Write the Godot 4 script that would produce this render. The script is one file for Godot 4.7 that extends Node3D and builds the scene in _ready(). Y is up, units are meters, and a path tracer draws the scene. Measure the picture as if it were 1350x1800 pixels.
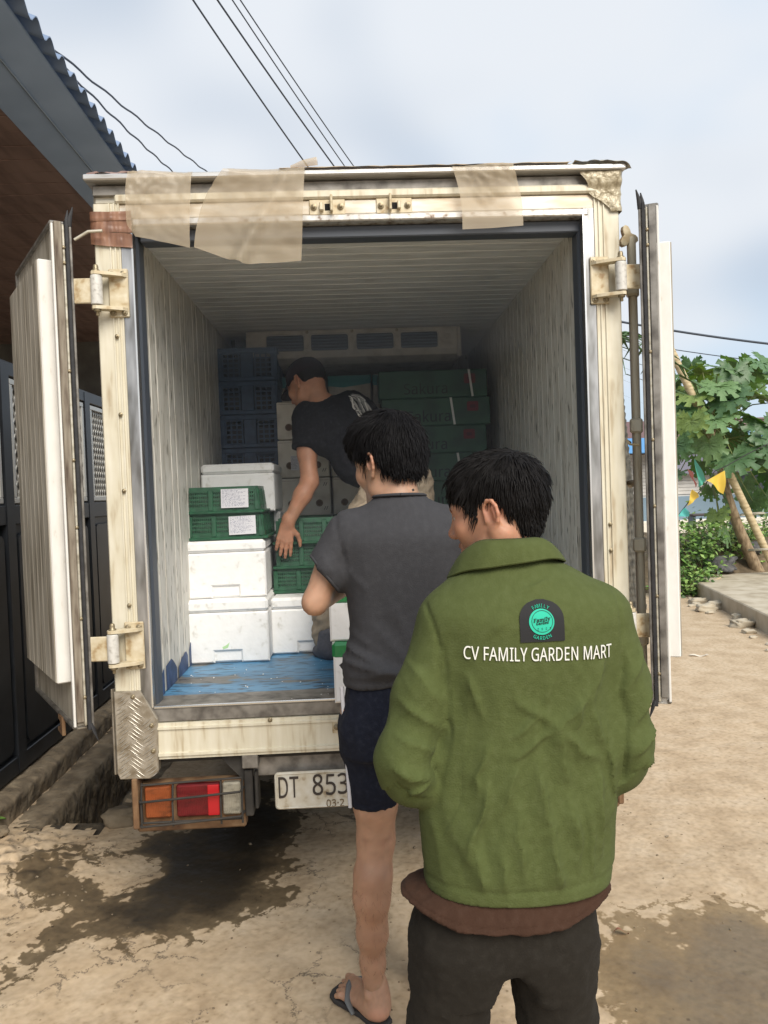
extends Node3D
# A delivery truck with its cold box open, three men unloading it.
# ---------------------------------------------------------------- mesh builder
class MB:
	var v := PackedVector3Array()
	var n := PackedVector3Array()
	var uv := PackedVector2Array()
	var c := PackedColorArray()
	var ix := PackedInt32Array()
	var use_c := false
	func quad(a: Vector3, b: Vector3, cc: Vector3, d: Vector3, uvr := Rect2(0, 0, 1, 1)) -> void:   # counter-clockwise seen from outside
		var nn := (b - a).cross(d - a)
		if nn.length_squared() < 1e-16: nn = (cc - a).cross(d - a)
		nn = nn.normalized()
		var s := v.size()
		v.append_array(PackedVector3Array([a, b, cc, d]))
		n.append_array(PackedVector3Array([nn, nn, nn, nn]))
		var e := uvr.end
		uv.append_array(PackedVector2Array([Vector2(uvr.position.x, e.y), e, Vector2(e.x, uvr.position.y), uvr.position]))
		ix.append_array(PackedInt32Array([s, s + 2, s + 1, s, s + 3, s + 2]))
	func tri(a: Vector3, b: Vector3, cc: Vector3) -> void:
		var nn := (b - a).cross(cc - a).normalized()
		var s := v.size()
		v.append_array(PackedVector3Array([a, b, cc])); n.append_array(PackedVector3Array([nn, nn, nn]))
		uv.append_array(PackedVector2Array([Vector2.ZERO, Vector2.RIGHT, Vector2.ONE]))
		ix.append_array(PackedInt32Array([s, s + 2, s + 1]))
	func box(ctr: Vector3, size: Vector3, bev := 0.003, bs := Basis()) -> MB:
		var h := size * 0.5
		var b: float = min(bev, min(h.x, min(h.y, h.z)) * 0.9)
		var P := func(x: float, y: float, z: float) -> Vector3: return ctr + bs * Vector3(x, y, z)
		if b <= 0.0002:
			for k in 3:
				for s in [-1.0, 1.0]:
					var q := []
					for t in [[-1, -1], [1, -1], [1, 1], [-1, 1]]:
						var p := Vector3.ZERO
						p[k] = s * h[k]; p[(k + 1) % 3] = t[0] * h[(k + 1) % 3] * s; p[(k + 2) % 3] = t[1] * h[(k + 2) % 3]
						q.append(ctr + bs * p)
					quad(q[0], q[1], q[2], q[3])
			return self
		for k in 3:
			var i := (k + 1) % 3
			var j := (k + 2) % 3
			for s in [-1.0, 1.0]:
				var q := []
				for t in [[-1, -1], [1, -1], [1, 1], [-1, 1]]:
					var p := Vector3.ZERO
					p[k] = s * h[k]; p[i] = t[0] * (h[i] - b) * s; p[j] = t[1] * (h[j] - b)
					q.append(ctr + bs * p)
				quad(q[0], q[1], q[2], q[3])
			# edges along k
			for s in [-1.0, 1.0]:
				for t in [-1.0, 1.0]:
					var a1 := Vector3.ZERO; var a2 := Vector3.ZERO
					a1[i] = s * h[i]; a1[j] = t * (h[j] - b)
					a2[i] = s * (h[i] - b); a2[j] = t * h[j]
					var u := Vector3.ZERO; u[k] = h[k] - b
					_edge(ctr, bs, a1, a2, u)
		for sx in [-1.0, 1.0]:
			for sy in [-1.0, 1.0]:
				for sz in [-1.0, 1.0]:
					var p1: Vector3 = P.call(sx * h.x, sy * (h.y - b), sz * (h.z - b))
					var p2: Vector3 = P.call(sx * (h.x - b), sy * h.y, sz * (h.z - b))
					var p3: Vector3 = P.call(sx * (h.x - b), sy * (h.y - b), sz * h.z)
					if (p2 - p1).cross(p3 - p1).dot(p1 - ctr) > 0: tri(p1, p2, p3)
					else: tri(p1, p3, p2)
		return self
	func _edge(ctr: Vector3, bs: Basis, a1: Vector3, a2: Vector3, u: Vector3) -> void:
		var A := ctr + bs * (a1 - u); var B := ctr + bs * (a2 - u); var C := ctr + bs * (a2 + u); var D := ctr + bs * (a1 + u)
		if (B - A).cross(D - A).dot(A + C - 2.0 * ctr) > 0: quad(A, B, C, D)
		else: quad(A, D, C, B)
	# rows of points, each row running round the thing; normals smooth
	func grid(rows: Array, wrap := false, flip := false, uvs := Vector2(1, 1), cols: Array = []) -> MB:
		var nr := rows.size()
		var nc: int = rows[0].size()
		var s := v.size()
		var nn := PackedVector3Array(); nn.resize(nr * nc)
		for i in nr:
			var r: PackedVector3Array = rows[i]
			for j in nc:
				v.append(r[j]); uv.append(Vector2(float(j) / (nc if wrap else nc - 1) * uvs.x, float(i) / (nr - 1) * uvs.y))
			if cols.size(): c.append_array(cols[i])
		var jn := nc if wrap else nc - 1
		for i in nr - 1:
			for j in jn:
				var a := i * nc + j
				var b := i * nc + (j + 1) % nc
				var d := a + nc
				var e := b + nc
				var fa := (v[s + e] - v[s + a]).cross(v[s + d] - v[s + b])
				if flip: fa = -fa
				nn[a] += fa; nn[b] += fa; nn[d] += fa; nn[e] += fa
				if flip: ix.append_array(PackedInt32Array([s + a, s + b, s + e, s + a, s + e, s + d]))
				else: ix.append_array(PackedInt32Array([s + a, s + e, s + b, s + a, s + d, s + e]))
		for k in nn.size(): nn[k] = nn[k].normalized()
		n.append_array(nn)
		return self
	func fan(ring: PackedVector3Array, up: Vector3) -> void:
		var ctr := Vector3.ZERO
		for p in ring: ctr += p
		ctr /= ring.size()
		for j in ring.size():
			var a := ring[j]; var b := ring[(j + 1) % ring.size()]
			if (a - ctr).cross(b - ctr).dot(up) > 0: tri(ctr, a, b)
			else: tri(ctr, b, a)
	func tube(pts: Array, r, sides := 8, caps := true, flat := 1.0, fup := Vector3.UP) -> MB:
		var rows := []
		var up := fup
		for i in pts.size():
			var t: Vector3 = (pts[min(i + 1, pts.size() - 1)] - pts[max(i - 1, 0)]).normalized()
			if abs(t.dot(up)) > 0.97: up = Vector3.RIGHT if abs(t.x) < 0.9 else Vector3.BACK
			var sx := t.cross(up).normalized()
			var sy := sx.cross(t).normalized()
			up = sy
			var rr: float = r[i] if r is Array else r
			var row := PackedVector3Array()
			for j in sides:
				var a := TAU * j / sides
				row.append(pts[i] + sx * cos(a) * rr + sy * sin(a) * rr * flat)
			rows.append(row)
		grid(rows, true, false)
		if caps:
			fan(rows[0], pts[0] - pts[1]); fan(rows[-1], pts[-1] - pts[-2])
		return self
	func lathe(prof: Array, xf := Transform3D(), segs := 16) -> MB:   # [radius, height] up the y axis
		var rows := []
		for p in prof:
			var row := PackedVector3Array()
			for j in segs:
				var a := -TAU * j / segs
				row.append(xf * Vector3(cos(a) * p[0], p[1], sin(a) * p[0]))
			rows.append(row)
		return grid(rows, true, false)
	func prism(poly: PackedVector2Array, z0: float, z1: float, bev := 0.0, xf := Transform3D()) -> MB:   # front at z1
		var p := poly
		if Geometry2D.is_polygon_clockwise(p): p.reverse()
		var q := p
		if bev > 0.0:
			var o := Geometry2D.offset_polygon(p, -bev, Geometry2D.JOIN_MITER)
			if o.size() == 1 and o[0].size() == p.size():
				q = o[0]
				if Geometry2D.is_polygon_clockwise(q): q.reverse()
				var best := 0; var bd := 1e9
				for k in q.size():
					var dd := q[k].distance_to(p[0])
					if dd < bd: bd = dd; best = k
				var qq := PackedVector2Array()
				for k in q.size(): qq.append(q[(k + best) % q.size()])
				q = qq
			else: bev = 0.0
		var zb := z1 - bev
		for k in p.size():
			var a := p[k]; var b := p[(k + 1) % p.size()]
			quad(xf * Vector3(a.x, a.y, z0), xf * Vector3(b.x, b.y, z0), xf * Vector3(b.x, b.y, zb), xf * Vector3(a.x, a.y, zb))
			if bev > 0.0:
				var d := q[k]; var e := q[(k + 1) % q.size()]
				quad(xf * Vector3(a.x, a.y, zb), xf * Vector3(b.x, b.y, zb), xf * Vector3(e.x, e.y, z1), xf * Vector3(d.x, d.y, z1))
		for side in 2:
			var use := q if side == 0 else p
			var z := z1 if side == 0 else z0
			var nn := (xf.basis * Vector3(0, 0, 1 if side == 0 else -1)).normalized()
			var s := v.size()
			for k in use: v.append(xf * Vector3(k.x, k.y, z)); n.append(nn); uv.append(k)
			var t := Geometry2D.triangulate_polygon(use)
			for k in range(0, t.size(), 3):
				var A := v[s + t[k]]; var B := v[s + t[k + 1]]; var C := v[s + t[k + 2]]
				if (B - A).cross(C - A).dot(nn) > 0: ix.append_array(PackedInt32Array([s + t[k], s + t[k + 2], s + t[k + 1]]))
				else: ix.append_array(PackedInt32Array([s + t[k], s + t[k + 1], s + t[k + 2]]))
		return self
	func add(o: MB, xf := Transform3D()) -> MB:
		var s := v.size()
		for p in o.v: v.append(xf * p)
		for p in o.n: n.append((xf.basis * p).normalized())
		uv.append_array(o.uv); c.append_array(o.c)
		for k in o.ix: ix.append(k + s)
		return self
	func surf(am: ArrayMesh) -> ArrayMesh:
		var a := []
		a.resize(Mesh.ARRAY_MAX)
		a[Mesh.ARRAY_VERTEX] = v; a[Mesh.ARRAY_NORMAL] = n; a[Mesh.ARRAY_INDEX] = ix
		if uv.size() == v.size(): a[Mesh.ARRAY_TEX_UV] = uv
		if c.size() == v.size(): a[Mesh.ARRAY_COLOR] = c
		am.add_surface_from_arrays(Mesh.PRIMITIVE_TRIANGLES, a)
		return am
	func mesh() -> ArrayMesh: return surf(ArrayMesh.new())

# ---------------------------------------------------------------- signed distances, meshed as surface nets
class Sdf:
	var ty := PackedInt32Array()
	var pa := PackedVector3Array()
	var pb := PackedVector3Array()
	var ra := PackedFloat32Array()
	var rb := PackedFloat32Array()
	var fl := PackedVector3Array()
	var fk := PackedFloat32Array()
	var sm := PackedFloat32Array()
	var ba: Array[Basis] = []
	var co: Array = []
	var cn := PackedVector3Array()
	var cd := PackedFloat32Array()
	var sub := PackedByteArray()
	var lo := Vector3.ONE * 1e9
	var hi := Vector3.ONE * -1e9
	func _push(t: int, a: Vector3, b: Vector3, r1: float, r2: float, k: float) -> void:
		ty.append(t); pa.append(a); pb.append(b); ra.append(r1); rb.append(r2); sm.append(k)
		fl.append(Vector3.ZERO); fk.append(0.0); ba.append(Basis()); co.append(null); cn.append(Vector3.ZERO); cd.append(0.0); sub.append(0)
	func cap(a: Vector3, b: Vector3, r1: float, r2: float, k := 0.02, flat := Vector3.ZERO, fkk := 1.0) -> Sdf:
		_push(0, a, b, r1, r2, k)
		if flat != Vector3.ZERO: fl[-1] = flat.normalized(); fk[-1] = fkk * fkk - 1.0
		var m = Vector3.ONE * max(r1, r2)
		if fkk < 1.0: m /= fkk
		lo = lo.min(a - m).min(b - m); hi = hi.max(a + m).max(b + m)
		return self
	func chain(pts: Array, rs: Array, k := 0.015) -> Sdf:
		for i in pts.size() - 1: cap(pts[i], pts[i + 1], rs[i], rs[i + 1], k)
		return self
	func cut(nrm: Vector3, at: Vector3) -> Sdf:   # keeps the side nrm points away from
		cn[-1] = nrm.normalized(); cd[-1] = cn[-1].dot(at)
		return self
	func ell(c: Vector3, r: Vector3, b := Basis(), k := 0.02, minus := false) -> Sdf:
		_push(1, c, c, min(r.x, min(r.y, r.z)), max(r.x, max(r.y, r.z)), k)
		ba[-1] = Basis.from_scale(Vector3.ONE / r) * b.inverse()
		sub[-1] = 1 if minus else 0
		if not minus:
			var m := Vector3.ONE * rb[-1]
			lo = lo.min(c - m); hi = hi.max(c + m)
		return self
	# rings [y, cx, cz, half width, depth in front (-z), depth at the back (+z), exponent]
	func column(rings: Array, xf := Transform3D(), k := 0.03) -> Sdf:
		_push(2, Vector3.ZERO, Vector3.ZERO, 0, 0, k)
		var y0: float = rings[0][0]; var y1: float = rings[-1][0]
		var N := 64
		var tab := PackedFloat32Array()
		for i in N + 1:
			var y := lerpf(y0, y1, float(i) / N)
			var j := 0
			while j < rings.size() - 2 and rings[j + 1][0] < y: j += 1
			var t: float = clamp((y - rings[j][0]) / (rings[j + 1][0] - rings[j][0]), 0, 1)
			var pm: Array = rings[max(j - 1, 0)]; var p0: Array = rings[j]; var p1: Array = rings[j + 1]; var pn: Array = rings[min(j + 2, rings.size() - 1)]
			for q in range(1, 7):
				var c1 := cubic_interpolate_in_time(p0[q], p1[q], pm[q], pn[q], t, p1[0] - p0[0], pm[0] - p0[0], pn[0] - p0[0])
				tab.append(clampf(c1, min(p0[q], p1[q]) - 0.01, max(p0[q], p1[q]) + 0.01))
			var P := xf * Vector3(tab[-6], y, tab[-5])
			var m = Vector3.ONE * max(tab[-4], max(tab[-3], tab[-2])) * 1.05
			lo = lo.min(P - m); hi = hi.max(P + m)
		co[-1] = [xf.affine_inverse(), tab, y0, y1, N]
		return self
	func d1(i: int, p: Vector3) -> float:
		var d := 0.0
		match ty[i]:
			0:
				var ab := pb[i] - pa[i]
				var ap := p - pa[i]
				var l2 := ab.length_squared()
				var h := clampf(ap.dot(ab) / l2, 0.0, 1.0) if l2 > 1e-12 else 0.0
				var q := ap - ab * h
				if fk[i] != 0.0:
					var w := q.dot(fl[i])
					d = sqrt(maxf(q.length_squared() + fk[i] * w * w, 0.0)) - (ra[i] + (rb[i] - ra[i]) * h)
				else:
					d = q.length() - (ra[i] + (rb[i] - ra[i]) * h)
			1:
				d = ((ba[i] * (p - pa[i])).length() - 1.0) * ra[i]
			2:
				var C: Array = co[i]
				var q: Vector3 = C[0] * p
				var y0: float = C[2]; var y1: float = C[3]; var N: int = C[4]
				var tab: PackedFloat32Array = C[1]
				var f := clampf((q.y - y0) / (y1 - y0), 0.0, 1.0) * N
				var j := mini(int(f), N - 1)
				f -= j
				j *= 6
				var x := q.x - lerpf(tab[j], tab[j + 6], f)
				var z := q.z - lerpf(tab[j + 1], tab[j + 7], f)
				var a := lerpf(tab[j + 2], tab[j + 8], f)
				var b := lerpf(tab[j + 3], tab[j + 9], f) if z < 0.0 else lerpf(tab[j + 4], tab[j + 10], f)
				var e := lerpf(tab[j + 5], tab[j + 11], f)
				d = (pow(pow(absf(x) / a, e) + pow(absf(z) / b, e), 1.0 / e) - 1.0) * minf(a, b)
				var dy := maxf(y0 - q.y, q.y - y1)
				if dy > 0.0: d = sqrt(d * d + dy * dy) if d > 0.0 else dy
				else: d = maxf(d, dy)
		if cd[i] != 0.0 or cn[i] != Vector3.ZERO: d = maxf(d, p.dot(cn[i]) - cd[i])
		return d
	func at(p: Vector3, use: PackedInt32Array) -> float:
		var d := 1e3
		for i in use:
			var e := d1(i, p)
			var k := sm[i]
			if sub[i]:
				e = -e
				var h := maxf(k - absf(d - e), 0.0) / k
				d = maxf(d, e) + h * h * k * 0.25
			else:
				var h := maxf(k - absf(d - e), 0.0) / k
				d = minf(d, e) - h * h * k * 0.25
		return d
	# one slab of blocks: [places, cell numbers, crossed edges]
	func slab(g: Dictionary, bz: int) -> void:
		var h: float = g.h
		var o: Vector3 = g.o
		var B: int = g.B; var nx: int = g.nx; var ny: int = g.ny
		var all: PackedInt32Array = g.all
		var kmax: float = g.kmax
		var R := h * B * 0.5 * 1.7321
		var W := B + 1
		var f := PackedFloat32Array(); f.resize(W * W * W)
		var co8 := PackedInt32Array([0, 1, W, W + 1, W * W, W * W + 1, W * W + W, W * W + W + 1])
		var places := PackedVector3Array()
		var ids := PackedInt32Array()
		var quads := PackedInt32Array()
		for by in range(0, ny, B):
			for bx in range(0, nx, B):
				var base := o + Vector3(bx, by, bz) * h
				var c := base + Vector3.ONE * (B * h * 0.5)
				var d := 1e3
				var ds := PackedFloat32Array()
				for i in all:
					var e := d1(i, c)
					ds.append(e)
					if not sub[i]: d = minf(d, e)
				if d > R * 1.1 + kmax * 0.5: continue
				var use := PackedInt32Array()
				for i in all:
					if sub[i]:
						if ds[i] < R * 1.1 + sm[i]: use.append(i)
					elif ds[i] <= d + R * 2.1 + sm[i]: use.append(i)
				if absf(at(c, use)) > R * 1.25: continue
				var k := 0
				var neg := 0
				for z in W:
					for y in W:
						var p := base + Vector3(0, y * h, z * h)
						for x in W:
							var e := at(p, use)
							f[k] = e
							if e < 0.0: neg += 1
							k += 1
							p.x += h
				if neg == 0 or neg == k: continue
				for z in B:
					for y in B:
						for x in B:
							var q := x + y * W + z * W * W
							var s := 0
							for t in 8:
								if f[q + co8[t]] < 0.0: s |= 1 << t
							if s == 0 or s == 255: continue
							var sum := Vector3.ZERO
							var cnt := 0
							for t in 8:
								for ax in 3:
									var u := t | (1 << ax)
									if u == t: continue
									if ((s >> t) & 1) != ((s >> u) & 1):
										var fa := f[q + co8[t]]; var fb := f[q + co8[u]]
										var v := Vector3(t & 1, (t >> 1) & 1, t >> 2)
										v[ax] += fa / (fa - fb)
										sum += v; cnt += 1
							var id := (bx + x) + (by + y) * nx * 2 + (bz + z) * nx * ny * 4
							ids.append(id)
							places.append(base + (Vector3(x, y, z) + sum / cnt) * h)
							var s0 := s & 1
							for ax in 3:
								if ((s >> (1 << ax)) & 1) != s0:
									quads.append(id); quads.append(ax); quads.append(s0)
		g.out[bz / B] = [places, ids, quads]
	func build(h: float, warp = null) -> MB:
		var all := PackedInt32Array()
		var kmax := 0.0
		for i in ty.size(): all.append(i); kmax = maxf(kmax, sm[i])
		var o := lo - Vector3.ONE * h * 2.5
		var dim := ((hi - lo) / h + Vector3.ONE * 6).ceil()
		var B := 6
		var nx := int(dim.x) + B; var ny := int(dim.y) + B; var nz := int(dim.z) + B
		var slabs := int(ceil(float(nz) / B))
		var out := []
		out.resize(slabs)
		var g := {"h": h, "o": o, "B": B, "nx": nx, "ny": ny, "all": all, "kmax": kmax, "out": out}
		var job := WorkerThreadPool.add_group_task(func(i: int) -> void: slab(g, i * B), slabs)
		WorkerThreadPool.wait_for_group_task_completion(job)
		var cell := {}
		var m := MB.new()
		var quads := PackedInt32Array()
		for r in out:
			var ids: PackedInt32Array = r[1]
			var s := m.v.size()
			for k in ids.size(): cell[ids[k]] = s + k
			m.v.append_array(r[0]); quads.append_array(r[2])
		var st := PackedInt32Array([1, nx * 2, nx * ny * 4])
		var nn := PackedVector3Array(); nn.resize(m.v.size())
		for t in range(0, quads.size(), 3):
			var id := quads[t]
			var u := st[(quads[t + 1] + 1) % 3]; var w := st[(quads[t + 1] + 2) % 3]
			if not (cell.has(id - u) and cell.has(id - w) and cell.has(id - u - w)): continue
			var a: int = cell[id]; var b: int = cell[id - u]; var c: int = cell[id - u - w]; var d: int = cell[id - w]
			if quads[t + 2] == 0:
				var q := b; b = d; d = q
			var fn := (m.v[c] - m.v[a]).cross(m.v[d] - m.v[b])
			nn[a] += fn; nn[b] += fn; nn[c] += fn; nn[d] += fn
			m.ix.append_array(PackedInt32Array([a, c, b, a, d, c]))
		for k in nn.size(): nn[k] = nn[k].normalized()
		if warp != null:
			for k in m.v.size(): m.v[k] = warp.call(m.v[k], nn[k])
			nn.fill(Vector3.ZERO)
			for t in range(0, m.ix.size(), 3):
				var a := m.ix[t]; var b := m.ix[t + 1]; var c := m.ix[t + 2]
				var fn := (m.v[c] - m.v[a]).cross(m.v[b] - m.v[a])
				nn[a] += fn; nn[b] += fn; nn[c] += fn
			for k in nn.size(): nn[k] = nn[k].normalized()
		m.n = nn
		return m

# ---------------------------------------------------------------- naming and placing
var taken := {}
func numbered(called: String) -> String:
	if not taken.has(called): taken[called] = 0; return called
	taken[called] += 1
	return "%s_%03d" % [called, taken[called]]
func gpos(o: Node3D) -> Vector3:
	var p := Vector3.ZERO
	while o != null and o != self: p += o.position; o = o.get_parent() as Node3D
	return p
func tag(o: Node3D, label: String, category: String, group := "") -> Node3D:
	o.set_meta("label", label); o.set_meta("category", category)
	if group != "": o.set_meta("group", group)
	return o
func thing(called: String, label: String, category: String, at := Vector3.ZERO, group := "") -> Node3D:
	var o := Node3D.new()
	o.name = numbered(called)
	add_child(o)
	o.position = at
	return tag(o, label, category, group)
func one(called: String, m: MB, mat: Material, label: String, category: String, at := Vector3.ZERO, group := "") -> MeshInstance3D:   # a thing that is one mesh, given in world places
	var o := MeshInstance3D.new()
	o.name = numbered(called)
	for k in m.v.size(): m.v[k] -= at
	o.mesh = m.mesh(); o.material_override = mat
	add_child(o); o.position = at
	tag(o, label, category, group)
	return o
func part(called: String, m, mat: Material, parent: Node3D, world := true) -> MeshInstance3D:
	var o := MeshInstance3D.new()
	o.name = called
	o.mesh = m.mesh() if m is MB else m
	if mat != null: o.material_override = mat
	parent.add_child(o, true)
	if world: o.position = -gpos(parent)
	return o
func struct(called: String, m: MB, mat: Material, parent: Node3D = self) -> MeshInstance3D:
	var o := part(called, m, mat, parent, parent != self)
	if parent == self: o.set_meta("kind", "structure")
	return o
func stuff(o: Node3D) -> Node3D:
	o.set_meta("kind", "stuff")
	return o
func copy(o: Node3D, at: Vector3, turn: float, label: String) -> Node3D:
	var r: Node3D = o.duplicate()
	r.name = numbered(String(o.name).rstrip("0123456789").rstrip("_"))
	add_child(r)
	r.position = at; r.rotation.y = turn
	r.set_meta("label", label)
	return r

# ---------------------------------------------------------------- materials
func ramp_img(seed_: int, freq: float, oct: int, stops: Array, size := 512, sx := 1, sy := 1) -> Image:
	var f := FastNoiseLite.new()
	f.seed = seed_; f.frequency = freq; f.fractal_octaves = oct
	f.noise_type = FastNoiseLite.TYPE_SIMPLEX_SMOOTH
	var im := f.get_seamless_image(size / sx, size / sy)
	im.convert(Image.FORMAT_L8)
	if sx != 1 or sy != 1: im.resize(size, size, Image.INTERPOLATE_CUBIC)
	var d := im.get_data()
	var lut := PackedByteArray()
	for i in 256:
		var t := i / 255.0
		var k := 0
		while k < stops.size() - 2 and stops[k + 1][0] < t: k += 1
		var c: Color = stops[k][1].lerp(stops[k + 1][1], clampf((t - stops[k][0]) / (stops[k + 1][0] - stops[k][0]), 0, 1))
		lut.append_array(PackedByteArray([c.r8, c.g8, c.b8]))
	var out := PackedByteArray(); out.resize(d.size() * 3)
	for i in d.size():
		var q := d[i] * 3
		out[i * 3] = lut[q]; out[i * 3 + 1] = lut[q + 1]; out[i * 3 + 2] = lut[q + 2]
	return Image.create_from_data(size, size, false, Image.FORMAT_RGB8, out)
func mul_img(a: Image, b: Image) -> Image:
	var x := a.get_data(); var y := b.get_data()
	for i in x.size(): x[i] = x[i] * y[i] / 255
	return Image.create_from_data(a.get_width(), a.get_height(), false, Image.FORMAT_RGB8, x)
func tex(im: Image) -> ImageTexture:
	return ImageTexture.create_from_image(im)
var nrm_cache := {}
func nrm_tex(seed_: int, freq: float, oct: int, strength: float, size := 256, sx := 1, sy := 1) -> ImageTexture:
	var key := [seed_, freq, oct, strength, size, sx, sy]
	if nrm_cache.has(key): return nrm_cache[key]
	var im := ramp_img(seed_, freq, oct, [[0.0, Color.BLACK], [1.0, Color.WHITE]], size, sx, sy)
	im.bump_map_to_normal_map(strength)
	nrm_cache[key] = tex(im)
	return nrm_cache[key]
func mat(c: Color, rough := 0.7, metal := 0.0) -> StandardMaterial3D:
	var m := StandardMaterial3D.new()
	m.albedo_color = c; m.roughness = rough; m.metallic = metal
	return m
func tri(m: StandardMaterial3D, scale: float, world := false) -> StandardMaterial3D:
	m.uv1_triplanar = true; m.uv1_scale = Vector3.ONE * scale
	m.uv1_world_triplanar = world
	return m
# a colour that varies: stops of a noise ramp, laid on without seams
var shapes := {}
func once(key: String, make: Callable) -> ArrayMesh:   # a mesh that alike things share
	if not shapes.has(key): shapes[key] = (make.call() as MB).mesh()
	return shapes[key]
var grains := {}
func grain(stops: Array, seed_: int, freq: float, oct: int, scale: float, rough := 0.75, metal := 0.0, sx := 1, sy := 1, size := 512) -> StandardMaterial3D:
	var key := str([stops, seed_, freq, oct, scale, rough, metal, sx, sy])
	if grains.has(key): return grains[key]
	var m := mat(Color.WHITE, rough, metal)
	m.albedo_texture = tex(ramp_img(seed_, freq, oct, stops, size, sx, sy))
	grains[key] = tri(m, scale)
	return m
func bump(m: StandardMaterial3D, seed_: int, freq: float, oct: int, strength: float, sc := 1.0, size := 256, sx := 1, sy := 1) -> StandardMaterial3D:
	m.normal_enabled = true; m.normal_scale = sc
	m.normal_texture = nrm_tex(seed_, freq, oct, strength, size, sx, sy)
	return m
static func rgb(r: int, g: int, b: int) -> Color: return Color8(r, g, b)
var rng := RandomNumberGenerator.new()
func rf(a: float, b: float) -> float: return rng.randf_range(a, b)

# ---------------------------------------------------------------- the scene
func _ready() -> void:
	rng.seed = 7
	var cam := Camera3D.new()
	cam.name = "camera"
	add_child(cam)
	cam.position = Vector3(-0.03, 1.5, 2.62)
	cam.rotation_order = EULER_ORDER_YXZ
	cam.rotation_degrees = Vector3(-1.5, -2.15, -2.1)
	cam.fov = 67.2
	cam.near = 0.05; cam.far = 600.0
	cam.current = true
	var we := WorldEnvironment.new()
	we.name = "world_environment"
	var env := Environment.new()
	we.environment = env
	env.background_mode = Environment.BG_SKY
	env.tonemap_mode = Environment.TONE_MAPPER_LINEAR
	env.tonemap_exposure = EXPOSURE
	env.volumetric_fog_enabled = true; env.volumetric_fog_density = 0.0
	env.sdfgi_enabled = true; env.ssao_enabled = true; env.ssil_enabled = true
	var sky := Sky.new()
	var sm := PanoramaSkyMaterial.new()
	sm.panorama = sky_image()
	sm.energy_multiplier = SKY_ENERGY
	sky.sky_material = sm
	env.sky = sky
	add_child(we)
	var sun := DirectionalLight3D.new()
	sun.name = "sun"
	add_child(sun)
	sun.look_at_from_position(Vector3.ZERO, -Vector3(0.36, 0.86, 0.92), Vector3.UP)
	sun.light_energy = SUN_ENERGY
	sun.light_color = Color(1.0, 0.965, 0.91)
	sun.light_angular_distance = 38.0
	sun.shadow_enabled = true
	make_mats()
	make_ground()
	make_house()
	make_far()
	make_truck()
	make_cargo()
	make_papaya()
	make_green_man()
	make_grey_man()
	make_cap_man()
	make_glare_haze()

const EXPOSURE := 1.6
const SKY_ENERGY := 0.9
const SUN_ENERGY := 0.88

func sky_image() -> ImageTexture:
	var W := 512; var H := 256
	var f := FastNoiseLite.new(); f.seed = 5; f.frequency = 1.3; f.fractal_octaves = 5; f.noise_type = FastNoiseLite.TYPE_SIMPLEX_SMOOTH
	var g := FastNoiseLite.new(); g.seed = 12; g.frequency = 0.7; g.fractal_octaves = 3; g.noise_type = FastNoiseLite.TYPE_SIMPLEX_SMOOTH
	var im := Image.create(W, H, false, Image.FORMAT_RGBF)
	for j in H:
		var th := PI * (j + 0.5) / H
		for i in W:
			var ph := TAU * ((i + 0.5) / W - 0.5)
			var d := Vector3(sin(th) * sin(ph), cos(th), -sin(th) * cos(ph))
			var y := maxf(d.y, 0.0)
			var c := Vector3(0.40, 0.53, 0.69).lerp(Vector3(0.45, 0.57, 0.69), pow(1.0 - y, 2.0))
			c = c.lerp(Vector3(0.53, 0.61, 0.68), pow(1.0 - y, 7.0))
			var q := Vector3(d.x, d.y * 1.9, d.z) * (1.0 + 0.5 * (1.0 - y))
			var n := f.get_noise_3dv(q + Vector3(0.31, 0.12, 0.0)) * 0.8 + g.get_noise_3dv(q) * 0.5 + 0.30 * sin(q.x * 2.2 + q.y * 1.3 + 0.3) - 0.05
			var k := smoothstep(-0.55, 0.25, n)
			var cl := Vector3(0.65, 0.665, 0.69).lerp(Vector3(0.42, 0.47, 0.545), smoothstep(0.05, 0.55, g.get_noise_3dv(q * 1.6 + Vector3(3, 1, 2)) + 0.15))
			c = c.lerp(cl, k * 0.85)
			if d.y < 0.0: c = c.lerp(Vector3(0.36, 0.31, 0.24), smoothstep(0.0, -0.08, d.y))
			c *= 0.93
			im.set_pixel(i, j, Color(c.x, c.y, c.z))
	return ImageTexture.create_from_image(im)

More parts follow.
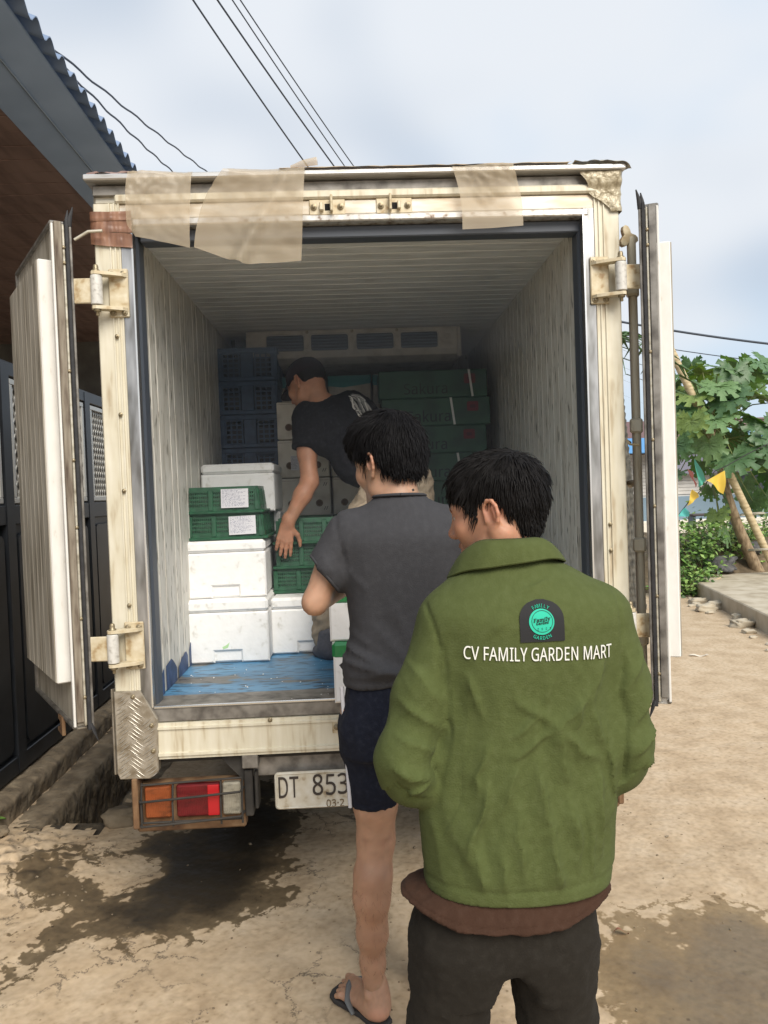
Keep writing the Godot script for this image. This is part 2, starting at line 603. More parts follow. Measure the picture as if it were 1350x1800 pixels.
var M := {}
func make_mats() -> void:
	M.alu = grain([[0.0, rgb(146, 138, 120)], [0.45, rgb(190, 184, 168)], [1.0, rgb(206, 202, 190)]], 3, 0.04, 4, 1.3, 0.45, 0.3, 6, 1)
	M.post = grain([[0.0, rgb(166, 150, 124)], [0.35, rgb(202, 195, 174)], [1.0, rgb(214, 209, 193)]], 4, 0.05, 4, 1.1, 0.42, 0.05, 1, 8)
	bump(M.post, 31, 0.03, 3, 1.0, 0.4)
	M.steel = grain([[0.0, rgb(110, 108, 104)], [0.5, rgb(160, 160, 160)], [1.0, rgb(196, 196, 196)]], 6, 0.03, 4, 1.2, 0.34, 0.85, 1, 5)
	M.dull = grain([[0.0, rgb(84, 80, 76)], [0.5, rgb(132, 128, 122)], [1.0, rgb(158, 154, 148)]], 8, 0.015, 5, 1.5, 0.5, 0.5)
	M.hinge = grain([[0.0, rgb(140, 110, 72)], [0.38, rgb(190, 176, 146)], [1.0, rgb(212, 204, 184)]], 9, 0.012, 4, 3.0, 0.5, 0.1)
	M.wall = wall_mat()
	M.ceil = grain([[0.0, rgb(196, 196, 194)], [0.5, rgb(222, 222, 221)], [1.0, rgb(230, 230, 229)]], 11, 0.05, 4, 0.9, 0.42, 0.0, 8, 1)
	M.doorwood = grain([[0.0, rgb(112, 104, 90)], [0.4, rgb(164, 157, 144)], [1.0, rgb(194, 189, 178)]], 12, 0.05, 5, 0.8, 0.55, 0.0, 1, 10)
	M.white = grain([[0.0, rgb(176, 170, 158)], [0.2, rgb(214, 212, 207)], [1.0, rgb(222, 221, 218)]], 13, 0.04, 5, 1.3, 0.5, 0.0, 1, 3)
	M.rubber = grain([[0.0, rgb(28, 28, 30)], [1.0, rgb(52, 52, 55)]], 14, 0.02, 3, 2.0, 0.7)
	M.rust = grain([[0.0, rgb(70, 48, 32)], [0.5, rgb(112, 84, 58)], [1.0, rgb(136, 112, 84)]], 15, 0.012, 5, 1.8, 0.8)
	M.dark = grain([[0.0, rgb(34, 32, 30)], [1.0, rgb(66, 62, 57)]], 16, 0.012, 4, 1.5, 0.8)
	M.maroon = grain([[0.0, rgb(84, 50, 44)], [1.0, rgb(122, 78, 68)]], 17, 0.012, 4, 1.2, 0.5)
	M.brown_seal = grain([[0.0, rgb(64, 50, 40)], [0.45, rgb(122, 112, 98)], [1.0, rgb(152, 144, 130)]], 18, 0.05, 5, 1.4, 0.7, 0.0, 1, 8)
	M.foam = grain([[0.0, rgb(186, 184, 178)], [0.12, rgb(214, 213, 209)], [0.3, rgb(233, 233, 232)], [1.0, rgb(239, 239, 239)]], 19, 0.02, 4, 1.4, 0.7)
	bump(M.foam, 41, 0.12, 2, 1.0, 0.22)
	M.blue_floor = blue_floor()
	M.concrete = grain([[0.0, rgb(78, 68, 54)], [0.5, rgb(118, 105, 86)], [1.0, rgb(150, 137, 116)]], 21, 0.014, 5, 0.9, 0.9)
	bump(M.concrete, 42, 0.05, 5, 3.0, 1.0)
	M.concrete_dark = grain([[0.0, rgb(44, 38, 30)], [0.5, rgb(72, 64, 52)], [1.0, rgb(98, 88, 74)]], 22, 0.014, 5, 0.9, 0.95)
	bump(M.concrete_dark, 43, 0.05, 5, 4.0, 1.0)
	M.slab = grain([[0.0, rgb(150, 138, 118)], [0.5, rgb(178, 167, 147)], [1.0, rgb(192, 183, 166)]], 23, 0.012, 5, 0.5, 0.9)
	M.gate = grain([[0.0, rgb(26, 29, 33)], [1.0, rgb(44, 48, 54)]], 24, 0.01, 4, 0.8, 0.42, 0.3)
	M.mesh = mat(rgb(190, 190, 186), 0.45, 0.3)
	M.seal = mat(rgb(74, 80, 90), 0.5)
	M.rail = grain([[0.0, rgb(150, 142, 130)], [0.3, rgb(196, 194, 190)], [1.0, rgb(214, 214, 214)]], 7, 0.04, 4, 1.3, 0.32, 0.6, 6, 1)
	M.bolt = mat(rgb(140, 128, 104), 0.4, 0.5)
	M.hole = mat(rgb(14, 13, 12), 0.9)

func wall_mat() -> StandardMaterial3D:
	var a := ramp_img(10, 0.04, 4, [[0.0, rgb(182, 176, 164)], [0.35, rgb(214, 210, 201)], [1.0, rgb(226, 224, 217)]], 512, 1, 8)
	var b := ramp_img(54, 0.09, 4, [[0.0, rgb(70, 66, 58)], [0.17, rgb(150, 146, 138)], [0.26, rgb(246, 245, 243)], [1.0, Color.WHITE]], 512, 1, 6)
	var m := mat(Color.WHITE, 0.5)
	m.albedo_texture = tex(mul_img(a, b))
	return tri(m, 0.9)
func blue_floor() -> StandardMaterial3D:
	var a := ramp_img(51, 0.010, 5, [[0.0, rgb(92, 90, 88)], [0.27, rgb(110, 110, 108)], [0.33, rgb(74, 122, 158)], [0.6, rgb(78, 136, 178)], [1.0, rgb(98, 152, 190)]], 512, 3, 1)
	var b := ramp_img(52, 0.07, 5, [[0.0, rgb(90, 88, 88)], [0.30, rgb(150, 150, 150)], [0.38, rgb(244, 244, 244)], [1.0, Color.WHITE]], 512, 4, 1)
	var m := mat(Color.WHITE, 0.42)
	m.albedo_texture = tex(mul_img(a, b))
	bump(m, 53, 0.03, 4, 1.5, 0.6)
	return tri(m, 0.9)

# ---------------------------------------------------------------- the ground
const GX := -1.9
const GZ := -2.6
const GS := 5.0
func ground_h(x: float, z: float) -> float:
	var h := gn.get_noise_2d(x * 3.0, z * 3.0) * 0.010 + gn.get_noise_2d(x * 22.0, z * 22.0) * 0.0022
	h += 0.05 * exp(-pow((x + 1.62) / 0.42, 2.0) - pow((z + 0.62) / 0.32, 2.0)) * (1.0 + 0.6 * gn.get_noise_2d(x * 24.0, z * 24.0))
	var gx := x + 1.22 - (z - 0.3) * -0.32   # a shallow groove that leads the water off
	h -= 0.010 * exp(-pow(gx / 0.06, 2.0)) * smoothstep(-0.9, -0.4, z) * smoothstep(1.2, 0.5, z)
	return h
var gn := FastNoiseLite.new()
func wet_and_groove_shade(x: float, z: float, n1: float, n2: float, crack: float) -> float:
	var a := pow((x + 0.76) / 0.40, 2.0) + pow((z + 0.42) / 0.46, 2.0)
	var b := pow((x + 1.22) / 0.30, 2.0) + pow((z + 0.50) / 0.30, 2.0)
	var e := pow((x - 1.05) / 0.42, 2.0) + pow((z - 0.42) / 0.46, 2.0)
	var f := pow((x + 0.60) / 0.26, 2.0) + pow((z + 0.9) / 0.5, 2.0)
	var g := pow((x + 1.22 + (z - 0.3) * 0.32 + n1 * 0.10 + n2 * 0.03) / (0.06 + 0.04 * n1), 2.0) + pow((z - 0.0) / 0.65, 2.0)  # streak along the groove: its shadow painted in through the wet tone
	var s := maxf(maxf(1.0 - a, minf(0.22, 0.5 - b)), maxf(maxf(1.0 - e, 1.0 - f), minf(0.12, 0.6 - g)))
	s = maxf(s, -0.9)
	var isl := pow((x + 0.98) / 0.17, 2.0) + pow((z + 0.5) / 0.17, 2.0)
	s -= 1.5 * maxf(0.0, 1.0 - isl)
	return s * 0.8 + n1 * 0.75 + n2 * 0.35 + crack * 0.55 * smoothstep(-0.75, 0.1, s)
func make_ground() -> void:
	gn.seed = 3; gn.frequency = 0.5; gn.fractal_octaves = 4
	var N := 1536
	var base := ramp_img(61, 0.012, 6, [[0.0, rgb(168, 147, 120)], [0.4, rgb(187, 166, 138)], [0.65, rgb(194, 174, 147)], [1.0, rgb(201, 183, 158)]], N)
	var fine := ramp_img(62, 0.09, 3, [[0.0, rgb(196, 190, 180)], [0.26, rgb(234, 232, 228)], [0.6, rgb(248, 247, 246)], [1.0, Color.WHITE]], N)
	for k in 1800:
		var q := Vector2i(rng.randi_range(0, N - 4), rng.randi_range(0, N - 4))
		fine.fill_rect(Rect2i(q, Vector2i(rng.randi_range(1, 3), rng.randi_range(1, 3))), [rgb(150, 142, 130), rgb(180, 172, 160), rgb(255, 255, 255), rgb(205, 198, 186)][k % 4])
	base = mul_img(base, fine)
	var far_base := base.duplicate()
	var w1 := FastNoiseLite.new(); w1.seed = 8; w1.frequency = 2.6; w1.fractal_octaves = 5
	var w2 := FastNoiseLite.new(); w2.seed = 9; w2.frequency = 16.0; w2.fractal_octaves = 4
	var ck := FastNoiseLite.new(); ck.seed = 4; ck.noise_type = FastNoiseLite.TYPE_CELLULAR; ck.frequency = 7.0
	ck.cellular_return_type = FastNoiseLite.RETURN_DISTANCE2_SUB; ck.fractal_type = FastNoiseLite.FRACTAL_NONE
	ck.domain_warp_enabled = true; ck.domain_warp_amplitude = 0.12; ck.domain_warp_frequency = 5.0
	var d := base.get_data()
	var r := PackedByteArray(); r.resize(N * N); r.fill(235)
	for rect in [[-1.9, -1.5, 0.0, 0.75], [0.5, -0.2, 1.6, 1.0]]:
		var i0 := int((rect[0] - GX) / GS * N); var i1 := int((rect[2] - GX) / GS * N)
		var j0 := int((rect[1] - GZ) / GS * N); var j1 := int((rect[3] - GZ) / GS * N)
		for j in range(j0, j1):
			var z := GZ + GS * j / N
			for i in range(i0, i1):
				var x := GX + GS * i / N
				var n1 := w1.get_noise_2d(x, z); var n2 := w2.get_noise_2d(x, z)
				var c := 1.0 - smoothstep(-1.0, -0.86, ck.get_noise_2d(x, z))
				var w := smoothstep(-0.02, 0.09, wet_and_groove_shade(x, z, n1, n2, c))
				var k := (j * N + i)
				if w < 1.0 and x < 0.5:
					var cr := (1.0 - smoothstep(-1.0, -0.955, ck.get_noise_2d(x * 0.8 + 5.0, z * 0.8))) * smoothstep(-0.05, 0.25, w1.get_noise_2d(x * 0.7 + 3.0, z * 0.7)) * (1.0 - w)
					if cr > 0.0:
						for t in 3: d[k * 3 + t] = int(d[k * 3 + t] * (1.0 - 0.42 * cr))
				if w <= 0.0: continue
				var deep := smoothstep(0.1, 0.7, wet_and_groove_shade(x, z, n1 * 0.6, n2 * 0.4, 0.0))
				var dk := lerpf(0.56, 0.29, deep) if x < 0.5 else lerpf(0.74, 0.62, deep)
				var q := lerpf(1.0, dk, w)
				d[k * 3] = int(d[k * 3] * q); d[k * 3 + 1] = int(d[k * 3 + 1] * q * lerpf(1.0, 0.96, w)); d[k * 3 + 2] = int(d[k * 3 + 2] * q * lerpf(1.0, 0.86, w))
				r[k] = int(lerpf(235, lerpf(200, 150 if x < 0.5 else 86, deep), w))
	var near := mat(Color.WHITE, 1.0)
	near.albedo_texture = tex(Image.create_from_data(N, N, false, Image.FORMAT_RGB8, d))
	near.roughness_texture = tex(Image.create_from_data(N, N, false, Image.FORMAT_L8, r))
	near.roughness_texture_channel = BaseMaterial3D.TEXTURE_CHANNEL_RED
	var nt := nrm_tex(63, 0.09, 4, 2.0, 1024)
	near.normal_enabled = true; near.normal_texture = nt; near.normal_scale = 0.3
	var far := mat(Color.WHITE, 0.92)
	far.albedo_texture = tex(far_base)
	far.normal_enabled = true; far.normal_texture = nt; far.normal_scale = 0.3
	# the fine sheet near the camera, with the drain left open
	var am := ArrayMesh.new()
	var m := MB.new()
	var C := 180
	var s := GS / C
	var at := {}
	for j in C:
		for i in C:
			var x := GX + s * i; var z := GZ + s * j
			if x + s * 0.5 > -1.62 + 0.03 * sin(j * 2.3) and x + s * 0.5 < -1.23 and z + s * 0.5 < -0.93 + 0.045 * sin(i * 1.7) + 0.03 * sin(i * 0.6 + 1.0): continue
			for q in [[i, j], [i + 1, j], [i, j + 1], [i + 1, j + 1]]:
				var key: int = q[0] * 1000 + q[1]
				if at.has(key): continue
				at[key] = m.v.size()
				var px: float = GX + s * q[0]; var pz: float = GZ + s * q[1]
				var edge: float = min(min(q[0], C - q[0]), min(q[1], C - q[1])) / 6.0
				var h := ground_h(px, pz) * clampf(edge, 0, 1)
				m.v.append(Vector3(px, h, pz)); m.uv.append(Vector2((px - GX) / GS, (pz - GZ) / GS))
				var e := 0.01
				var gh := func(a: float, b: float) -> float: return ground_h(a, b)
				m.n.append(Vector3(gh.call(px - e, pz) - gh.call(px + e, pz), 2 * e, gh.call(px, pz - e) - gh.call(px, pz + e)).normalized())
			var a: int = at[i * 1000 + j]; var b: int = at[(i + 1) * 1000 + j]; var c: int = at[i * 1000 + j + 1]; var e2: int = at[(i + 1) * 1000 + j + 1]
			m.ix.append_array(PackedInt32Array([a, b, e2, a, e2, c]))
	m.surf(am)
	var f := MB.new()
	var rects := [[GX + GS, -90.0, 120.0, 60.0], [-120.0, GZ + GS, GX + GS, 60.0], [-120.0, -90.0, GX, -16.0], [GX, -90.0, GX + GS, -16.0], [-1.23, -16.0, GX + GS, GZ], [-120.0, -16.0, GX, GZ + GS]]
	for q in rects:
		var nx := maxi(1, int((q[2] - q[0]) / 6.0)); var nz := maxi(1, int((q[3] - q[1]) / 6.0))
		for i in nx:
			for j in nz:
				var x0 := lerpf(q[0], q[2], float(i) / nx); var x1 := lerpf(q[0], q[2], float(i + 1) / nx)
				var z0 := lerpf(q[1], q[3], float(j) / nz); var z1 := lerpf(q[1], q[3], float(j + 1) / nz)
				f.quad(Vector3(x0, 0, z1), Vector3(x1, 0, z1), Vector3(x1, 0, z0), Vector3(x0, 0, z0), Rect2((x0 - GX) / GS, (z0 - GZ) / GS, (x1 - x0) / GS, (z1 - z0) / GS))
	f.surf(am)
	am.surface_set_material(0, near); am.surface_set_material(1, far)
	var g := part("ground", am, null, self, false)
	g.set_meta("kind", "structure")
	# pebbles and crumbs lying about
	var pb := MB.new()
	for k in 420:
		var x := rf(-1.8, 2.6); var z := rf(-1.0, 1.6)
		if x > -1.66 and x < -1.2 and z < -0.85: continue
		var sz := rf(0.002, 0.006) * (2.2 if k % 17 == 0 else 1.0)
		pebble(pb, Vector3(x, ground_h(x, z) + sz * 0.3, z), sz)
	for k in 160:
		var x := rf(-1.85, -1.1); var z := rf(-0.92, -0.25)
		if x > -1.66 and x < -1.2 and z < -0.85: continue
		pebble(pb, Vector3(x, ground_h(x, z) + 0.001, z), rf(0.003, 0.009))
	var o := part("gravel", pb, grain([[0.0, rgb(84, 72, 56)], [0.6, rgb(124, 110, 90)], [1.0, rgb(180, 170, 150)]], 64, 0.03, 3, 2.0, 0.9), self, false)
	stuff(o); tag(o, "loose pebbles and crumbs scattered over the sandy ground", "gravel")
	# the drain: a footing, a ledge and a deep gutter that ends at the crossing
	var dr := thing("drain", "open concrete drain along the foot of the dark gate", "drain", Vector3(-1.5, 0, -4))
	var up := MB.new()
	rough_bar(up, Vector3(-1.98, 0.0, -9.0), Vector3(-1.70, 0.115, -0.93), 0.012, 5)
	part("footing", up, M.concrete, dr)
	var ld := MB.new()
	rough_bar(ld, Vector3(-1.70, -0.40, -9.0), Vector3(-1.525, 0.012, -0.95), 0.012, 6)
	part("ledge", ld, M.concrete, dr)
	var bk := MB.new()
	rough_bar(bk, Vector3(-1.26, -0.40, -9.0), Vector3(-1.12, 0.004, -1.0), 0.014, 7)
	part("bank", bk, M.concrete, dr)
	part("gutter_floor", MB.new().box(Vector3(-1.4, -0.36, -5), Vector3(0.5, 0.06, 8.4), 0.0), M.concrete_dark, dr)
	var fc := MB.new()
	rough_bar(fc, Vector3(-1.62, -0.40, -1.02), Vector3(-1.2, -0.01, -0.88), 0.016, 8)
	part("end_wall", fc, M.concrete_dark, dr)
	# broken pieces of concrete by the gutter
	var pl := [[Vector3(-1.17, 0.02, -1.0), 0.10, "flat broken concrete piece beside the open drain under the truck corner"], [Vector3(-1.66, 0.06, -0.82), 0.05, "small brown stone on the dirt at the end of the drain"], [Vector3(-1.36, 0.02, -0.62), 0.028, "pale pebble in the damp dirt left of the puddle"]]
	for p in pl:
		var b := MB.new()
		stone(b, p[0], Vector3(p[1], p[1] * 0.42, p[1] * 0.8), int(p[1] * 1000))
		one("stone", b, M.concrete, p[2], "stone", p[0])
	# a sprig with two leaves at the foot of the gate
	var sp := thing("weed", "green weed with two leaves at the end of the drain", "plant", Vector3(-1.77, 0.03, -0.9))
	var lf := mat(rgb(86, 120, 52), 0.6); lf.backlight_enabled = true; lf.backlight = Color(0.3, 0.4, 0.1)
	for q in [[0.3, 0.10], [-0.9, 0.075]]:
		var b := MB.new()
		var pts := PackedVector2Array([Vector2(0, 0), Vector2(0.3, 0.2), Vector2(0.6, 0.2), Vector2(1, 0), Vector2(0.6, -0.2), Vector2(0.3, -0.2)])
		var rows := []
		for i in 7:
			var t := i / 6.0
			var w: float = sin(t * PI) * 0.26 * q[1]
			rows.append(PackedVector3Array([Vector3(t * q[1], 0.03 + sin(t * 2.4) * 0.02, -w), Vector3(t * q[1], 0.024 + sin(t * 2.4) * 0.02, 0), Vector3(t * q[1], 0.03 + sin(t * 2.4) * 0.02, w)]))
		b.grid(rows)
		var o2 := part("leaf", b, lf, sp, false)
		o2.rotation.y = q[0]
	part("stem", MB.new().tube([Vector3(0, -0.03, 0), Vector3(0, 0.03, 0)], 0.003, 5), lf, sp, false)
func pebble(b: MB, c: Vector3, r: float) -> void:
	var q := Basis.from_euler(Vector3(rf(-3, 3), rf(-3, 3), rf(-3, 3)))
	var p := []
	for k in 3:
		for s in [-1.0, 1.0]:
			var t := Vector3.ZERO; t[k] = s * r * rf(0.6, 1.2)
			p.append(c + (q * t) * Vector3(1, 0.7, 1))
	for x in [0, 1]:
		for y in [2, 3]:
			for z in [4, 5]:
				if (p[y] - p[x]).cross(p[z] - p[x]).dot(p[x] - c) > 0: b.tri(p[x], p[y], p[z])
				else: b.tri(p[x], p[z], p[y])
func stone(b: MB, c: Vector3, r: Vector3, sd: int) -> void:
	var f := FastNoiseLite.new(); f.seed = sd; f.frequency = 0.9; f.fractal_octaves = 3
	var rows := []
	for i in 13:
		var th := PI * i / 12.0
		var row := PackedVector3Array()
		for j in 18:
			var ph := -TAU * j / 18.0
			var d := Vector3(sin(th) * cos(ph), cos(th), sin(th) * sin(ph))
			var e := Vector3(signf(d.x) * pow(absf(d.x), 0.7), signf(d.y) * pow(absf(d.y), 0.6), signf(d.z) * pow(absf(d.z), 0.7))
			row.append(c + e * r * (0.85 + 0.5 * f.get_noise_3dv(d * 1.3)))
		rows.append(row)
	b.grid(rows, true, true)
# a long bar of rough concrete with uneven, worn edges
func rough_bar(b: MB, lo: Vector3, hi: Vector3, amp: float, sd: int) -> void:
	var f := FastNoiseLite.new(); f.seed = sd; f.frequency = 2.2; f.fractal_octaves = 4
	var L := hi - lo
	var n := int(clampf(L.z / 0.035, 8, 240))
	var sec := []
	var k := 7
	for i in k: sec.append(Vector2(lo.x, lerpf(lo.y, hi.y, float(i) / k)))
	for i in k: sec.append(Vector2(lerpf(lo.x, hi.x, float(i) / k), hi.y))
	for i in k + 1: sec.append(Vector2(hi.x, lerpf(hi.y, lo.y, float(i) / k)))
	var rows := []
	for q in n + 1:
		var z := lerpf(lo.z, hi.z, float(q) / n)
		var row := PackedVector3Array()
		for p in sec:
			var e := Vector3(p.x, p.y, z)
			var corner: float = max(0.0, 1.0 - min(abs(p.x - lo.x), abs(p.x - hi.x)) / 0.02) * max(0.0, 1.0 - abs(p.y - hi.y) / 0.02)
			e += Vector3(f.get_noise_3dv(e * 3.0), f.get_noise_3dv(e * 3.0 + Vector3(9, 1, 4)), 0) * amp
			e -= Vector3(sign(p.x - (lo.x + hi.x) * 0.5), 1, 0) * corner * (amp * 0.5 + amp * maxf(0, f.get_noise_1d(z * 9.0)) * 3.0)
			row.append(e)
		rows.append(row)
	b.grid(rows, false, true)
	b.fan(rows[-1], Vector3(0, 0, 1)); b.fan(rows[0], Vector3(0, 0, -1))

# ---------------------------------------------------------------- the truck
const CX := 0.022
func up_prism(poly: PackedVector2Array, y0: float, y1: float, bev := 0.0) -> MB:   # a plan outline (x, z) raised from y0 to y1
	var p := PackedVector2Array()
	for q in poly: p.append(Vector2(q.x, -q.y))
	return MB.new().prism(p, y0, y1, bev, Transform3D(Basis(Vector3(1, 0, 0), Vector3(0, 0, -1), Vector3(0, 1, 0)), Vector3.ZERO))
func mirror(p: PackedVector2Array, s: float) -> PackedVector2Array:
	var o := PackedVector2Array()
	for q in p: o.append(Vector2(CX + s * (q.x - CX), q.y))
	return o
func bolt(b: MB, p: Vector3, r := 0.009) -> void:   # washer and head, facing the camera
	var xf := Transform3D(Basis(Vector3.RIGHT, PI / 2), p)
	b.lathe([[0.0001, 0.004], [r * 0.95, 0.004], [r, 0.002], [r, 0.0]], xf, 12)
	b.lathe([[0.0001, 0.010], [r * 0.5, 0.010], [r * 0.58, 0.008], [r * 0.58, 0.003]], xf, 6)
func xbox(x0: float, x1: float, y0: float, y1: float, z0: float, z1: float, bev := 0.003) -> MB:
	return MB.new().box(Vector3((x0 + x1) / 2, (y0 + y1) / 2, (z0 + z1) / 2), Vector3(x1 - x0, y1 - y0, z1 - z0), bev)
func wrinkled(rows_n: int, cols_n: int, f: Callable) -> MB:   # a thin sheet: front and back grids 1 mm apart with closed edges
	var a := []
	for i in rows_n + 1:
		var r := PackedVector3Array()
		for j in cols_n + 1: r.append(f.call(float(j) / cols_n, float(i) / rows_n))
		a.append(r)
	return MB.new().grid(a)

func make_truck() -> void:
	var t := thing("refrigerated_truck", "cream delivery truck with its cold box open and both rear doors swung back", "truck", Vector3(CX, 0, -1.6))
	# --- shell of the box
	var L := -2.75
	var shell := [xbox(-0.868, -0.80, 0.60, 2.52, L, -0.05, 0.004), xbox(0.845, 0.912, 0.60, 2.52, L, -0.05, 0.004)]
	for s in shell: part("side_panel", s, M.maroon, t)
	part("roof", xbox(-0.868, 0.912, 2.49, 2.555, L, -0.02, 0.01), M.alu, t)
	part("bulkhead", xbox(-0.80, 0.845, 0.60, 2.49, L, L + 0.08, 0.003), M.wall, t)
	var fl := part("floor", xbox(-0.80, 0.845, 0.66, 0.796, L + 0.08, -0.10, 0.003), M.blue_floor, t)
	part("sill_plate", xbox(-0.80, 0.845, 0.765, 0.800, -0.15, -0.002, 0.003), M.dull, t)
	part("trim", xbox(-0.735, 0.80, 0.794, 0.8025, -0.005, 0.004, 0.002), mat(rgb(214, 214, 212), 0.22, 0.9), t)
	# inner linings, plank by plank
	for s in [0, 1]:
		var w := part("side_lining", xbox(-0.80 if s == 0 else 0.80, -0.765 if s == 0 else 0.845, 0.80, 2.47, L + 0.08, -0.11, 0.0), M.rubber, t)
		var z := -0.115
		var k := 0
		while z > L + 0.1:
			var wd := 0.088
			var x0 := -0.765 if s == 0 else 0.785
			var pk := xbox(x0, x0 + 0.0165 + 0.001 * ((k * 7) % 3), 0.798, 2.42, z - wd + 0.0022, z, 0.0022)
			var o := part("plank", pk, M.wall, w)
			o.name = "plank" if k == 0 else "plank_%03d" % k
			z -= wd; k += 1
	var ce := part("ceiling_lining", xbox(-0.79, 0.84, 2.44, 2.488, L + 0.08, -0.11, 0.0), M.rubber, t)
	var zc := -0.115
	var kc := 0
	while zc > L + 0.1:
		var o := part("plank", xbox(-0.765, 0.80, 2.418, 2.438 + 0.0007 * (kc % 3), zc - 0.085 + 0.003, zc, 0.0035), M.ceil, ce)
		zc -= 0.085; kc += 1
	for s in [0, 1]:   # blue painted strip at the foot of the lining, its paint chipped
		var b := MB.new()
		var ff := FastNoiseLite.new(); ff.seed = 30 + s; ff.frequency = 6.0; ff.fractal_octaves = 4
		var x := -0.745 if s == 0 else 0.782
		for i in 90:
			var z0 := -0.115 - i * 0.028; var z1 := z0 - 0.028
			if z1 < L + 0.1: break
			var h0 := 0.865 + 0.07 * ff.get_noise_1d(z0); var h1 := 0.865 + 0.07 * ff.get_noise_1d(z1)
			if i % 7 == 3: continue
			var e := [Vector3(x, 0.797, z0), Vector3(x, 0.797, z1), Vector3(x, h1, z1), Vector3(x, h0, z0)]
			if s == 0: b.quad(e[0], e[1], e[2], e[3])
			else: b.quad(e[1], e[0], e[3], e[2])
		part("painted_skirting", b, grain([[0.0, rgb(40, 60, 96)], [1.0, rgb(70, 96, 140)]], 70, 0.02, 3, 1.5, 0.6), t)
	# --- posts with their ribs
	for s in [1.0, -1.0]:
		var p := PackedVector2Array([Vector2(-0.863, -0.12), Vector2(-0.863, -0.004), Vector2(-0.859, 0), Vector2(-0.812, 0), Vector2(-0.811, 0.005), Vector2(-0.8065, 0.005), Vector2(-0.8055, 0), Vector2(-0.796, 0), Vector2(-0.795, 0.005), Vector2(-0.790, 0.005), Vector2(-0.789, 0), Vector2(-0.781, 0), Vector2(-0.780, 0.004), Vector2(-0.776, 0.004), Vector2(-0.775, 0), Vector2(-0.775, -0.12)])
		var po := part("post", up_prism(mirror(p, s), 0.62, 2.49), M.post, t)
		var q := PackedVector2Array([Vector2(-0.774, -0.11), Vector2(-0.774, 0.002), Vector2(-0.739, 0.002), Vector2(-0.736, -0.001), Vector2(-0.736, -0.11)])
		part("jamb_strip", up_prism(mirror(q, s), 0.72, 2.44), M.steel, t)
		part("edge_bead", up_prism(mirror(PackedVector2Array([Vector2(-0.7405, 0.0015), Vector2(-0.7405, 0.0055), Vector2(-0.735, 0.0055), Vector2(-0.735, 0.0015)]), s), 0.80, 2.42), mat(rgb(222, 222, 220), 0.25, 0.85), t)
		part("door_seal", up_prism(mirror(PackedVector2Array([Vector2(-0.7355, -0.105), Vector2(-0.7355, -0.03), Vector2(-0.729, -0.045), Vector2(-0.729, -0.105)]), s), 0.80, 2.40), M.seal, t)
		for y in [2.05, 1.79, 1.535, 1.36, 1.15, 1.27]:
			if (s > 0) == (y == 1.36 or y == 1.27): continue
			var b := MB.new()
			bolt(b, Vector3(CX + s * (-0.80 - CX), y, 0.004), 0.0075)
			part("rivet", b, M.bolt, po, true)
	# --- header
	part("header_band", xbox(-0.79, 0.835, 2.438, 2.488, -0.11, -0.002, 0.004), grain([[0.0, rgb(138, 108, 84)], [0.3, rgb(190, 174, 150)], [0.6, rgb(212, 206, 194)], [1.0, rgb(222, 219, 212)]], 71, 0.03, 5, 1.0, 0.35, 0.2, 5, 1), t)
	part("header_ridge", xbox(-0.79, 0.835, 2.489, 2.518, -0.10, 0.010, 0.006), M.post, t)
	part("header_trim", xbox(-0.735, 0.80, 2.414, 2.4375, -0.05, 0.006, 0.004), grain([[0.0, rgb(90, 66, 50)], [0.35, rgb(190, 186, 180)], [1.0, rgb(224, 224, 222)]], 72, 0.03, 4, 1.6, 0.3, 0.5), t)
	part("top_seal", xbox(-0.722, 0.785, 2.372, 2.412, -0.10, -0.035, 0.004), M.seal, t)
	part("header_recess", xbox(-0.863, 0.907, 2.5185, 2.551, -0.10, -0.004, 0.002), M.dull, t)
	part("drip_rail", xbox(-0.882, 0.926, 2.557, 2.5765, -0.08, 0.034, 0.004), M.rail, t)
	for x in [-0.085, 0.14]:
		var lb := part("latch_keeper", xbox(x - 0.060, x + 0.060, 2.436, 2.487, -0.001, 0.0045, 0.002), M.hinge, t)
		for k in [-1, 1]:
			var b := MB.new(); bolt(b, Vector3(x + 0.045 * k, 2.4615, 0.005), 0.011)
			part("bolt", b, M.bolt, lb)
		part("lug", xbox(x - 0.018 if x > 0 else x + 0.010, x - 0.009 if x > 0 else x + 0.019, 2.44, 2.495, 0.004, 0.032, 0.003), M.hinge, lb)
		part("lug", xbox(x + 0.010 if x > 0 else x - 0.026, x + 0.022 if x > 0 else x - 0.012, 2.446, 2.474, 0.004, 0.022, 0.003), M.hinge, lb)
		part("slot", xbox(x - 0.008, x + 0.010, 2.450, 2.472, 0.003, 0.0056, 0.0), M.hole, lb)
	# --- taped corners: brown wrapping on the left, patterned grey foil on the right
	var wrap_m := grain([[0.0, rgb(90, 60, 46)], [0.5, rgb(134, 98, 78)], [1.0, rgb(164, 126, 104)]], 73, 0.02, 4, 2.0, 0.35, 0.0, 1, 4)
	var foil_m := grain([[0.0, rgb(96, 84, 66)], [0.35, rgb(158, 146, 120)], [0.7, rgb(190, 180, 156)], [1.0, rgb(204, 198, 180)]], 74, 0.03, 4, 2.5, 0.4, 0.1)
	bump(foil_m, 75, 0.05, 3, 4.0, 1.0)
	bump(wrap_m, 76, 0.03, 3, 4.0, 1.0, 256, 1, 5)
	var fw := FastNoiseLite.new(); fw.seed = 21; fw.frequency = 14.0; fw.fractal_octaves = 3
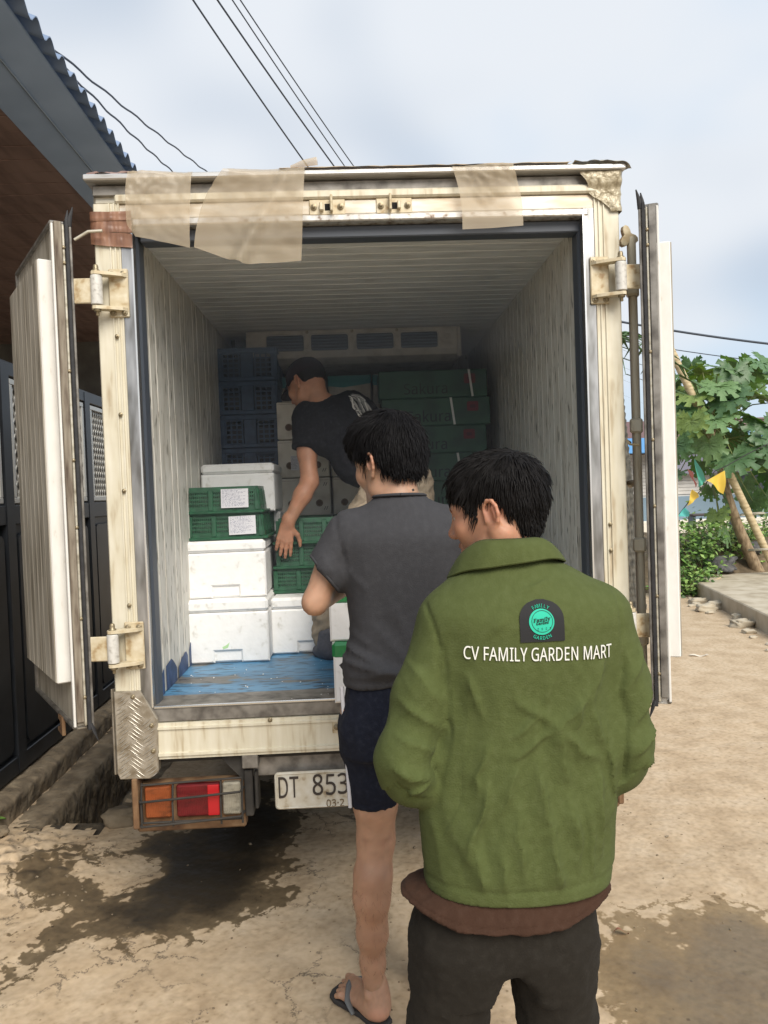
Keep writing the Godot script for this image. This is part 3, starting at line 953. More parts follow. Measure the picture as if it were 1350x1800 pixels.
	for k in 3:
		var y0: float = [2.402, 2.372, 2.43][k]
		var tl: float = [-0.012, -0.055, 0.0][k]
		var b := wrinkled(5, 26, func(u: float, v: float) -> Vector3:
			var w := u * 0.315
			var x := -0.735 - minf(w, 0.132) + 0.0
			var z := 0.0065 - maxf(0.0, w - 0.132) + 0.003 * k * 0.5
			if w > 0.132: x -= 0.0035
			var p := Vector3(x, y0 + v * [0.042, 0.046, 0.03][k] + tl * (1.0 - u) + 0.055 * (1.0 - u) * float(k == 1) * 0.4, z)
			return p + Vector3(0, 0.4, 1) * 0.005 * (fw.get_noise_3d(p.x * 0.6, p.y * 4.0, k) + 0.4))
		part("brown_tape", b, wrap_m, t)
	part("taped_edge", wrinkled(6, 22, func(u: float, v: float) -> Vector3:
		var a := v * PI * 0.9
		var p := Vector3(-0.872 + u * 0.146, 2.578 + 0.020 * sin(a), 0.03 - 0.09 * v)
		return p + Vector3(0, 1, 0.3) * 0.008 * fw.get_noise_3d(p.x * 1.5, p.y, p.z * 2.0)), wrap_m, t)
	part("foil_wrap", wrinkled(20, 26, func(u: float, v: float) -> Vector3:
		# round the corner: down the face of the post, then over the top edge
		var y := 2.425 + v * 0.13
		var x0 := 0.800 + 0.075 * smoothstep(0.55, 0.0, v) - 0.03 * smoothstep(0.6, 1.0, v)
		var w := u * (0.907 - x0 + 0.12)
		var x := minf(x0 + w, 0.9165)
		var z := 0.0075 - maxf(0.0, w - (0.907 - x0)) + 0.012 * smoothstep(0.55, 0.75, v)
		var p := Vector3(x, y, z)
		return p + Vector3(0.4, 0.2, 1) * 0.0055 * (fw.get_noise_3dv(p * 1.2) + 0.3)), foil_m, t)
	part("foil_cap", wrinkled(10, 26, func(u: float, v: float) -> Vector3:
		var a := v * PI * 0.75
		var p := Vector3(0.745 + u * 0.192, 2.580 + 0.026 * sin(a) * smoothstep(0.0, 0.08, u) - 0.03 * pow(maxf(0, u - 0.86) / 0.14, 2.0), 0.047 - 0.16 * v)
		return p + Vector3(0.2, 1, 0.3) * 0.006 * fw.get_noise_3dv(p * 1.3)), foil_m, t)
	part("taped_edge", wrinkled(5, 40, func(u: float, v: float) -> Vector3:
		var p := Vector3(-0.24 + u * 0.98, 2.5785 + 0.018 * sin(v * 2.6), 0.042 - 0.09 * v)
		return p + Vector3(0, 1, 0.2) * 0.003 * fw.get_noise_3dv(p)), grain([[0.0, rgb(160, 128, 84)], [1.0, rgb(206, 180, 136)]], 77, 0.02, 3, 1.5, 0.4), t)
	# --- flaps of yellowed clear film stuck to the top edge
	var film := grain([[0.0, rgb(190, 172, 146)], [0.5, rgb(204, 189, 164)], [1.0, rgb(212, 200, 180)]], 78, 0.006, 3, 0.8, 0.35)
	film.transparency = BaseMaterial3D.TRANSPARENCY_ALPHA
	film.albedo_color = Color(1, 1, 1, 0.52)
	film.backlight_enabled = true; film.backlight = Color(0.7, 0.66, 0.6)
	var flaps := [
		[[Vector2(-0.727, 2.581), Vector2(-0.523, 2.581), Vector2(-0.735, 2.397), Vector2(-0.713, 2.363), Vector2(-0.533, 2.314)], 0],
		[[Vector2(-0.400, 2.581), Vector2(-0.150, 2.581), Vector2(-0.525, 2.325), Vector2(-0.364, 2.262), Vector2(-0.176, 2.272)], 1],
		[[Vector2(0.330, 2.581), Vector2(0.530, 2.581), Vector2(0.362, 2.362), Vector2(0.46, 2.364), Vector2(0.566, 2.370)], 2]]
	for fd in flaps:
		var e: Array = fd[0]; var kind: int = fd[1]
		part("film_flap", wrinkled(30, 26, func(u: float, v: float) -> Vector3:
			var top: Vector2 = e[0].lerp(e[1], u)
			var bot: Vector2 = e[2].lerp(e[3], u * 2.0) if u < 0.5 else e[3].lerp(e[4], u * 2.0 - 1.0)
			var fold := 0.0
			if kind == 1: bot.y += 0.0
			var p := top.lerp(bot, v)
			if kind == 1: p.x -= 0.03 * sin(v * PI) * (1.0 - u)
			if kind == 2: p.x += 0.012 * sin(v * PI)
			var z := 0.050 + 0.022 * sin(v * 2.2 + 0.3 + kind) + 0.012 * sin(u * 5.0 + v * 3.0 + kind * 2.0)
			if kind == 1: z += 0.035 * maxf(0.0, 1.0 - absf(u - 0.62 + (v - 0.5) * 0.35) / 0.10) * v
			z += 0.006 * fw.get_noise_2d(u * 0.5, v * 0.5 + kind)
			if v < 0.06: z = lerpf(-0.01, z, v / 0.06); p.y = 2.583 - 0.004 * v / 0.06
			return Vector3(p.x, p.y, maxf(z, 0.048 if v > 0.06 else -1.0))), film, t)
	part("film_curl", MB.new().tube([Vector3(-0.20, 2.584, 0.03), Vector3(-0.155, 2.596, 0.034), Vector3(-0.112, 2.604, 0.03)], [0.006, 0.011, 0.013], 10, false), film, t)
	# --- hinges
	for s in [1.0, -1.0]:
		for y in [2.192, 1.014]:
			var X := func(x: float) -> float: return CX + s * (x - CX)
			var hb := MB.new().box(Vector3(X.call(-0.787), y, 0.0075), Vector3(0.064, 0.160, 0.009), 0.003)
			var h := part("hinge", hb, M.hinge, t)
			for lug in [0.056, -0.056]:
				var pl := PackedVector2Array()
				for k in 9:
					var a := k / 8.0
					pl.append(Vector2(X.call(-0.757 - 0.100 * a), 0.012 + 0.052 * sqrt(a)))
				for k in 9:
					var a := PI * 0.5 + PI * k / 8.0
					pl.append(Vector2(X.call(-0.846 + 0.018 * cos(a)), 0.048 + 0.018 * sin(a)))
				pl.append(Vector2(X.call(-0.815), 0.012))
				var hull := Geometry2D.convex_hull(pl)
				hull.remove_at(hull.size() - 1)
				part("lug", up_prism(hull, y + lug - 0.0055, y + lug + 0.0055, 0.001), M.hinge, h)
			part("barrel", MB.new().lathe([[0.0001, -0.048], [0.017, -0.048], [0.019, -0.045], [0.019, 0.045], [0.017, 0.048], [0.0001, 0.048]], Transform3D(Basis(), Vector3(X.call(-0.846), y, 0.050)), 18), grain([[0.0, rgb(150, 146, 138)], [0.4, rgb(198, 196, 190)], [1.0, rgb(212, 210, 206)]], 79, 0.02, 3, 4.0, 0.4), h)
			part("pin", MB.new().lathe([[0.0001, 0.085], [0.007, 0.083], [0.009, 0.076], [0.009, 0.066], [0.013, 0.066], [0.013, 0.061]], Transform3D(Basis(), Vector3(X.call(-0.846), y, 0.050)), 12), M.bolt, h)
			part("pin", MB.new().lathe([[0.012, -0.061], [0.012, -0.069], [0.006, -0.069], [0.006, -0.082], [0.0001, -0.083]], Transform3D(Basis(), Vector3(X.call(-0.846), y, 0.050)), 10), M.bolt, h)
			part("arm", MB.new().box(Vector3(X.call(-0.892), y, 0.045), Vector3(0.075, 0.082, 0.010), 0.003), M.hinge, h)
			for k in [[-0.806, 0.062], [-0.769, 0.062], [-0.806, -0.066], [-0.769, -0.066]]:
				var b := MB.new(); bolt(b, Vector3(X.call(k[0]), y + k[1], 0.012), 0.0105)
				part("bolt", b, M.bolt, h)
	# --- below the floor: chequer plate corner guards, rail, lamp clusters, number plate
	var guard_m := grain([[0.0, rgb(118, 106, 88)], [0.5, rgb(160, 152, 138)], [1.0, rgb(184, 178, 168)]], 80, 0.016, 5, 2.0, 0.42, 0.45)
	for s in [1.0, -1.0]:
		var gp := PackedVector2Array([Vector2(-0.864, 0.585), Vector2(-0.855, 0.562), Vector2(-0.757, 0.560), Vector2(-0.726, 0.585), Vector2(-0.722, 0.762), Vector2(-0.775, 0.860), Vector2(-0.864, 0.860)])
		var g := part("corner_guard", MB.new().prism(mirror(gp, s), -0.02, 0.012, 0.003), guard_m, t)
		part("guard_return", MB.new().box(Vector3(CX + s * (-0.876 - CX), 0.712, -0.045), Vector3(0.034, 0.296, 0.008), 0.002, Basis(Vector3.UP, s * 0.95)), guard_m, t)
		for q in [[-0.80, 0.842], [-0.742, 0.742], [-0.740, 0.655]]:
			var b := MB.new(); bolt(b, Vector3(CX + s * (q[0] - CX), q[1], 0.012), 0.008)
			part("rivet", b, M.bolt, g)
		var bars := MB.new()
		for r in 7:
			for c in 3:
				for k in 4:
					var dirx := 1.0 if c % 2 == 0 else -1.0
					var ctr := Vector3(-0.838 + c * 0.044, 0.838 - r * 0.050 - (c % 2) * 0.022, 0.0125)
					var dv := Vector3(0.020 * dirx, 0.015, 0)
					ctr += Vector3(0.006 * dirx, -0.010, 0) * (k - 1.5)
					var in1: Vector3 = ctr + dv
					var in2: Vector3 = ctr - dv
					var ok := true
					for ee in [in1, in2]:
						if ee.x < -0.862 or ee.x > -0.724 or ee.y < 0.564 or ee.y > 0.857 or ee.x + maxf(0.0, ee.y - 0.762) * 0.54 > -0.726: ok = false
					if not ok:
						dv *= 0.55; in1 = ctr + dv; in2 = ctr - dv; ok = true
						for ee in [in1, in2]:
							if ee.x < -0.863 or ee.x > -0.724 or ee.y < 0.562 or ee.y > 0.859 or ee.x + maxf(0.0, ee.y - 0.762) * 0.54 > -0.726: ok = false
					if ok: bars.tube([Vector3(CX + s * (in2.x - CX), in2.y, 0.0115), Vector3(CX + s * (ctr.x - CX), ctr.y, 0.0135), Vector3(CX + s * (in1.x - CX), in1.y, 0.0115)], [0.0005, 0.0026, 0.0005], 6, false)
		stuff(part("tread_pattern", bars, grain([[0.0, rgb(150, 142, 128)], [1.0, rgb(206, 202, 194)]], 81, 0.02, 3, 2.0, 0.3, 0.6), g))
	part("sill_beam", xbox(-0.742, 0.786, 0.747, 0.7935, -0.10, -0.001, 0.003), M.dull, t)
	var rail := PackedVector2Array([Vector2(0, 0.622), Vector2(0.004, 0.622), Vector2(0.004, 0.632), Vector2(0.012, 0.634), Vector2(0.012, 0.643), Vector2(0.004, 0.645), Vector2(0.004, 0.722), Vector2(0.011, 0.724), Vector2(0.011, 0.732), Vector2(0.004, 0.734), Vector2(0.004, 0.745), Vector2(-0.03, 0.745), Vector2(-0.03, 0.622)])
	part("rear_rail", MB.new().prism(rail, -0.768, 0.724, 0.0, Transform3D(Basis(Vector3(0, 0, 1), Vector3(0, 1, 0), Vector3(-1, 0, 0)), Vector3.ZERO)), M.post, t)
	var lk := part("latch_keeper", xbox(-0.135, -0.06, 0.684, 0.731, 0.003, 0.008, 0.002), M.hinge, t)
	var lb2 := MB.new(); bolt(lb2, Vector3(-0.120, 0.706, 0.008), 0.011)
	part("bolt", lb2, M.bolt, lk)
	part("lug", xbox(-0.095, -0.083, 0.69, 0.73, 0.008, 0.034, 0.003), M.hinge, lk)
	for q in [[-0.345, 0.740]]:
		var b := MB.new(); bolt(b, Vector3(q[0], q[1], 0.005), 0.008); part("rivet", b, M.bolt, t)
	part("underframe", xbox(-0.80, 0.845, 0.60, 0.622, -2.7, -0.03, 0.002), M.dark, t)
	part("cross_beam", xbox(-0.44, 0.49, 0.530, 0.605, -0.16, -0.045, 0.004), M.dull, t)
	part("end_bracket", xbox(-0.447, -0.392, 0.575, 0.622, -0.08, 0.004, 0.003), M.dull, t)
	part("gusset", MB.new().prism(PackedVector2Array([Vector2(-0.53, 0.615), Vector2(-0.44, 0.615), Vector2(-0.44, 0.52)]), -0.03, -0.024), M.dark, t)
	for s in [1.0, -1.0]:
		var X := func(x: float) -> float: return CX + s * (x - CX)
		var hb := MB.new().box(Vector3(X.call(-0.632), 0.445, -0.055), Vector3(0.372, 0.168, 0.05), 0.006)
		var ho := part("tail_lamp", hb, M.rust, t)
		part("back_plate", MB.new().box(Vector3(X.call(-0.807), 0.478, -0.03), Vector3(0.020, 0.172, 0.10), 0.004), M.rust, ho)
		part("mount", MB.new().box(Vector3(X.call(-0.430), 0.485, -0.05), Vector3(0.028, 0.16, 0.08), 0.004), M.dark, ho)
		part("mount", MB.new().box(Vector3(X.call(-0.405), 0.49, -0.05), Vector3(0.012, 0.13, 0.06), 0.004), M.dark, ho)
		for q in [[-0.737, 0.090, rgb(150, 78, 40), "amber_lens"], [-0.600, 0.150, rgb(112, 26, 30), "red_lens"], [-0.488, 0.062, rgb(168, 162, 146), "clear_lens"]]:
			var lm := mat(q[2], 0.28); lm.clearcoat_enabled = true; lm.clearcoat = 0.5
			var dirt := grain([[0.0, q[2].darkened(0.45)], [0.45, q[2].darkened(0.1)], [1.0, q[2]]], 83, 0.02, 4, 3.0, 0.35, 0.0, 3, 1)
			var ln := part(q[3], MB.new().box(Vector3(X.call(q[0]), 0.472, -0.018), Vector3(q[1], 0.112, 0.026), 0.006), dirt, ho)
			var rb := MB.new()
			var cnt := int(q[1] / 0.0065)
			for k in cnt: rb.box(Vector3(X.call(q[0] - q[1] / 2 + 0.006 + k * (q[1] - 0.012) / (cnt - 1)), 0.472, -0.0047), Vector3(0.0034, 0.098, 0.003), 0.0008)
			stuff(part("lens_ribs", rb, dirt, ln))
		var br := mat(rgb(176, 28, 34), 0.35)
		part("reflector", MB.new().box(Vector3(X.call(-0.548), 0.472, -0.003), Vector3(0.040, 0.104, 0.009), 0.002), br, ho)
		var rod = M.dark
		for y in [0.492, 0.408]:
			part("guard_rod", MB.new().tube([Vector3(X.call(-0.805), y - 0.012, -0.02), Vector3(X.call(-0.79), y - 0.008, 0.020), Vector3(X.call(-0.62), y + 0.002, 0.022), Vector3(X.call(-0.455), y + 0.012, 0.020), Vector3(X.call(-0.448), y + 0.013, -0.02)], 0.0042, 8), rod, ho)
		for x in [-0.789, -0.684, -0.522, -0.450]:
			part("guard_rod", MB.new().tube([Vector3(X.call(x), 0.54, -0.006), Vector3(X.call(x), 0.47, 0.014), Vector3(X.call(x), 0.395, 0.012)], 0.0035, 8), rod, ho)
		var er := MB.new()
		er.tube([Vector3(X.call(-0.79), 0.405, 0.0), Vector3(X.call(-0.79), 0.535, 0.0), Vector3(X.call(-0.45), 0.545, 0.0), Vector3(X.call(-0.45), 0.405, 0.0), Vector3(X.call(-0.79), 0.405, 0.0)], 0.004, 6)
		part("gasket", er, rod, ho)
	var pm := grain([[0.0, rgb(128, 108, 80)], [0.3, rgb(190, 182, 164)], [1.0, rgb(214, 212, 204)]], 84, 0.012, 5, 2.0, 0.5)
	var pt := part("number_plate", MB.new().prism(rounded(Vector2(-0.11, 0.486), Vector2(0.462, 0.128), 0.014), -0.02, -0.012, 0.002), pm, t)
	var rimq := MB.new()
	var rr := rounded(Vector2(-0.11, 0.486), Vector2(0.452, 0.118), 0.012)
	var ring := []
	for k in rr.size() + 1: ring.append(Vector3(rr[k % rr.size()].x, rr[k % rr.size()].y, -0.012))
	part("rim", rimq.tube(ring, 0.003, 6, false), pm, pt)
	var ink := mat(rgb(58, 50, 44), 0.7)
	text("DT", "Droid Sans", 0.072, 0.006, Vector3(-0.296, 0.498, -0.011), ink, pt, 0.62)
	text("853", "Droid Sans", 0.072, 0.006, Vector3(-0.149, 0.502, -0.011), ink, pt, 0.80)
	text("03·2", "Droid Sans", 0.024, 0.004, Vector3(-0.135, 0.437, -0.011), mat(rgb(110, 92, 66), 0.7), pt)
	# running gear, in the dark under the floor
	for s in [-1.0, 1.0]:
		part("frame_rail", xbox(CX + s * 0.36 - 0.03, CX + s * 0.36 + 0.03, 0.46, 0.60, -4.4, -0.2, 0.006), M.dark, t)
		for zz in [-1.75, -3.9]:
			var wx = CX + s * (0.66 if zz > -2 else 0.70)
			var wh := part("wheel", MB.new().lathe([[0.15, -0.11], [0.32, -0.11], [0.365, -0.085], [0.375, -0.04], [0.375, 0.04], [0.365, 0.085], [0.32, 0.11], [0.15, 0.11]], Transform3D(Basis(Vector3.BACK, PI / 2), Vector3(wx, 0.375, zz)), 32), M.rubber, t)
			part("rim", MB.new().lathe([[0.0001, -0.05], [0.12, -0.05], [0.17, -0.08], [0.20, -0.112], [0.20, 0.112], [0.17, 0.08], [0.12, 0.05], [0.0001, 0.05]], Transform3D(Basis(Vector3.BACK, PI / 2), Vector3(wx, 0.375, zz)), 24), M.dull, wh)
	part("axle", MB.new().tube([Vector3(-0.6, 0.375, -1.75), Vector3(0.65, 0.375, -1.75)], 0.06, 12), M.dark, t)
	part("gearbox", MB.new().lathe([[0.0001, -0.14], [0.10, -0.12], [0.14, 0.0], [0.10, 0.12], [0.0001, 0.14]], Transform3D(Basis(Vector3.RIGHT, PI / 2), Vector3(CX, 0.375, -1.75)), 16), M.dark, t)
	var cab := part("cab", MB.new().prism(PackedVector2Array([Vector2(-2.85, 0.55), Vector2(-2.85, 2.05), Vector2(-2.95, 2.12), Vector2(-3.9, 2.1), Vector2(-4.35, 1.35), Vector2(-4.42, 0.55)]), -0.82, 0.82, 0.02, Transform3D(Basis(Vector3(0, 0, 1), Vector3(0, 1, 0), Vector3(-1, 0, 0)), Vector3(CX, 0, 0))), M.post, t)
	for s in [-1.0, 1.0]:
		part("door_window", xbox(CX + s * 0.825 - 0.006, CX + s * 0.825 + 0.006, 1.38, 1.98, -3.85, -3.05, 0.003), mat(rgb(40, 46, 50), 0.1), cab)
	make_cooler(t)
	make_doors(t)

func rounded(c: Vector2, s: Vector2, r: float, n := 5) -> PackedVector2Array:
	var o := PackedVector2Array()
	for q in 4:
		var cc := c + Vector2([1, -1, -1, 1][q] * (s.x / 2 - r), [1, 1, -1, -1][q] * (s.y / 2 - r))
		for k in n: o.append(cc + Vector2.from_angle(PI / 2 * (q + float(k) / (n - 1))) * r)
	return o
func text_mesh(s: String, font: String, h: float, depth: float, bold := false) -> TextMesh:
	var f := SystemFont.new()
	f.font_names = PackedStringArray([font])
	if bold: f.font_weight = 700
	var m := TextMesh.new()
	m.text = s; m.font = f; m.font_size = 64; m.pixel_size = h / 46.0; m.depth = depth; m.curve_step = 1.0
	return m
func text(s: String, font: String, h: float, depth: float, at: Vector3, mt: Material, parent: Node3D, sx := 1.0) -> MeshInstance3D:
	var o := MeshInstance3D.new()
	o.name = "lettering"
	o.mesh = text_mesh(s, font, h, depth); o.material_override = mt
	parent.add_child(o, true)
	o.position = at - gpos(parent)
	o.scale.x = sx
	return o

func make_cooler(t: Node3D) -> void:   # the evaporator under the ceiling
	var cm := grain([[0.0, rgb(130, 124, 112)], [0.4, rgb(178, 173, 162)], [1.0, rgb(196, 192, 182)]], 85, 0.012, 4, 1.5, 0.55)
	var prof := PackedVector2Array([Vector2(-1.70, 2.412), Vector2(-1.70, 2.292), Vector2(-1.715, 2.262), Vector2(-1.80, 2.236), Vector2(-2.30, 2.225), Vector2(-2.40, 2.30), Vector2(-2.40, 2.412)])
	var c := part("cooler", MB.new().prism(prof, -0.575, 0.595, 0.0, Transform3D(Basis(Vector3(0, 0, 1), Vector3(0, 1, 0), Vector3(-1, 0, 0)), Vector3.ZERO)), cm, t)
	for e in [-0.592, 0.585]:
		part("end_cap", xbox(e - 0.008, e + 0.016, 2.248, 2.414, -2.38, -1.71, 0.006), cm, c)
	for x in [-0.382, -0.136, 0.117, 0.364]:
		part("grille", MB.new().prism(rounded(Vector2(x, 2.342), Vector2(0.208, 0.090), 0.014), -1.72, -1.697, 0.002), mat(rgb(30, 40, 56), 0.6), c)
		var g := c.get_child(c.get_child_count() - 1)
		for k in 5:
			var y := 2.308 + k * 0.017
			part("slat", MB.new().box(Vector3(x, y, -1.694), Vector3(0.196, 0.006, 0.012), 0.0015, Basis(Vector3.RIGHT, 0.5)), mat(rgb(70, 84, 104), 0.45), g)
		var fr := MB.new()
		var rr := rounded(Vector2(x, 2.342), Vector2(0.212, 0.094), 0.015)
		var ring := []
		for k in rr.size() + 1: ring.append(Vector3(rr[k % rr.size()].x, rr[k % rr.size()].y, -1.698))
		part("bezel", fr.tube(ring, 0.004, 6, false), cm, g)
	for x in [-0.26, -0.01, 0.24]:
		part("screw", MB.new().lathe([[0.0001, 0.004], [0.008, 0.003], [0.009, 0.0]], Transform3D(Basis(Vector3.RIGHT, PI / 2), Vector3(x, 2.400, -1.699)), 10), M.bolt, c)
	part("sticker", xbox(0.50, 0.545, 2.335, 2.375, -1.6995, -1.6985, 0.0), printed(91, 96, 96, 5, rgb(178, 172, 160), rgb(90, 88, 90)), c)
	for x in [-0.62, -0.70]:
		part("pipe", MB.new().tube([Vector3(x, 2.41, -1.9), Vector3(x, 2.34, -1.92), Vector3(x + 0.06, 2.30, -1.95)], 0.012, 8), M.rubber, c)

# paper with rows of small print
func printed(sd: int, w: int, h: int, lines: int, paper: Color, ink: Color) -> StandardMaterial3D:
	var r := RandomNumberGenerator.new(); r.seed = sd
	var im := Image.create(w, h, false, Image.FORMAT_RGB8)
	im.fill(paper)
	var lh := h / (lines + 1)
	for l in lines:
		var y := int((l + 0.6) * lh)
		var x := int(w * 0.05)
		var stop := int(w * r.randf_range(0.6, 0.96))
		while x < stop:
			var ww := r.randi_range(3, 12)
			im.fill_rect(Rect2i(x, y, mini(ww, stop - x), maxi(1, int(lh * r.randf_range(0.3, 0.5)))), ink.lerp(paper, r.randf_range(0.0, 0.5)))
			x += ww + r.randi_range(2, 5)
	var m := mat(Color.WHITE, 0.6)
	m.albedo_texture = tex(im)
	return m

func make_doors(t: Node3D) -> void:
	for side in [0, 1]:
		var s := -1.0 if side == 0 else 1.0           # which way the inner face looks along local z
		var d := Vector3(-0.53, 0, -0.85) if side == 0 else Vector3(0.365, 0, -0.93)
		d = d.normalized()
		var at := Vector3(-0.925, 0, 0.045) if side == 0 else Vector3(0.944, 0, 0.085)
		var bs := Basis(d, Vector3.UP, d.cross(Vector3.UP))
		var skin_m = M.doorwood if side == 0 else M.white
		var o := part("door", MB.new().box(Vector3(0.345, 1.585, s * 0.027), Vector3(0.67, 1.665, 0.046), 0.004), skin_m, t, false)
		o.transform = Transform3D(bs, at - gpos(t))
		if side == 0: o.set_meta("label", "left door leaf swung back, its weathered grey inner panel showing")
		else: o.set_meta("label", "right door leaf swung back, seen along its edge")
		# hinge-side edge: aluminium channel, worn brown filling, rubber lips
		var lip := func(nm: String, x0: float, x1: float, z0: float, z1: float, mt: Material, y0 := 0.765, y1 := 2.405) -> MeshInstance3D:
			return part(nm, MB.new().box(Vector3((x0 + x1) / 2, (y0 + y1) / 2, s * (z0 + z1) / 2), Vector3(x1 - x0, y1 - y0, z1 - z0), 0.002), mt, o, false)
		lip.call("edge_bead", -0.004, 0.012, 0.052, 0.060, M.white)
		lip.call("edge_channel", -0.010, 0.012, 0.028, 0.051, M.brown_seal if side == 0 else M.dull, 0.78, 2.412)
		lip.call("screw_strip", -0.006, 0.012, 0.019, 0.027, M.alu)
		lip.call("edge_seal", -0.013, 0.012, 0.007, 0.018, M.rubber, 0.75, 2.42)
		lip.call("edge_seal", -0.009, 0.012, -0.003, 0.006, M.dull, 0.748, 2.42)
		var torn := MB.new().tube([Vector3(-0.006, 2.40, s * 0.004), Vector3(-0.010, 2.43, s * 0.0), Vector3(-0.014, 2.462, s * -0.008)], [0.009, 0.007, 0.002], 8, true, 0.5)
		part("torn_lip", torn, M.rubber, o, false)
		part("torn_lip", MB.new().tube([Vector3(-0.006, 2.40, s * 0.014), Vector3(-0.008, 2.425, s * 0.010), Vector3(-0.006, 2.452, s * 0.006)], [0.007, 0.006, 0.002], 8, true, 0.5), M.rubber, o, false)
		part("torn_lip", MB.new().tube([Vector3(-0.006, 0.77, s * 0.006), Vector3(-0.012, 0.745, s * 0.0), Vector3(-0.020, 0.715, s * -0.01)], [0.009, 0.008, 0.002], 8, true, 0.5), M.rubber, o, false)
		for y in [2.33, 2.28, 1.93, 1.64, 1.42, 1.12, 0.86]:
			var xf := Transform3D(Basis(Vector3.BACK, PI / 2), Vector3(-0.006, y, s * 0.023))
			part("screw", MB.new().lathe([[0.0001, 0.004], [0.004, 0.004], [0.006, 0.002], [0.006, 0.0]], xf, 10), M.bolt, o, false)
		# rim of the leaf, then the thick insulated block
		part("rim", MB.new().box(Vector3(0.345, 2.411, s * 0.035), Vector3(0.67, 0.016, 0.052), 0.004), M.dull, o, false)
		part("rim", MB.new().box(Vector3(0.345, 0.762, s * 0.035), Vector3(0.67, 0.016, 0.052), 0.004), M.dull, o, false)
		part("rim", MB.new().box(Vector3(0.676, 1.585, s * 0.032), Vector3(0.014, 1.665, 0.056), 0.004), M.dull, o, false)
		var x0 := 0.048; var x1 := 0.590
		var y0 := 0.905; var y1 := 2.300
		var blk := part("insulated_block", MB.new().box(Vector3((x0 + x1) / 2, (y0 + y1) / 2, s * 0.072), Vector3(x1 - x0, y1 - y0, 0.046), 0.004), M.white, o, false)
		var n := 7
		for k in n:
			var w := (x1 - x0 - 0.008) / n
			part("board", MB.new().box(Vector3(x0 + 0.004 + w * (k + 0.5), (y0 + y1) / 2, s * 0.0965), Vector3(w - 0.003, y1 - y0 - 0.006, 0.0045), 0.0018), M.doorwood, blk, false)
		# locking bar on the outer face
		var oz := -s * 0.030
		var bx := 0.36 if side == 0 else 0.16
		var bar := part("locking_bar", MB.new().tube([Vector3(bx, 0.82, oz), Vector3(bx, 2.36, oz)], 0.0155, 14), M.post, o, false)
		for y in [2.18, 1.70, 1.28, 0.95]:
			part("bracket", MB.new().box(Vector3(bx, y, oz), Vector3(0.052, 0.05, 0.044), 0.006), M.post, bar, false)
		for y in [2.36, 0.80]:
			var ck := PackedVector2Array()
			for k in 25:
				var a := TAU * k / 24.0
				var r := 0.030 + 0.012 * cos(3.0 * a + 0.6)
				ck.append(Vector2(cos(a), sin(a)) * r)
			ck.remove_at(24)
			part("cam_hook", MB.new().prism(ck, -0.008, 0.008, 0.002, Transform3D(Basis(Vector3.UP, -0.9 * s), Vector3(bx - 0.01, y, oz - s * 0.012))), M.hinge, bar, false)
		part("handle", MB.new().tube([Vector3(bx, 1.50, oz), Vector3(bx + 0.01, 1.50, oz - s * 0.03), Vector3(bx + 0.24, 1.49, oz - s * 0.034), Vector3(bx + 0.30, 1.49, oz - s * 0.03)], 0.010, 8), M.hinge, bar, false)
		if side == 0:
			part("latch_fork", MB.new().prism(PackedVector2Array([Vector2(0.0, 0.0), Vector2(0.07, 0.004), Vector2(0.07, 0.018), Vector2(0.03, 0.022), Vector2(0.03, 0.045), Vector2(0.06, 0.05), Vector2(0.06, 0.064), Vector2(0.0, 0.064)]), -0.006, 0.006, 0.001, Transform3D(Basis(), Vector3(0.16, 0.70, s * 0.06))), M.rust, o, false)
			part("strap", MB.new().tube([Vector3(-0.004, 2.36, -s * 0.012), Vector3(-0.03, 2.385, -s * 0.05), Vector3(-0.05, 2.388, -s * 0.09)], 0.005, 6), M.alu, o, false)
		else:
			part("hook", MB.new().tube([Vector3(0.11, 1.64, oz - s * 0.02), Vector3(0.05, 1.645, oz - s * 0.03), Vector3(0.03, 1.63, oz - s * 0.02), Vector3(0.01, 1.625, oz + s * 0.01)], 0.004, 6), M.bolt, o, false)

# ---------------------------------------------------------------- what the truck carries (each thing: base centre at its own origin, front towards +z)
func lattice(b: MB, x0: float, x1: float, y0: float, y1: float, z: float, nx: int, ny: int, bx: float, by: float, th: float, xf := Transform3D()) -> void:   # nx by ny holes
	var o := MB.new()
	for i in nx + 1: o.box(Vector3(lerpf(x0, x1, float(i) / nx), (y0 + y1) / 2, z), Vector3(bx, y1 - y0, th), 0.0)
	for j in ny + 1: o.box(Vector3((x0 + x1) / 2, lerpf(y0, y1, float(j) / ny), z - 0.0006), Vector3(x1 - x0, by, th - 0.0014), 0.0)
	b.add(o, xf)
func foam_box(label: String, w: float, h: float, d: float, at: Vector3, notch := true, turn := 0.0, group := "white foam boxes in the truck") -> Node3D:
	var t := thing("foam_box", label, "foam box", at, group)
	t.rotation.y = turn
	var lid := h * 0.20
	part("body", MB.new().box(Vector3(0, (h - lid) / 2, -0.006), Vector3(w, h - lid - 0.0015, d - 0.012), 0.009), M.foam, t, false)
	var f := PackedVector2Array([Vector2(-w / 2, 0.002), Vector2(-0.058, 0.002), Vector2(-0.058, 0.052), Vector2(0.056, 0.052), Vector2(0.056, 0.002), Vector2(w / 2, 0.002), Vector2(w / 2, h - lid - 0.002), Vector2(-w / 2, h - lid - 0.002)])
	if not notch: f = PackedVector2Array([Vector2(-w / 2, 0.002), Vector2(w / 2, 0.002), Vector2(w / 2, h - lid - 0.002), Vector2(-w / 2, h - lid - 0.002)])
	part("front_face", MB.new().prism(f, d / 2 - 0.02, d / 2, 0.0065), M.foam, t, false)
	part("lid", MB.new().box(Vector3(0, h - lid / 2, 0.0008), Vector3(w + 0.002, lid, d + 0.0016), 0.012), M.foam, t, false)
	return t
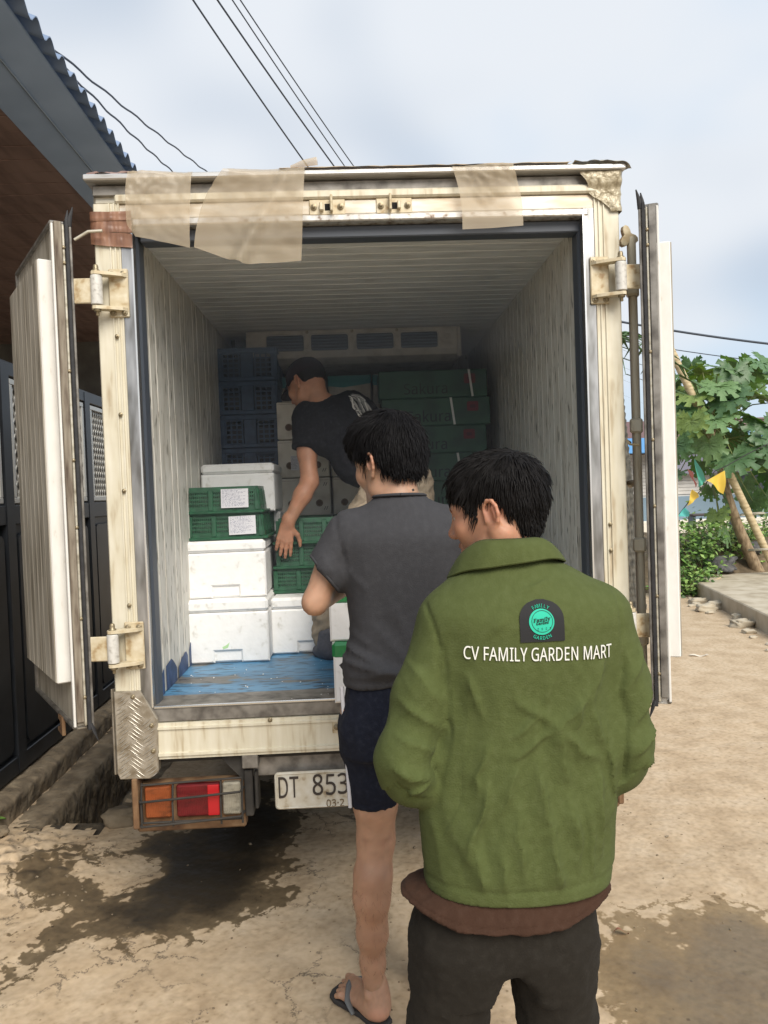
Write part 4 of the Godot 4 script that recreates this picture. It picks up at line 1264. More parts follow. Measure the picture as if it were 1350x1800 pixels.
func tape_band(t: Node3D, w: float, h: float, d: float, band: float) -> void:
	var g := mat(rgb(22, 124, 66), 0.25)
	g.clearcoat_enabled = true; g.clearcoat = 0.6
	bump(g, 93, 0.03, 3, 2.0, 0.5); tri(g, 3.0)
	part("tape", MB.new().box(Vector3(0, h - band / 2 + 0.001, 0.0), Vector3(w + 0.006, band, d + 0.006), 0.010), g, t, false)
func paper(t: Node3D, at: Vector3, w: float, h: float, sd: int, turn := 0.0, ink := rgb(70, 74, 120), lines := 14) -> void:
	var b := MB.new().box(Vector3.ZERO, Vector3(w, h, 0.0006), 0.0)
	var m := printed(sd, 128, int(128 * h / w), lines, rgb(206, 206, 212), ink)
	var o := part("paper_label", b, m, t, false)
	o.position = at; o.rotation.z = turn
func tray(label: String, at: Vector3, w := 0.335, h := 0.113, d := 0.42) -> Node3D:   # a vegetable tray stacked upside down: the rim is at the bottom
	var t := thing("green_tray", label, "plastic tray", at, "dark green slotted trays in the truck")
	var gm := grain([[0.0, rgb(18, 60, 40)], [1.0, rgb(36, 94, 64)]], 94, 0.02, 3, 2.0, 0.42)
	for q in 4:
		var across := w if q % 2 == 0 else d
		var out := d / 2 if q % 2 == 0 else w / 2
		var tilt := Basis(Vector3.UP, PI / 2 * q) * Basis(Vector3.RIGHT, -0.10)
		var xf := Transform3D(tilt, Basis(Vector3.UP, PI / 2 * q) * Vector3(0, 0.004, out - 0.006))
		part("slotted_side", once("tray %d %.4f %.4f %.4f" % [q, w, h, d], func() -> MB:
			return tray_side(across, h, xf)), gm, t, false)
	_tray_rest(t, gm, w, h, d)
	return t
func tray_side(across: float, h: float, xf: Transform3D) -> MB:
		var b := MB.new()
		var hw := across / 2 - 0.014
		b.add(MB.new().box(Vector3(0, h - 0.010, -0.002), Vector3(hw * 2, 0.022, 0.006), 0.001), xf)
		b.add(MB.new().box(Vector3(0, 0.016, 0), Vector3(hw * 2 + 0.012, 0.026, 0.005), 0.001), xf)
		var n := 3
		for k in n:
			var x0 := lerpf(-hw, hw, (k + 0.0) / n) + 0.010; var x1 := lerpf(-hw, hw, (k + 1.0) / n) - 0.010
			lattice(b, x0, x1, 0.026, h - 0.018, 0.0, 10, 4, 0.0042, 0.0075, 0.005, xf)
			b.add(MB.new().box(Vector3(x0 - 0.010, h / 2, 0.001), Vector3(0.022, h - 0.02, 0.009), 0.002), xf)
		b.add(MB.new().box(Vector3(hw - 0.004, h / 2, 0.001), Vector3(0.022, h - 0.02, 0.009), 0.002), xf)
		return b
func _tray_rest(t: Node3D, gm: Material, w: float, h: float, d: float) -> void:
	part("base", MB.new().box(Vector3(0, h - 0.004, 0), Vector3(w - 0.05, 0.006, d - 0.05), 0.002), gm, t, false)
	var rim := MB.new()
	for s in [-1, 1]:
		rim.box(Vector3(0, 0.007, s * (d / 2)), Vector3(w + 0.024, 0.013, 0.022), 0.003)
		rim.box(Vector3(s * (w / 2 + 0.001), 0.007, 0), Vector3(0.022, 0.0125, d - 0.024), 0.003)
	part("rim", rim, gm, t, false)
	part("liner", MB.new().box(Vector3(0, h * 0.45, 0), Vector3(w - 0.07, h * 0.7, d - 0.07), 0.02), grain([[0.0, rgb(40, 60, 44)], [0.5, rgb(130, 140, 128)], [1.0, rgb(190, 196, 190)]], 95, 0.05, 4, 4.0, 0.5), t, false)
func blue_crate(label: String, at: Vector3) -> Node3D:
	var t := thing("blue_crate", label, "plastic crate", at, "blue crates stacked in the left back corner of the truck")
	var bm := grain([[0.0, rgb(38, 62, 92)], [1.0, rgb(62, 92, 126)]], 96, 0.02, 3, 2.0, 0.45)
	var w := 0.325; var h := 0.180; var d := 0.46
	for q in 4:
		var across := w if q % 2 == 0 else d
		var out := d / 2 if q % 2 == 0 else w / 2
		var xf := Transform3D(Basis(Vector3.UP, PI / 2 * q), Basis(Vector3.UP, PI / 2 * q) * Vector3(0, 0, out - 0.006))
		part("crate_side", once("crate %d" % q, func() -> MB: return crate_side(q, across, h, xf)), bm, t, false)
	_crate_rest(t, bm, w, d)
	return t
func crate_side(q: int, across: float, h: float, xf: Transform3D) -> MB:
		var b := MB.new()
		var hw := across / 2 - 0.008
		for s in [-1.0, 1.0]:
			lattice(b, s * hw * 0.28, s * hw * 0.86, 0.022, h - 0.030, 0.0, 3 if q % 2 == 0 else 5, 5, 0.008, 0.008, 0.006, xf)
			b.add(MB.new().box(Vector3(s * hw * 0.95, h / 2, 0.001), Vector3(hw * 0.13, h - 0.006, 0.012), 0.002), xf)
		b.add(MB.new().box(Vector3(0, h / 2, 0.001), Vector3(hw * 0.44, h - 0.010, 0.010), 0.002), xf)
		b.add(MB.new().box(Vector3(0, h - 0.014, 0.003), Vector3(hw * 2, 0.026, 0.016), 0.003), xf)
		b.add(MB.new().box(Vector3(0, 0.011, 0.002), Vector3(hw * 2, 0.021, 0.014), 0.003), xf)
		return b
func _crate_rest(t: Node3D, bm: Material, w: float, d: float) -> void:
	part("base", MB.new().box(Vector3(0, 0.006, 0), Vector3(w - 0.03, 0.008, d - 0.03), 0.002), bm, t, false)
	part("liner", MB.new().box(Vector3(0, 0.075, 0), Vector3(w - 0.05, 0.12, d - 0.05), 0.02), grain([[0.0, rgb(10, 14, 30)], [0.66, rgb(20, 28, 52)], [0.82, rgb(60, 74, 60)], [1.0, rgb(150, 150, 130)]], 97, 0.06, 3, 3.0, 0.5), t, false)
func cream_carton(label: String, at: Vector3, w := 0.262, h := 0.195) -> Node3D:
	var t := thing("cream_carton", label, "carton", at, "cream cartons with round air holes")
	var cm := grain([[0.0, rgb(186, 180, 168)], [0.5, rgb(212, 207, 196)], [1.0, rgb(222, 218, 208)]], 98, 0.01, 4, 1.5, 0.8)
	part("body", MB.new().box(Vector3(0, (h - 0.002) / 2, 0), Vector3(w, h - 0.002, 0.30), 0.004), cm, t, false)
	part("flap_line", MB.new().box(Vector3(0, h * 0.93, 0.150), Vector3(w - 0.01, 0.0012, 0.0012), 0.0), mat(rgb(120, 112, 100), 0.9), t, false)
	for s in [-1.0, 1.0]:
		var o := part("air_hole", MB.new().lathe([[0.0001, -0.010], [0.0155, -0.010], [0.0155, 0.0005], [0.0175, 0.001], [0.019, 0.0005]], Transform3D(Basis(Vector3.RIGHT, PI / 2), Vector3(s * 0.072, 0.062, 0.150)), 18), mat(rgb(104, 84, 62), 0.9), t, false)
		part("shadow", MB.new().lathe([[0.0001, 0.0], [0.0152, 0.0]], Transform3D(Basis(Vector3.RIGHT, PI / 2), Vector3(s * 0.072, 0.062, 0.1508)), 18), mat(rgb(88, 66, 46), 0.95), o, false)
	for y in [0.035, 0.160]:
		for k in 2:
			part("slit", MB.new().box(Vector3(0.100 + 0.011 * k, y, 0.1502), Vector3(0.003, 0.020, 0.0016), 0.0, Basis(Vector3.BACK, -0.45)), mat(rgb(70, 62, 52), 0.9), t, false)
	return t
func green_carton(label: String, at: Vector3, strap_x: float, w := 0.59) -> Node3D:
	var t := thing("green_carton", label, "carton", at, "dark green printed cartons at the back")
	var gm := grain([[0.0, rgb(30, 62, 48)], [0.5, rgb(42, 82, 62)], [1.0, rgb(52, 94, 72)]], 99, 0.008, 4, 1.2, 0.6)
	var h := 0.148
	part("body", MB.new().box(Vector3(0, h / 2, 0), Vector3(w, h, 0.22), 0.005), gm, t, false)
	var ink := mat(rgb(14, 30, 24), 0.7)
	var tx := text("Sakura", "Droid Sans", 0.058, 0.002, t.position + Vector3(-0.04, 0.048, 0.1103), ink, t)
	tx.name = "lettering"
	part("stamp", MB.new().prism(rounded(Vector2(0.200, 0.098), Vector2(0.062, 0.052), 0.008), 0.109, 0.1108), mat(rgb(104, 30, 36), 0.7), t, false)
	part("stamp", MB.new().prism(rounded(Vector2(0.200, 0.098), Vector2(0.030, 0.018), 0.004), 0.109, 0.1112), mat(rgb(70, 24, 28), 0.7), t, false)
	if strap_x > -1.0:
		part("strap", MB.new().box(Vector3(strap_x, h / 2 + 0.001, 0.0012), Vector3(0.012, h + 0.001, 0.2215), 0.001, Basis(Vector3.BACK, 0.12)), mat(rgb(206, 206, 200), 0.4), t, false)
	return t
func teal_carton(label: String, at: Vector3, w: float) -> Node3D:
	var t := thing("teal_striped_carton", label, "carton", at, "white cartons with a teal band in the back row")
	var cm := grain([[0.0, rgb(170, 166, 156)], [1.0, rgb(202, 199, 190)]], 100, 0.01, 4, 1.5, 0.8)
	part("body", MB.new().box(Vector3(0, 0.138, 0), Vector3(w, 0.276, 0.30), 0.004), cm, t, false)
	part("band", MB.new().box(Vector3(0, 0.252, 0.0), Vector3(w + 0.002, 0.046, 0.302), 0.004), mat(rgb(46, 132, 136), 0.7), t, false)
	part("brush_stripe", MB.new().prism(PackedVector2Array([Vector2(-w * 0.5, 0.232), Vector2(-w * 0.5, 0.214), Vector2(-w * 0.15, 0.205), Vector2(w * 0.2, 0.216), Vector2(w * 0.5, 0.226), Vector2(w * 0.5, 0.232)]), 0.149, 0.1515), mat(rgb(60, 142, 146), 0.7), t, false)
	return t

func make_cargo() -> void:
	foam_box("lower of two big white foam boxes stacked by the left wall, green smear on it", 0.348, 0.271, 0.46, Vector3(-0.590, 0.797, -0.66 - 0.23))
	var f2 := foam_box("upper big white foam box by the left wall, with two green trays on its lid", 0.346, 0.246, 0.46, Vector3(-0.600, 1.069, -0.70 - 0.23), true, 0.02)
	var sm := part("smear", MB.new().prism(PackedVector2Array([Vector2(-0.02, 0.06), Vector2(0.0, 0.066), Vector2(0.008, 0.09), Vector2(0.0, 0.082), Vector2(-0.012, 0.074), Vector2(-0.024, 0.07)]), 0.0, 0.0006), mat(rgb(176, 214, 160), 0.7), get_node("foam_box"), false)
	sm.position = Vector3(0.0, 0.0, 0.2302)
	var f3 := foam_box("white foam box on the blue floor under three green trays, by a grey shoe", 0.352, 0.250, 0.40, Vector3(-0.240, 0.797, -0.79 - 0.20), true, -0.02)
	paper(f3, Vector3(0.136, 0.052, 0.2005), 0.032, 0.050, 200, 0.0, rgb(60, 60, 130), 7)
	foam_box("white foam box on top of the back stack, behind the pair of labelled green trays", 0.338, 0.228, 0.42, Vector3(-0.572, 1.428, -1.0 - 0.21), false)
	paper(get_node("foam_box_003"), Vector3(-0.100, 0.055, 0.2105), 0.06, 0.06, 201, -0.05, rgb(90, 94, 110), 6)
	foam_box("white foam box half hidden under the topmost foam box of the back stack", 0.338, 0.314, 0.40, Vector3(-0.572, 1.112, -1.22 - 0.20), false)
	foam_box("white foam box at the foot of the back stack against the left wall", 0.338, 0.313, 0.40, Vector3(-0.572, 0.797, -1.22 - 0.20), false)
	for q in [["lowest white foam box with green tape, jutting over the truck sill", 0.8045, 0.203, 0.085, 0.055], ["middle white foam box with a green tape band under its lid, beside the grey shirt", 1.008, 0.168, 0.072, 0.044], ["topmost white foam box of the taped stack, behind the man in grey", 1.177, 0.19, 0.055, 0.04]]:
		var t := foam_box(q[0], 0.40, q[2], 0.36, Vector3(0.072 + (0.008 if q[1] < 0.9 else 0.0), q[1], q[3] - 0.18), false, 0.0, "white foam boxes with green tape")
		tape_band(t, 0.40, q[2], 0.36, q[4])
	var t1 := tray("upper dark green tray by the left wall, carrying a white paper label", Vector3(-0.604, 1.430, -0.955))
	paper(t1, Vector3(0.055, 0.066, 0.212), 0.118, 0.082, 202, 0.0, rgb(74, 78, 110), 16)
	t1.get_child(-1).rotation.x = -0.10
	part("tag", MB.new().box(Vector3(-0.155, 0.045, 0.213), Vector3(0.014, 0.020, 0.001), 0.0, Basis(Vector3.BACK, -0.2)), mat(rgb(220, 222, 226), 0.6), t1, false)
	var t2 := tray("lower dark green tray by the left wall, resting on a foam box lid", Vector3(-0.592, 1.3165, -0.95), 0.34)
	paper(t2, Vector3(0.072, 0.062, 0.212), 0.116, 0.080, 203, 0.02, rgb(74, 78, 110), 16)
	t2.get_child(-1).rotation.x = -0.10
	tray("lowest of the three green trays in the middle stack, right on the foam box", Vector3(-0.248, 1.0485, -1.145), 0.345, 0.111)
	tray("middle of the three green trays in the middle stack, under the reaching hand", Vector3(-0.232, 1.1605, -1.15), 0.345, 0.112)
	tray("topmost green tray of the middle stack, gripped by the man in the cap", Vector3(-0.228, 1.2735, -1.145), 0.345, 0.116)
	var bl := ["lowest blue crate in the left back corner", "second blue crate from the floor in the left back corner", "third blue crate from the floor in the left back corner", "fourth blue crate from the floor in the left back corner", "blue crate just behind the topmost foam box, fourth from the top", "blue crate with pale scraps inside, third from the top of the blue stack", "second blue crate from the top of the left back stack", "topmost blue crate, just under the cooler's left end"]
	for k in 8:
		if k < 4: continue
		blue_crate(bl[k], Vector3(-0.592 + 0.004 * (k % 3), 0.86 + k * 0.1815, -1.62 - 0.23))
	one("packed_box", MB.new().box(Vector3(-0.59, 1.19, -1.85), Vector3(0.32, 0.785, 0.44), 0.01), M.foam, "pale block of packed boxes under the blue crates", "packing box", Vector3(-0.59, 0.797, -1.85))
	var rowname := ["lowest", "second", "third", "fourth", "fifth", "topmost"]
	for k in 6:
		var cc := cream_carton("cream carton with air holes, %s of the left cream column" % rowname[k], Vector3(-0.287 + 0.002 * (k % 2), 0.797 + k * 0.1985, -1.40 - 0.15))
		if k == 4: paper(cc, Vector3(-0.045, 0.075, 0.1508), 0.042, 0.075, 204, 0.0, rgb(80, 84, 110), 10)
	for k in 5:
		cream_carton("cream carton beside the bending man's knee, %s of the right cream column" % rowname[k if k < 4 else 5], Vector3(-0.012 + 0.002 * (k % 2), 0.797 + k * 0.1985, -1.42 - 0.15))
	var places := ["by the blue crates", "behind the man in the cap", "left of the green cartons' top", "right, above the green cartons"]
	var xs := [[-0.31, 0.25], [-0.035, 0.25], [0.235, 0.265], [0.552, 0.325]]
	for i in 4:
		teal_carton("white carton with a teal band in the back row, %s" % places[i], Vector3(xs[i][0], 1.912, -2.05), xs[i][1])
		var sb := one("packed_box", MB.new().box(Vector3(xs[i][0], 1.354, -2.05), Vector3(xs[i][1], 1.112, 0.30), 0.006), M.foam, "tall pale packing box under a teal banded carton, %s" % places[i], "packing box", Vector3(xs[i][0], 0.797, -2.05))
		sb.set_meta("group", "packing boxes under the back row")
	var gl := ["lowest", "second lowest", "third lowest", "fourth lowest", "fifth from the floor", "sixth from the floor", "seventh from the floor", "second from the top", "topmost"]
	var sx := [-2.0, -2.0, -2.0, -2.0, 0.12, 0.13, -2.0, 0.09, 0.205]
	for k in 9:
		green_carton("dark green printed carton, %s in the right back stack" % gl[k], Vector3(0.418 + 0.012 * ((k * 5) % 3 - 1), 0.797 + k * 0.1505, -1.56 - 0.11), sx[k])
	# crumbs of foam on the floor
	var cb := MB.new()
	for k in 46: pebble(cb, Vector3(rf(-0.72, 0.4), 0.8, rf(-0.62, -0.02)), rf(0.0012, 0.0045))
	var o := part("foam_crumbs", cb, M.foam, self, false)
	stuff(o); tag(o, "tiny white foam crumbs on the blue truck floor", "crumbs")

# ---------------------------------------------------------------- haze volumes added in the box in place of lens glare
func make_glare_haze() -> void:
	for q in [[1.61, 1.60, 0.05, "glare_haze", "thin added haze through the open cargo box, in place of lens glare"], [2.21, 0.40, 0.15, "glare_haze_001", "denser added haze under the cargo box ceiling, in place of lens glare"]]:
		var fv := FogVolume.new()
		fv.name = q[3]
		fv.shape = RenderingServer.FOG_VOLUME_SHAPE_BOX
		fv.size = Vector3(1.54, q[1], 2.52)
		fv.position = Vector3(0.010, q[0], -1.37)
		var fm := FogMaterial.new()
		fm.density = q[2]
		fm.albedo = Color(0.93, 0.96, 1.0)
		fv.material = fm
		add_child(fv)
		stuff(fv); tag(fv, q[4], "mist")

# ---------------------------------------------------------------- the house and gate on the left
func make_house() -> void:
	var h := thing("house", "dark house front behind the gate, with a wide brown boarded eave", "house", Vector3(-5.5, 0, -6))
	part("wall", xbox(-9.0, -2.3, 0.0, 4.2, -9.0, -8.8, 0.01), grain([[0.0, rgb(86, 84, 80)], [1.0, rgb(112, 110, 106)]], 101, 0.01, 4, 0.5, 0.9), h)
	part("wall", xbox(-9.2, -9.0, 0.0, 4.2, -9.0, 3.0, 0.01), grain([[0.0, rgb(86, 84, 80)], [1.0, rgb(112, 110, 106)]], 101, 0.01, 4, 0.5, 0.9), h)
	part("forecourt", xbox(-9.0, -1.98, -0.2, 0.09, -8.8, 3.0, 0.01), M.concrete, h)
	# boards under the eave
	var sof := part("soffit", xbox(-8.9, -2.02, 3.86, 3.88, -9.0, 2.6, 0.0), M.dark, h)
	var bm := grain([[0.0, rgb(104, 84, 80)], [0.5, rgb(128, 106, 100)], [1.0, rgb(142, 118, 112)]], 102, 0.02, 4, 0.7, 0.55, 0.0, 1, 6)
	for k in 58:
		var z := -8.95 + k * 0.2
		part("board", xbox(-8.9, -2.02, 3.838 + 0.002 * (k % 3), 3.859, z, z + 0.193, 0.004), bm, sof)
	# steel blue verge and fluted roof sheets above it
	var vm := grain([[0.0, rgb(136, 156, 186)], [1.0, rgb(154, 174, 204)]], 103, 0.008, 3, 0.5, 0.5)
	var vb := MB.new()
	var a := Vector3(-2.02, 3.83, 0); var b := Vector3(-1.60, 3.885, 0)
	vb.quad(a + Vector3(0, 0, -9.2), b + Vector3(0, 0, -9.2), b + Vector3(0, 0, 2.7), a + Vector3(0, 0, 2.7))
	vb.quad(b + Vector3(0, 0.012, -9.2), a + Vector3(0, 0.012, -9.2), a + Vector3(0, 0.012, 2.7), b + Vector3(0, 0.012, 2.7))
	vb.quad(a + Vector3(0, 0.012, 2.7), a + Vector3(0, 0.012, -9.2), a + Vector3(0, 0, -9.2), a + Vector3(0, 0, 2.7))
	part("verge", vb, vm, h)
	part("verge_wire", MB.new().tube([Vector3(-1.80, 3.852, 2.6), Vector3(-1.805, 3.848, -2.0), Vector3(-1.795, 3.85, -5.0), Vector3(-1.80, 3.852, -9.0)], 0.006, 5), mat(rgb(120, 134, 150), 0.5), h)
	var rb := MB.new()
	var rows := []
	for i in 2:
		var row := PackedVector3Array()
		var x: float = [-1.52, -6.5][i]; var y: float = [3.90, 6.0][i]
		for k in 560:
			var z := -9.3 + k * 0.0215
			row.append(Vector3(x, y + 0.030 * sin(k * TAU / 8.0), z))
		rows.append(row)
	rb.grid(rows)
	var rows2 := []
	for r in rows:
		var q := PackedVector3Array()
		for p in r: q.append(p - Vector3(0, 0.006, 0))
		rows2.append(q)
	rb.grid(rows2, false, true)
	var edge := []
	edge.append(rows[0]); edge.append(rows2[0])
	rb.grid(edge, false, true)
	part("roof_sheet", rb, grain([[0.0, rgb(104, 122, 150)], [1.0, rgb(124, 142, 170)]], 104, 0.008, 3, 0.5, 0.5), h)
	# the gate
	var g := thing("gate", "tall black steel gate with recessed lower panels and wire mesh windows", "gate", Vector3(-1.82, 0.12, -3.0))
	var gx0 := -1.85; var gx1 := -1.79
	var zs := [-5.1, -3.85, -2.62, -1.40, -0.18, 1.04]
	for z in zs: part("stile", xbox(gx0, gx1, 0.13, 2.235, z - 0.05, z + 0.05, 0.004), M.gate, g)
	for y in [[0.13, 0.22], [1.40, 1.50], [2.17, 2.245]]: part("rail", xbox(gx0 + 0.003, gx1 - 0.003, y[0], y[1], -5.15, 1.09, 0.004), M.gate, g)
	for i in zs.size() - 1:
		var z0: float = zs[i] + 0.05; var z1: float = zs[i + 1] - 0.05
		part("sheet", xbox(-1.832, -1.822, 0.22, 1.40, z0, z1, 0.0), M.gate, g)
		var mid: float = (z0 + z1) / 2
		for k in 2:
			var c: float = lerpf(z0, z1, 0.25 + 0.5 * k)
			var hw: float = (z1 - z0) * 0.25 - 0.035
			part("panel", MB.new().prism(rounded(Vector2(c, 0.80), Vector2(hw * 2, 1.10), 0.04), 0.0, 0.022, 0.008, Transform3D(Basis(Vector3(0, 0, 1), Vector3.UP, Vector3(-1, 0, 0)), Vector3(-1.795, 0, 0))), M.gate, g)
		part("stile", xbox(gx0 + 0.006, gx1 - 0.004, 0.22, 2.17, mid - 0.035, mid + 0.035, 0.004), M.gate, g)
		for k in 2:
			var a0: float = (z0 if k == 0 else mid + 0.035) + 0.03
			var a1: float = (mid - 0.035 if k == 0 else z1) - 0.03
			var fr := MB.new()
			for y in [1.525, 2.145]: fr.box(Vector3(-1.81, y, (a0 + a1) / 2), Vector3(0.028, 0.03, a1 - a0 + 0.03), 0.003)
			for z in [a0, a1]: fr.box(Vector3(-1.81, 1.835, z), Vector3(0.028, 0.59, 0.03), 0.003)
			var fo := part("window_frame", fr, M.mesh, g)
			# expanded metal: two sets of slanting wires
			var wm := MB.new()
			var n := int((a1 - a0 + 0.6) / 0.045)
			for sgn in [-1.0, 1.0]:
				for q in n:
					var zz: float = a0 - 0.32 + q * 0.045
					var p0 := Vector3(-1.81 + 0.003 * sgn, 1.54, zz if sgn > 0 else zz + 0.32)
					var p1 := Vector3(-1.81 + 0.003 * sgn, 2.13, zz + 0.32 if sgn > 0 else zz)
					var dd := p1 - p0
					var t0 := 0.0; var t1 := 1.0
					if absf(dd.z) > 1e-5:
						var ta := (a0 - p0.z) / dd.z; var tb := (a1 - p0.z) / dd.z
						t0 = maxf(0, minf(ta, tb)); t1 = minf(1, maxf(ta, tb))
					if t1 - t0 > 0.02: wm.tube([p0 + dd * t0, p0 + dd * t1], 0.0042, 4, false)
			stuff(part("wire_mesh", wm, M.mesh, fo))
	# wires over the yard
	var cm := mat(rgb(58, 66, 80), 0.6)
	cable("black service cable twisted over the eave, the upper of the pair", ray(36, 38, 6.0), ray(430, 350, 16.0), 0.05, 0.010, cm, true)
	cable("black service cable twisted over the eave, the lower of the pair", ray(38, 42, 5.9), ray(378, 360, 15.0), 0.10, 0.010, cm, true)
func cable(label: String, a: Vector3, b: Vector3, sag: float, r: float, m: Material, twist := false, group := "") -> void:
	var pts := []
	var n := 60 if twist else 24
	for i in n + 1:
		var t := float(i) / n
		var p := a.lerp(b, t) - Vector3(0, sag * 4.0 * t * (1 - t), 0)
		if twist: p += Vector3(sin(t * 70.0), cos(t * 70.0), 0) * r * 0.8
		pts.append(p - a)
	var mb := MB.new().tube(pts, r, 6)
	for k in mb.v.size(): mb.v[k] += a
	one("cable", mb, m, label, "cable", a, group)
func ray(u: float, v: float, depth: float) -> Vector3:   # a place the photograph shows, at a given distance into the picture
	var b := Basis.from_euler(Vector3(deg_to_rad(-1.5), deg_to_rad(-2.15), deg_to_rad(-2.1)), EULER_ORDER_YXZ)
	var d := b * Vector3((u - 675.0) / 1354.0, -(v - 900.0) / 1354.0, -1.0)
	return Vector3(-0.03, 1.5, 2.62) + d * (depth / -d.z)

# ---------------------------------------------------------------- beyond the truck, to the right
func make_far() -> void:
	var cm := mat(rgb(62, 70, 82), 0.6)
	var lab := ["leftmost overhead power line above the truck", "second overhead power line from the left above the truck", "third overhead power line from the left above the truck", "rightmost overhead power line above the truck"]
	var px := [[345, 0, 550, 295], [388, 0, 602, 302], [414, 0, 620, 302], [428, 0, 636, 302]]
	for k in 4:
		var q: Array = px[k]
		var a := ray(q[0] - (q[2] - q[0]) * 0.6, q[1] - (q[3] - q[1]) * 0.6, 9.0)
		var b := ray(q[2] + (q[2] - q[0]) * 0.5, q[3] + (q[3] - q[1]) * 0.5, 17.0)
		cable(lab[k], a, b, 0.12, 0.014 if k == 0 or k == 1 else 0.010, cm, false, "overhead power lines")
	cable("dark telephone wire sagging over the papaya tree, the upper one", ray(1000, 548, 15), ray(1700, 632, 13), 0.15, 0.022, cm)
	cable("thin telephone wire over the papaya tree, the lower one", ray(1000, 583, 15), ray(1700, 668, 13), 0.12, 0.009, cm)
	# concrete apron with its raised edge
	var ap := PackedVector2Array([Vector2(4.25, -7.9), Vector2(4.36, -7.2), Vector2(3.86, -4.5), Vector2(3.6, -2.5), Vector2(3.5, 3.0), Vector2(14.0, 3.0), Vector2(14.0, -7.9)])
	var kb := one("concrete_apron", up_prism(ap, -0.1, 0.185, 0.012), M.slab, "raised concrete apron with a broken front edge at the right", "apron", Vector3(6, 0, -5))
	var rubble_n := -1
	for k in 26:
		var t := k / 25.0
		var p := Vector3(4.36, 0.0, -7.1).lerp(Vector3(3.75, 0, -3.5), t) + Vector3(rf(-0.35, -0.02), 0, rf(-0.1, 0.1))
		var s := rf(0.03, 0.075)
		if k in [3, 6, 7, 11, 15]: s = rf(0.10, 0.16)
		if k > 8 and k % 2 == 0: continue
		rubble_n += 1
		var b := MB.new()
		stone(b, p + Vector3(0, s * 0.2, 0), Vector3(s, s * 0.4, s * 0.7), 40 + k)
		one("rubble_piece", b, M.slab, rubble_label(rubble_n), "rubble", p, "rubble along the apron edge")
	# rising bank of earth behind the apron
	var rows := []
	var f := FastNoiseLite.new(); f.seed = 15; f.frequency = 0.8; f.fractal_octaves = 4
	for i in 40:
		var row := PackedVector3Array()
		for j in 60:
			var x := 2.2 + j * 0.17; var z := -13.0 + i * 0.155
			var h := 0.55 * smoothstep(-7.35, -8.6, z) * smoothstep(2.3, 4.6, x) * smoothstep(-13.0, -11.5, z) + 0.12 * f.get_noise_2d(x * 2.0, z * 2.0) + 0.06 * f.get_noise_2d(x * 7.0, z * 7.0)
			if z > -7.6: h = minf(h, -0.02)
			row.append(Vector3(x, h - 0.02, z))
		rows.append(row)
	var bank := part("earth_bank", MB.new().grid(rows, false, true), grain([[0.0, rgb(66, 54, 40)], [0.5, rgb(108, 94, 74)], [1.0, rgb(140, 124, 100)]], 105, 0.02, 5, 0.8, 0.95), self, false)
	bank.set_meta("kind", "structure")
	# creepers over the bank
	rng.seed = 99
	for q in [["leafy green creeper bush by the white door edge", ray(1215, 985, 10.4), Vector3(0.55, 0.75, 0.5), 1500, 0], ["light green creeper mound under the hanging papaya leaf", ray(1270, 960, 11.0), Vector3(0.75, 0.5, 0.5), 1500, 1], ["low green bush left of the papaya trunk", ray(1318, 960, 11.6), Vector3(0.5, 0.45, 0.5), 900, 0], ["dark green scrub at the right edge behind the papaya trunk", ray(1400, 930, 12.4), Vector3(0.9, 0.8, 0.6), 1200, 1], ["low dark weeds at the foot of the bank by the door", ray(1200, 1030, 9.9), Vector3(0.5, 0.28, 0.3), 800, 0]]:
		bush(q[0], q[1], q[2], q[3], q[4])
	var rk := grain([[0.0, rgb(46, 46, 48)], [0.5, rgb(84, 84, 86)], [1.0, rgb(116, 114, 112)]], 106, 0.02, 5, 1.2, 0.9)
	for q in [["dark grey rock in the greenery under the hanging papaya leaf", ray(1268, 992, 10.5), Vector3(0.22, 0.12, 0.15), 61], ["slate grey rock leaning by the papaya trunk", ray(1322, 962, 10.8), Vector3(0.14, 0.10, 0.12), 62], ["small pale rock at the foot of the creepers", ray(1222, 1022, 10.1), Vector3(0.13, 0.07, 0.09), 63], ["long grey rock half buried below the bank", ray(1296, 980, 10.9), Vector3(0.2, 0.06, 0.1), 64]]:
		var b := MB.new(); stone(b, q[1], q[2], q[3])
		one("rock", b, rk, q[0], "rock", q[1])
	var tw := mat(rgb(176, 160, 130), 0.8)
	for q in [["pale dry stick lying across the scrub by the apron", ray(1236, 1029, 9.9), ray(1266, 1016, 10.0)], ["dry stick lying low by the white door edge", ray(1212, 1040, 9.8), ray(1238, 1030, 9.9)]]:
		one("stick", MB.new().tube([q[1], q[1].lerp(q[2], 0.5) + Vector3(0, 0.01, 0), q[2]], 0.014, 6), tw, q[0], "stick", q[1])
	var wr := wrinkled(6, 8, func(u: float, v: float) -> Vector3:
		return ray(1272, 1037, 9.75) + Vector3(u * 0.115, 0.05 - v * 0.045 + 0.015 * sin(u * 9.0 + v * 4.0), v * 0.05 + 0.02 * sin(u * 6.0)))
	one("snack_wrapper", wr, grain([[0.0, rgb(196, 70, 30)], [0.5, rgb(222, 106, 56)], [0.75, rgb(236, 210, 190)], [1.0, rgb(240, 230, 220)]], 107, 0.02, 3, 6.0, 0.4), "crumpled orange snack wrapper on the back of the apron", "wrapper", ray(1272, 1037, 9.75))
	var lf := wrinkled(4, 6, func(u: float, v: float) -> Vector3:
		var w := 0.014 * sin(u * PI)
		return Vector3(0.775 + u * 0.05, 0.012 + 0.010 * sin(u * 5.0) + 0.006 * v, 0.13 + (v - 0.5) * 2.0 * w))
	one("fallen_leaf", lf, mat(rgb(150, 96, 70), 0.7), "curled reddish dry leaf on the ground by the right wet patch", "leaf", Vector3(0.8, 0.012, 0.13))
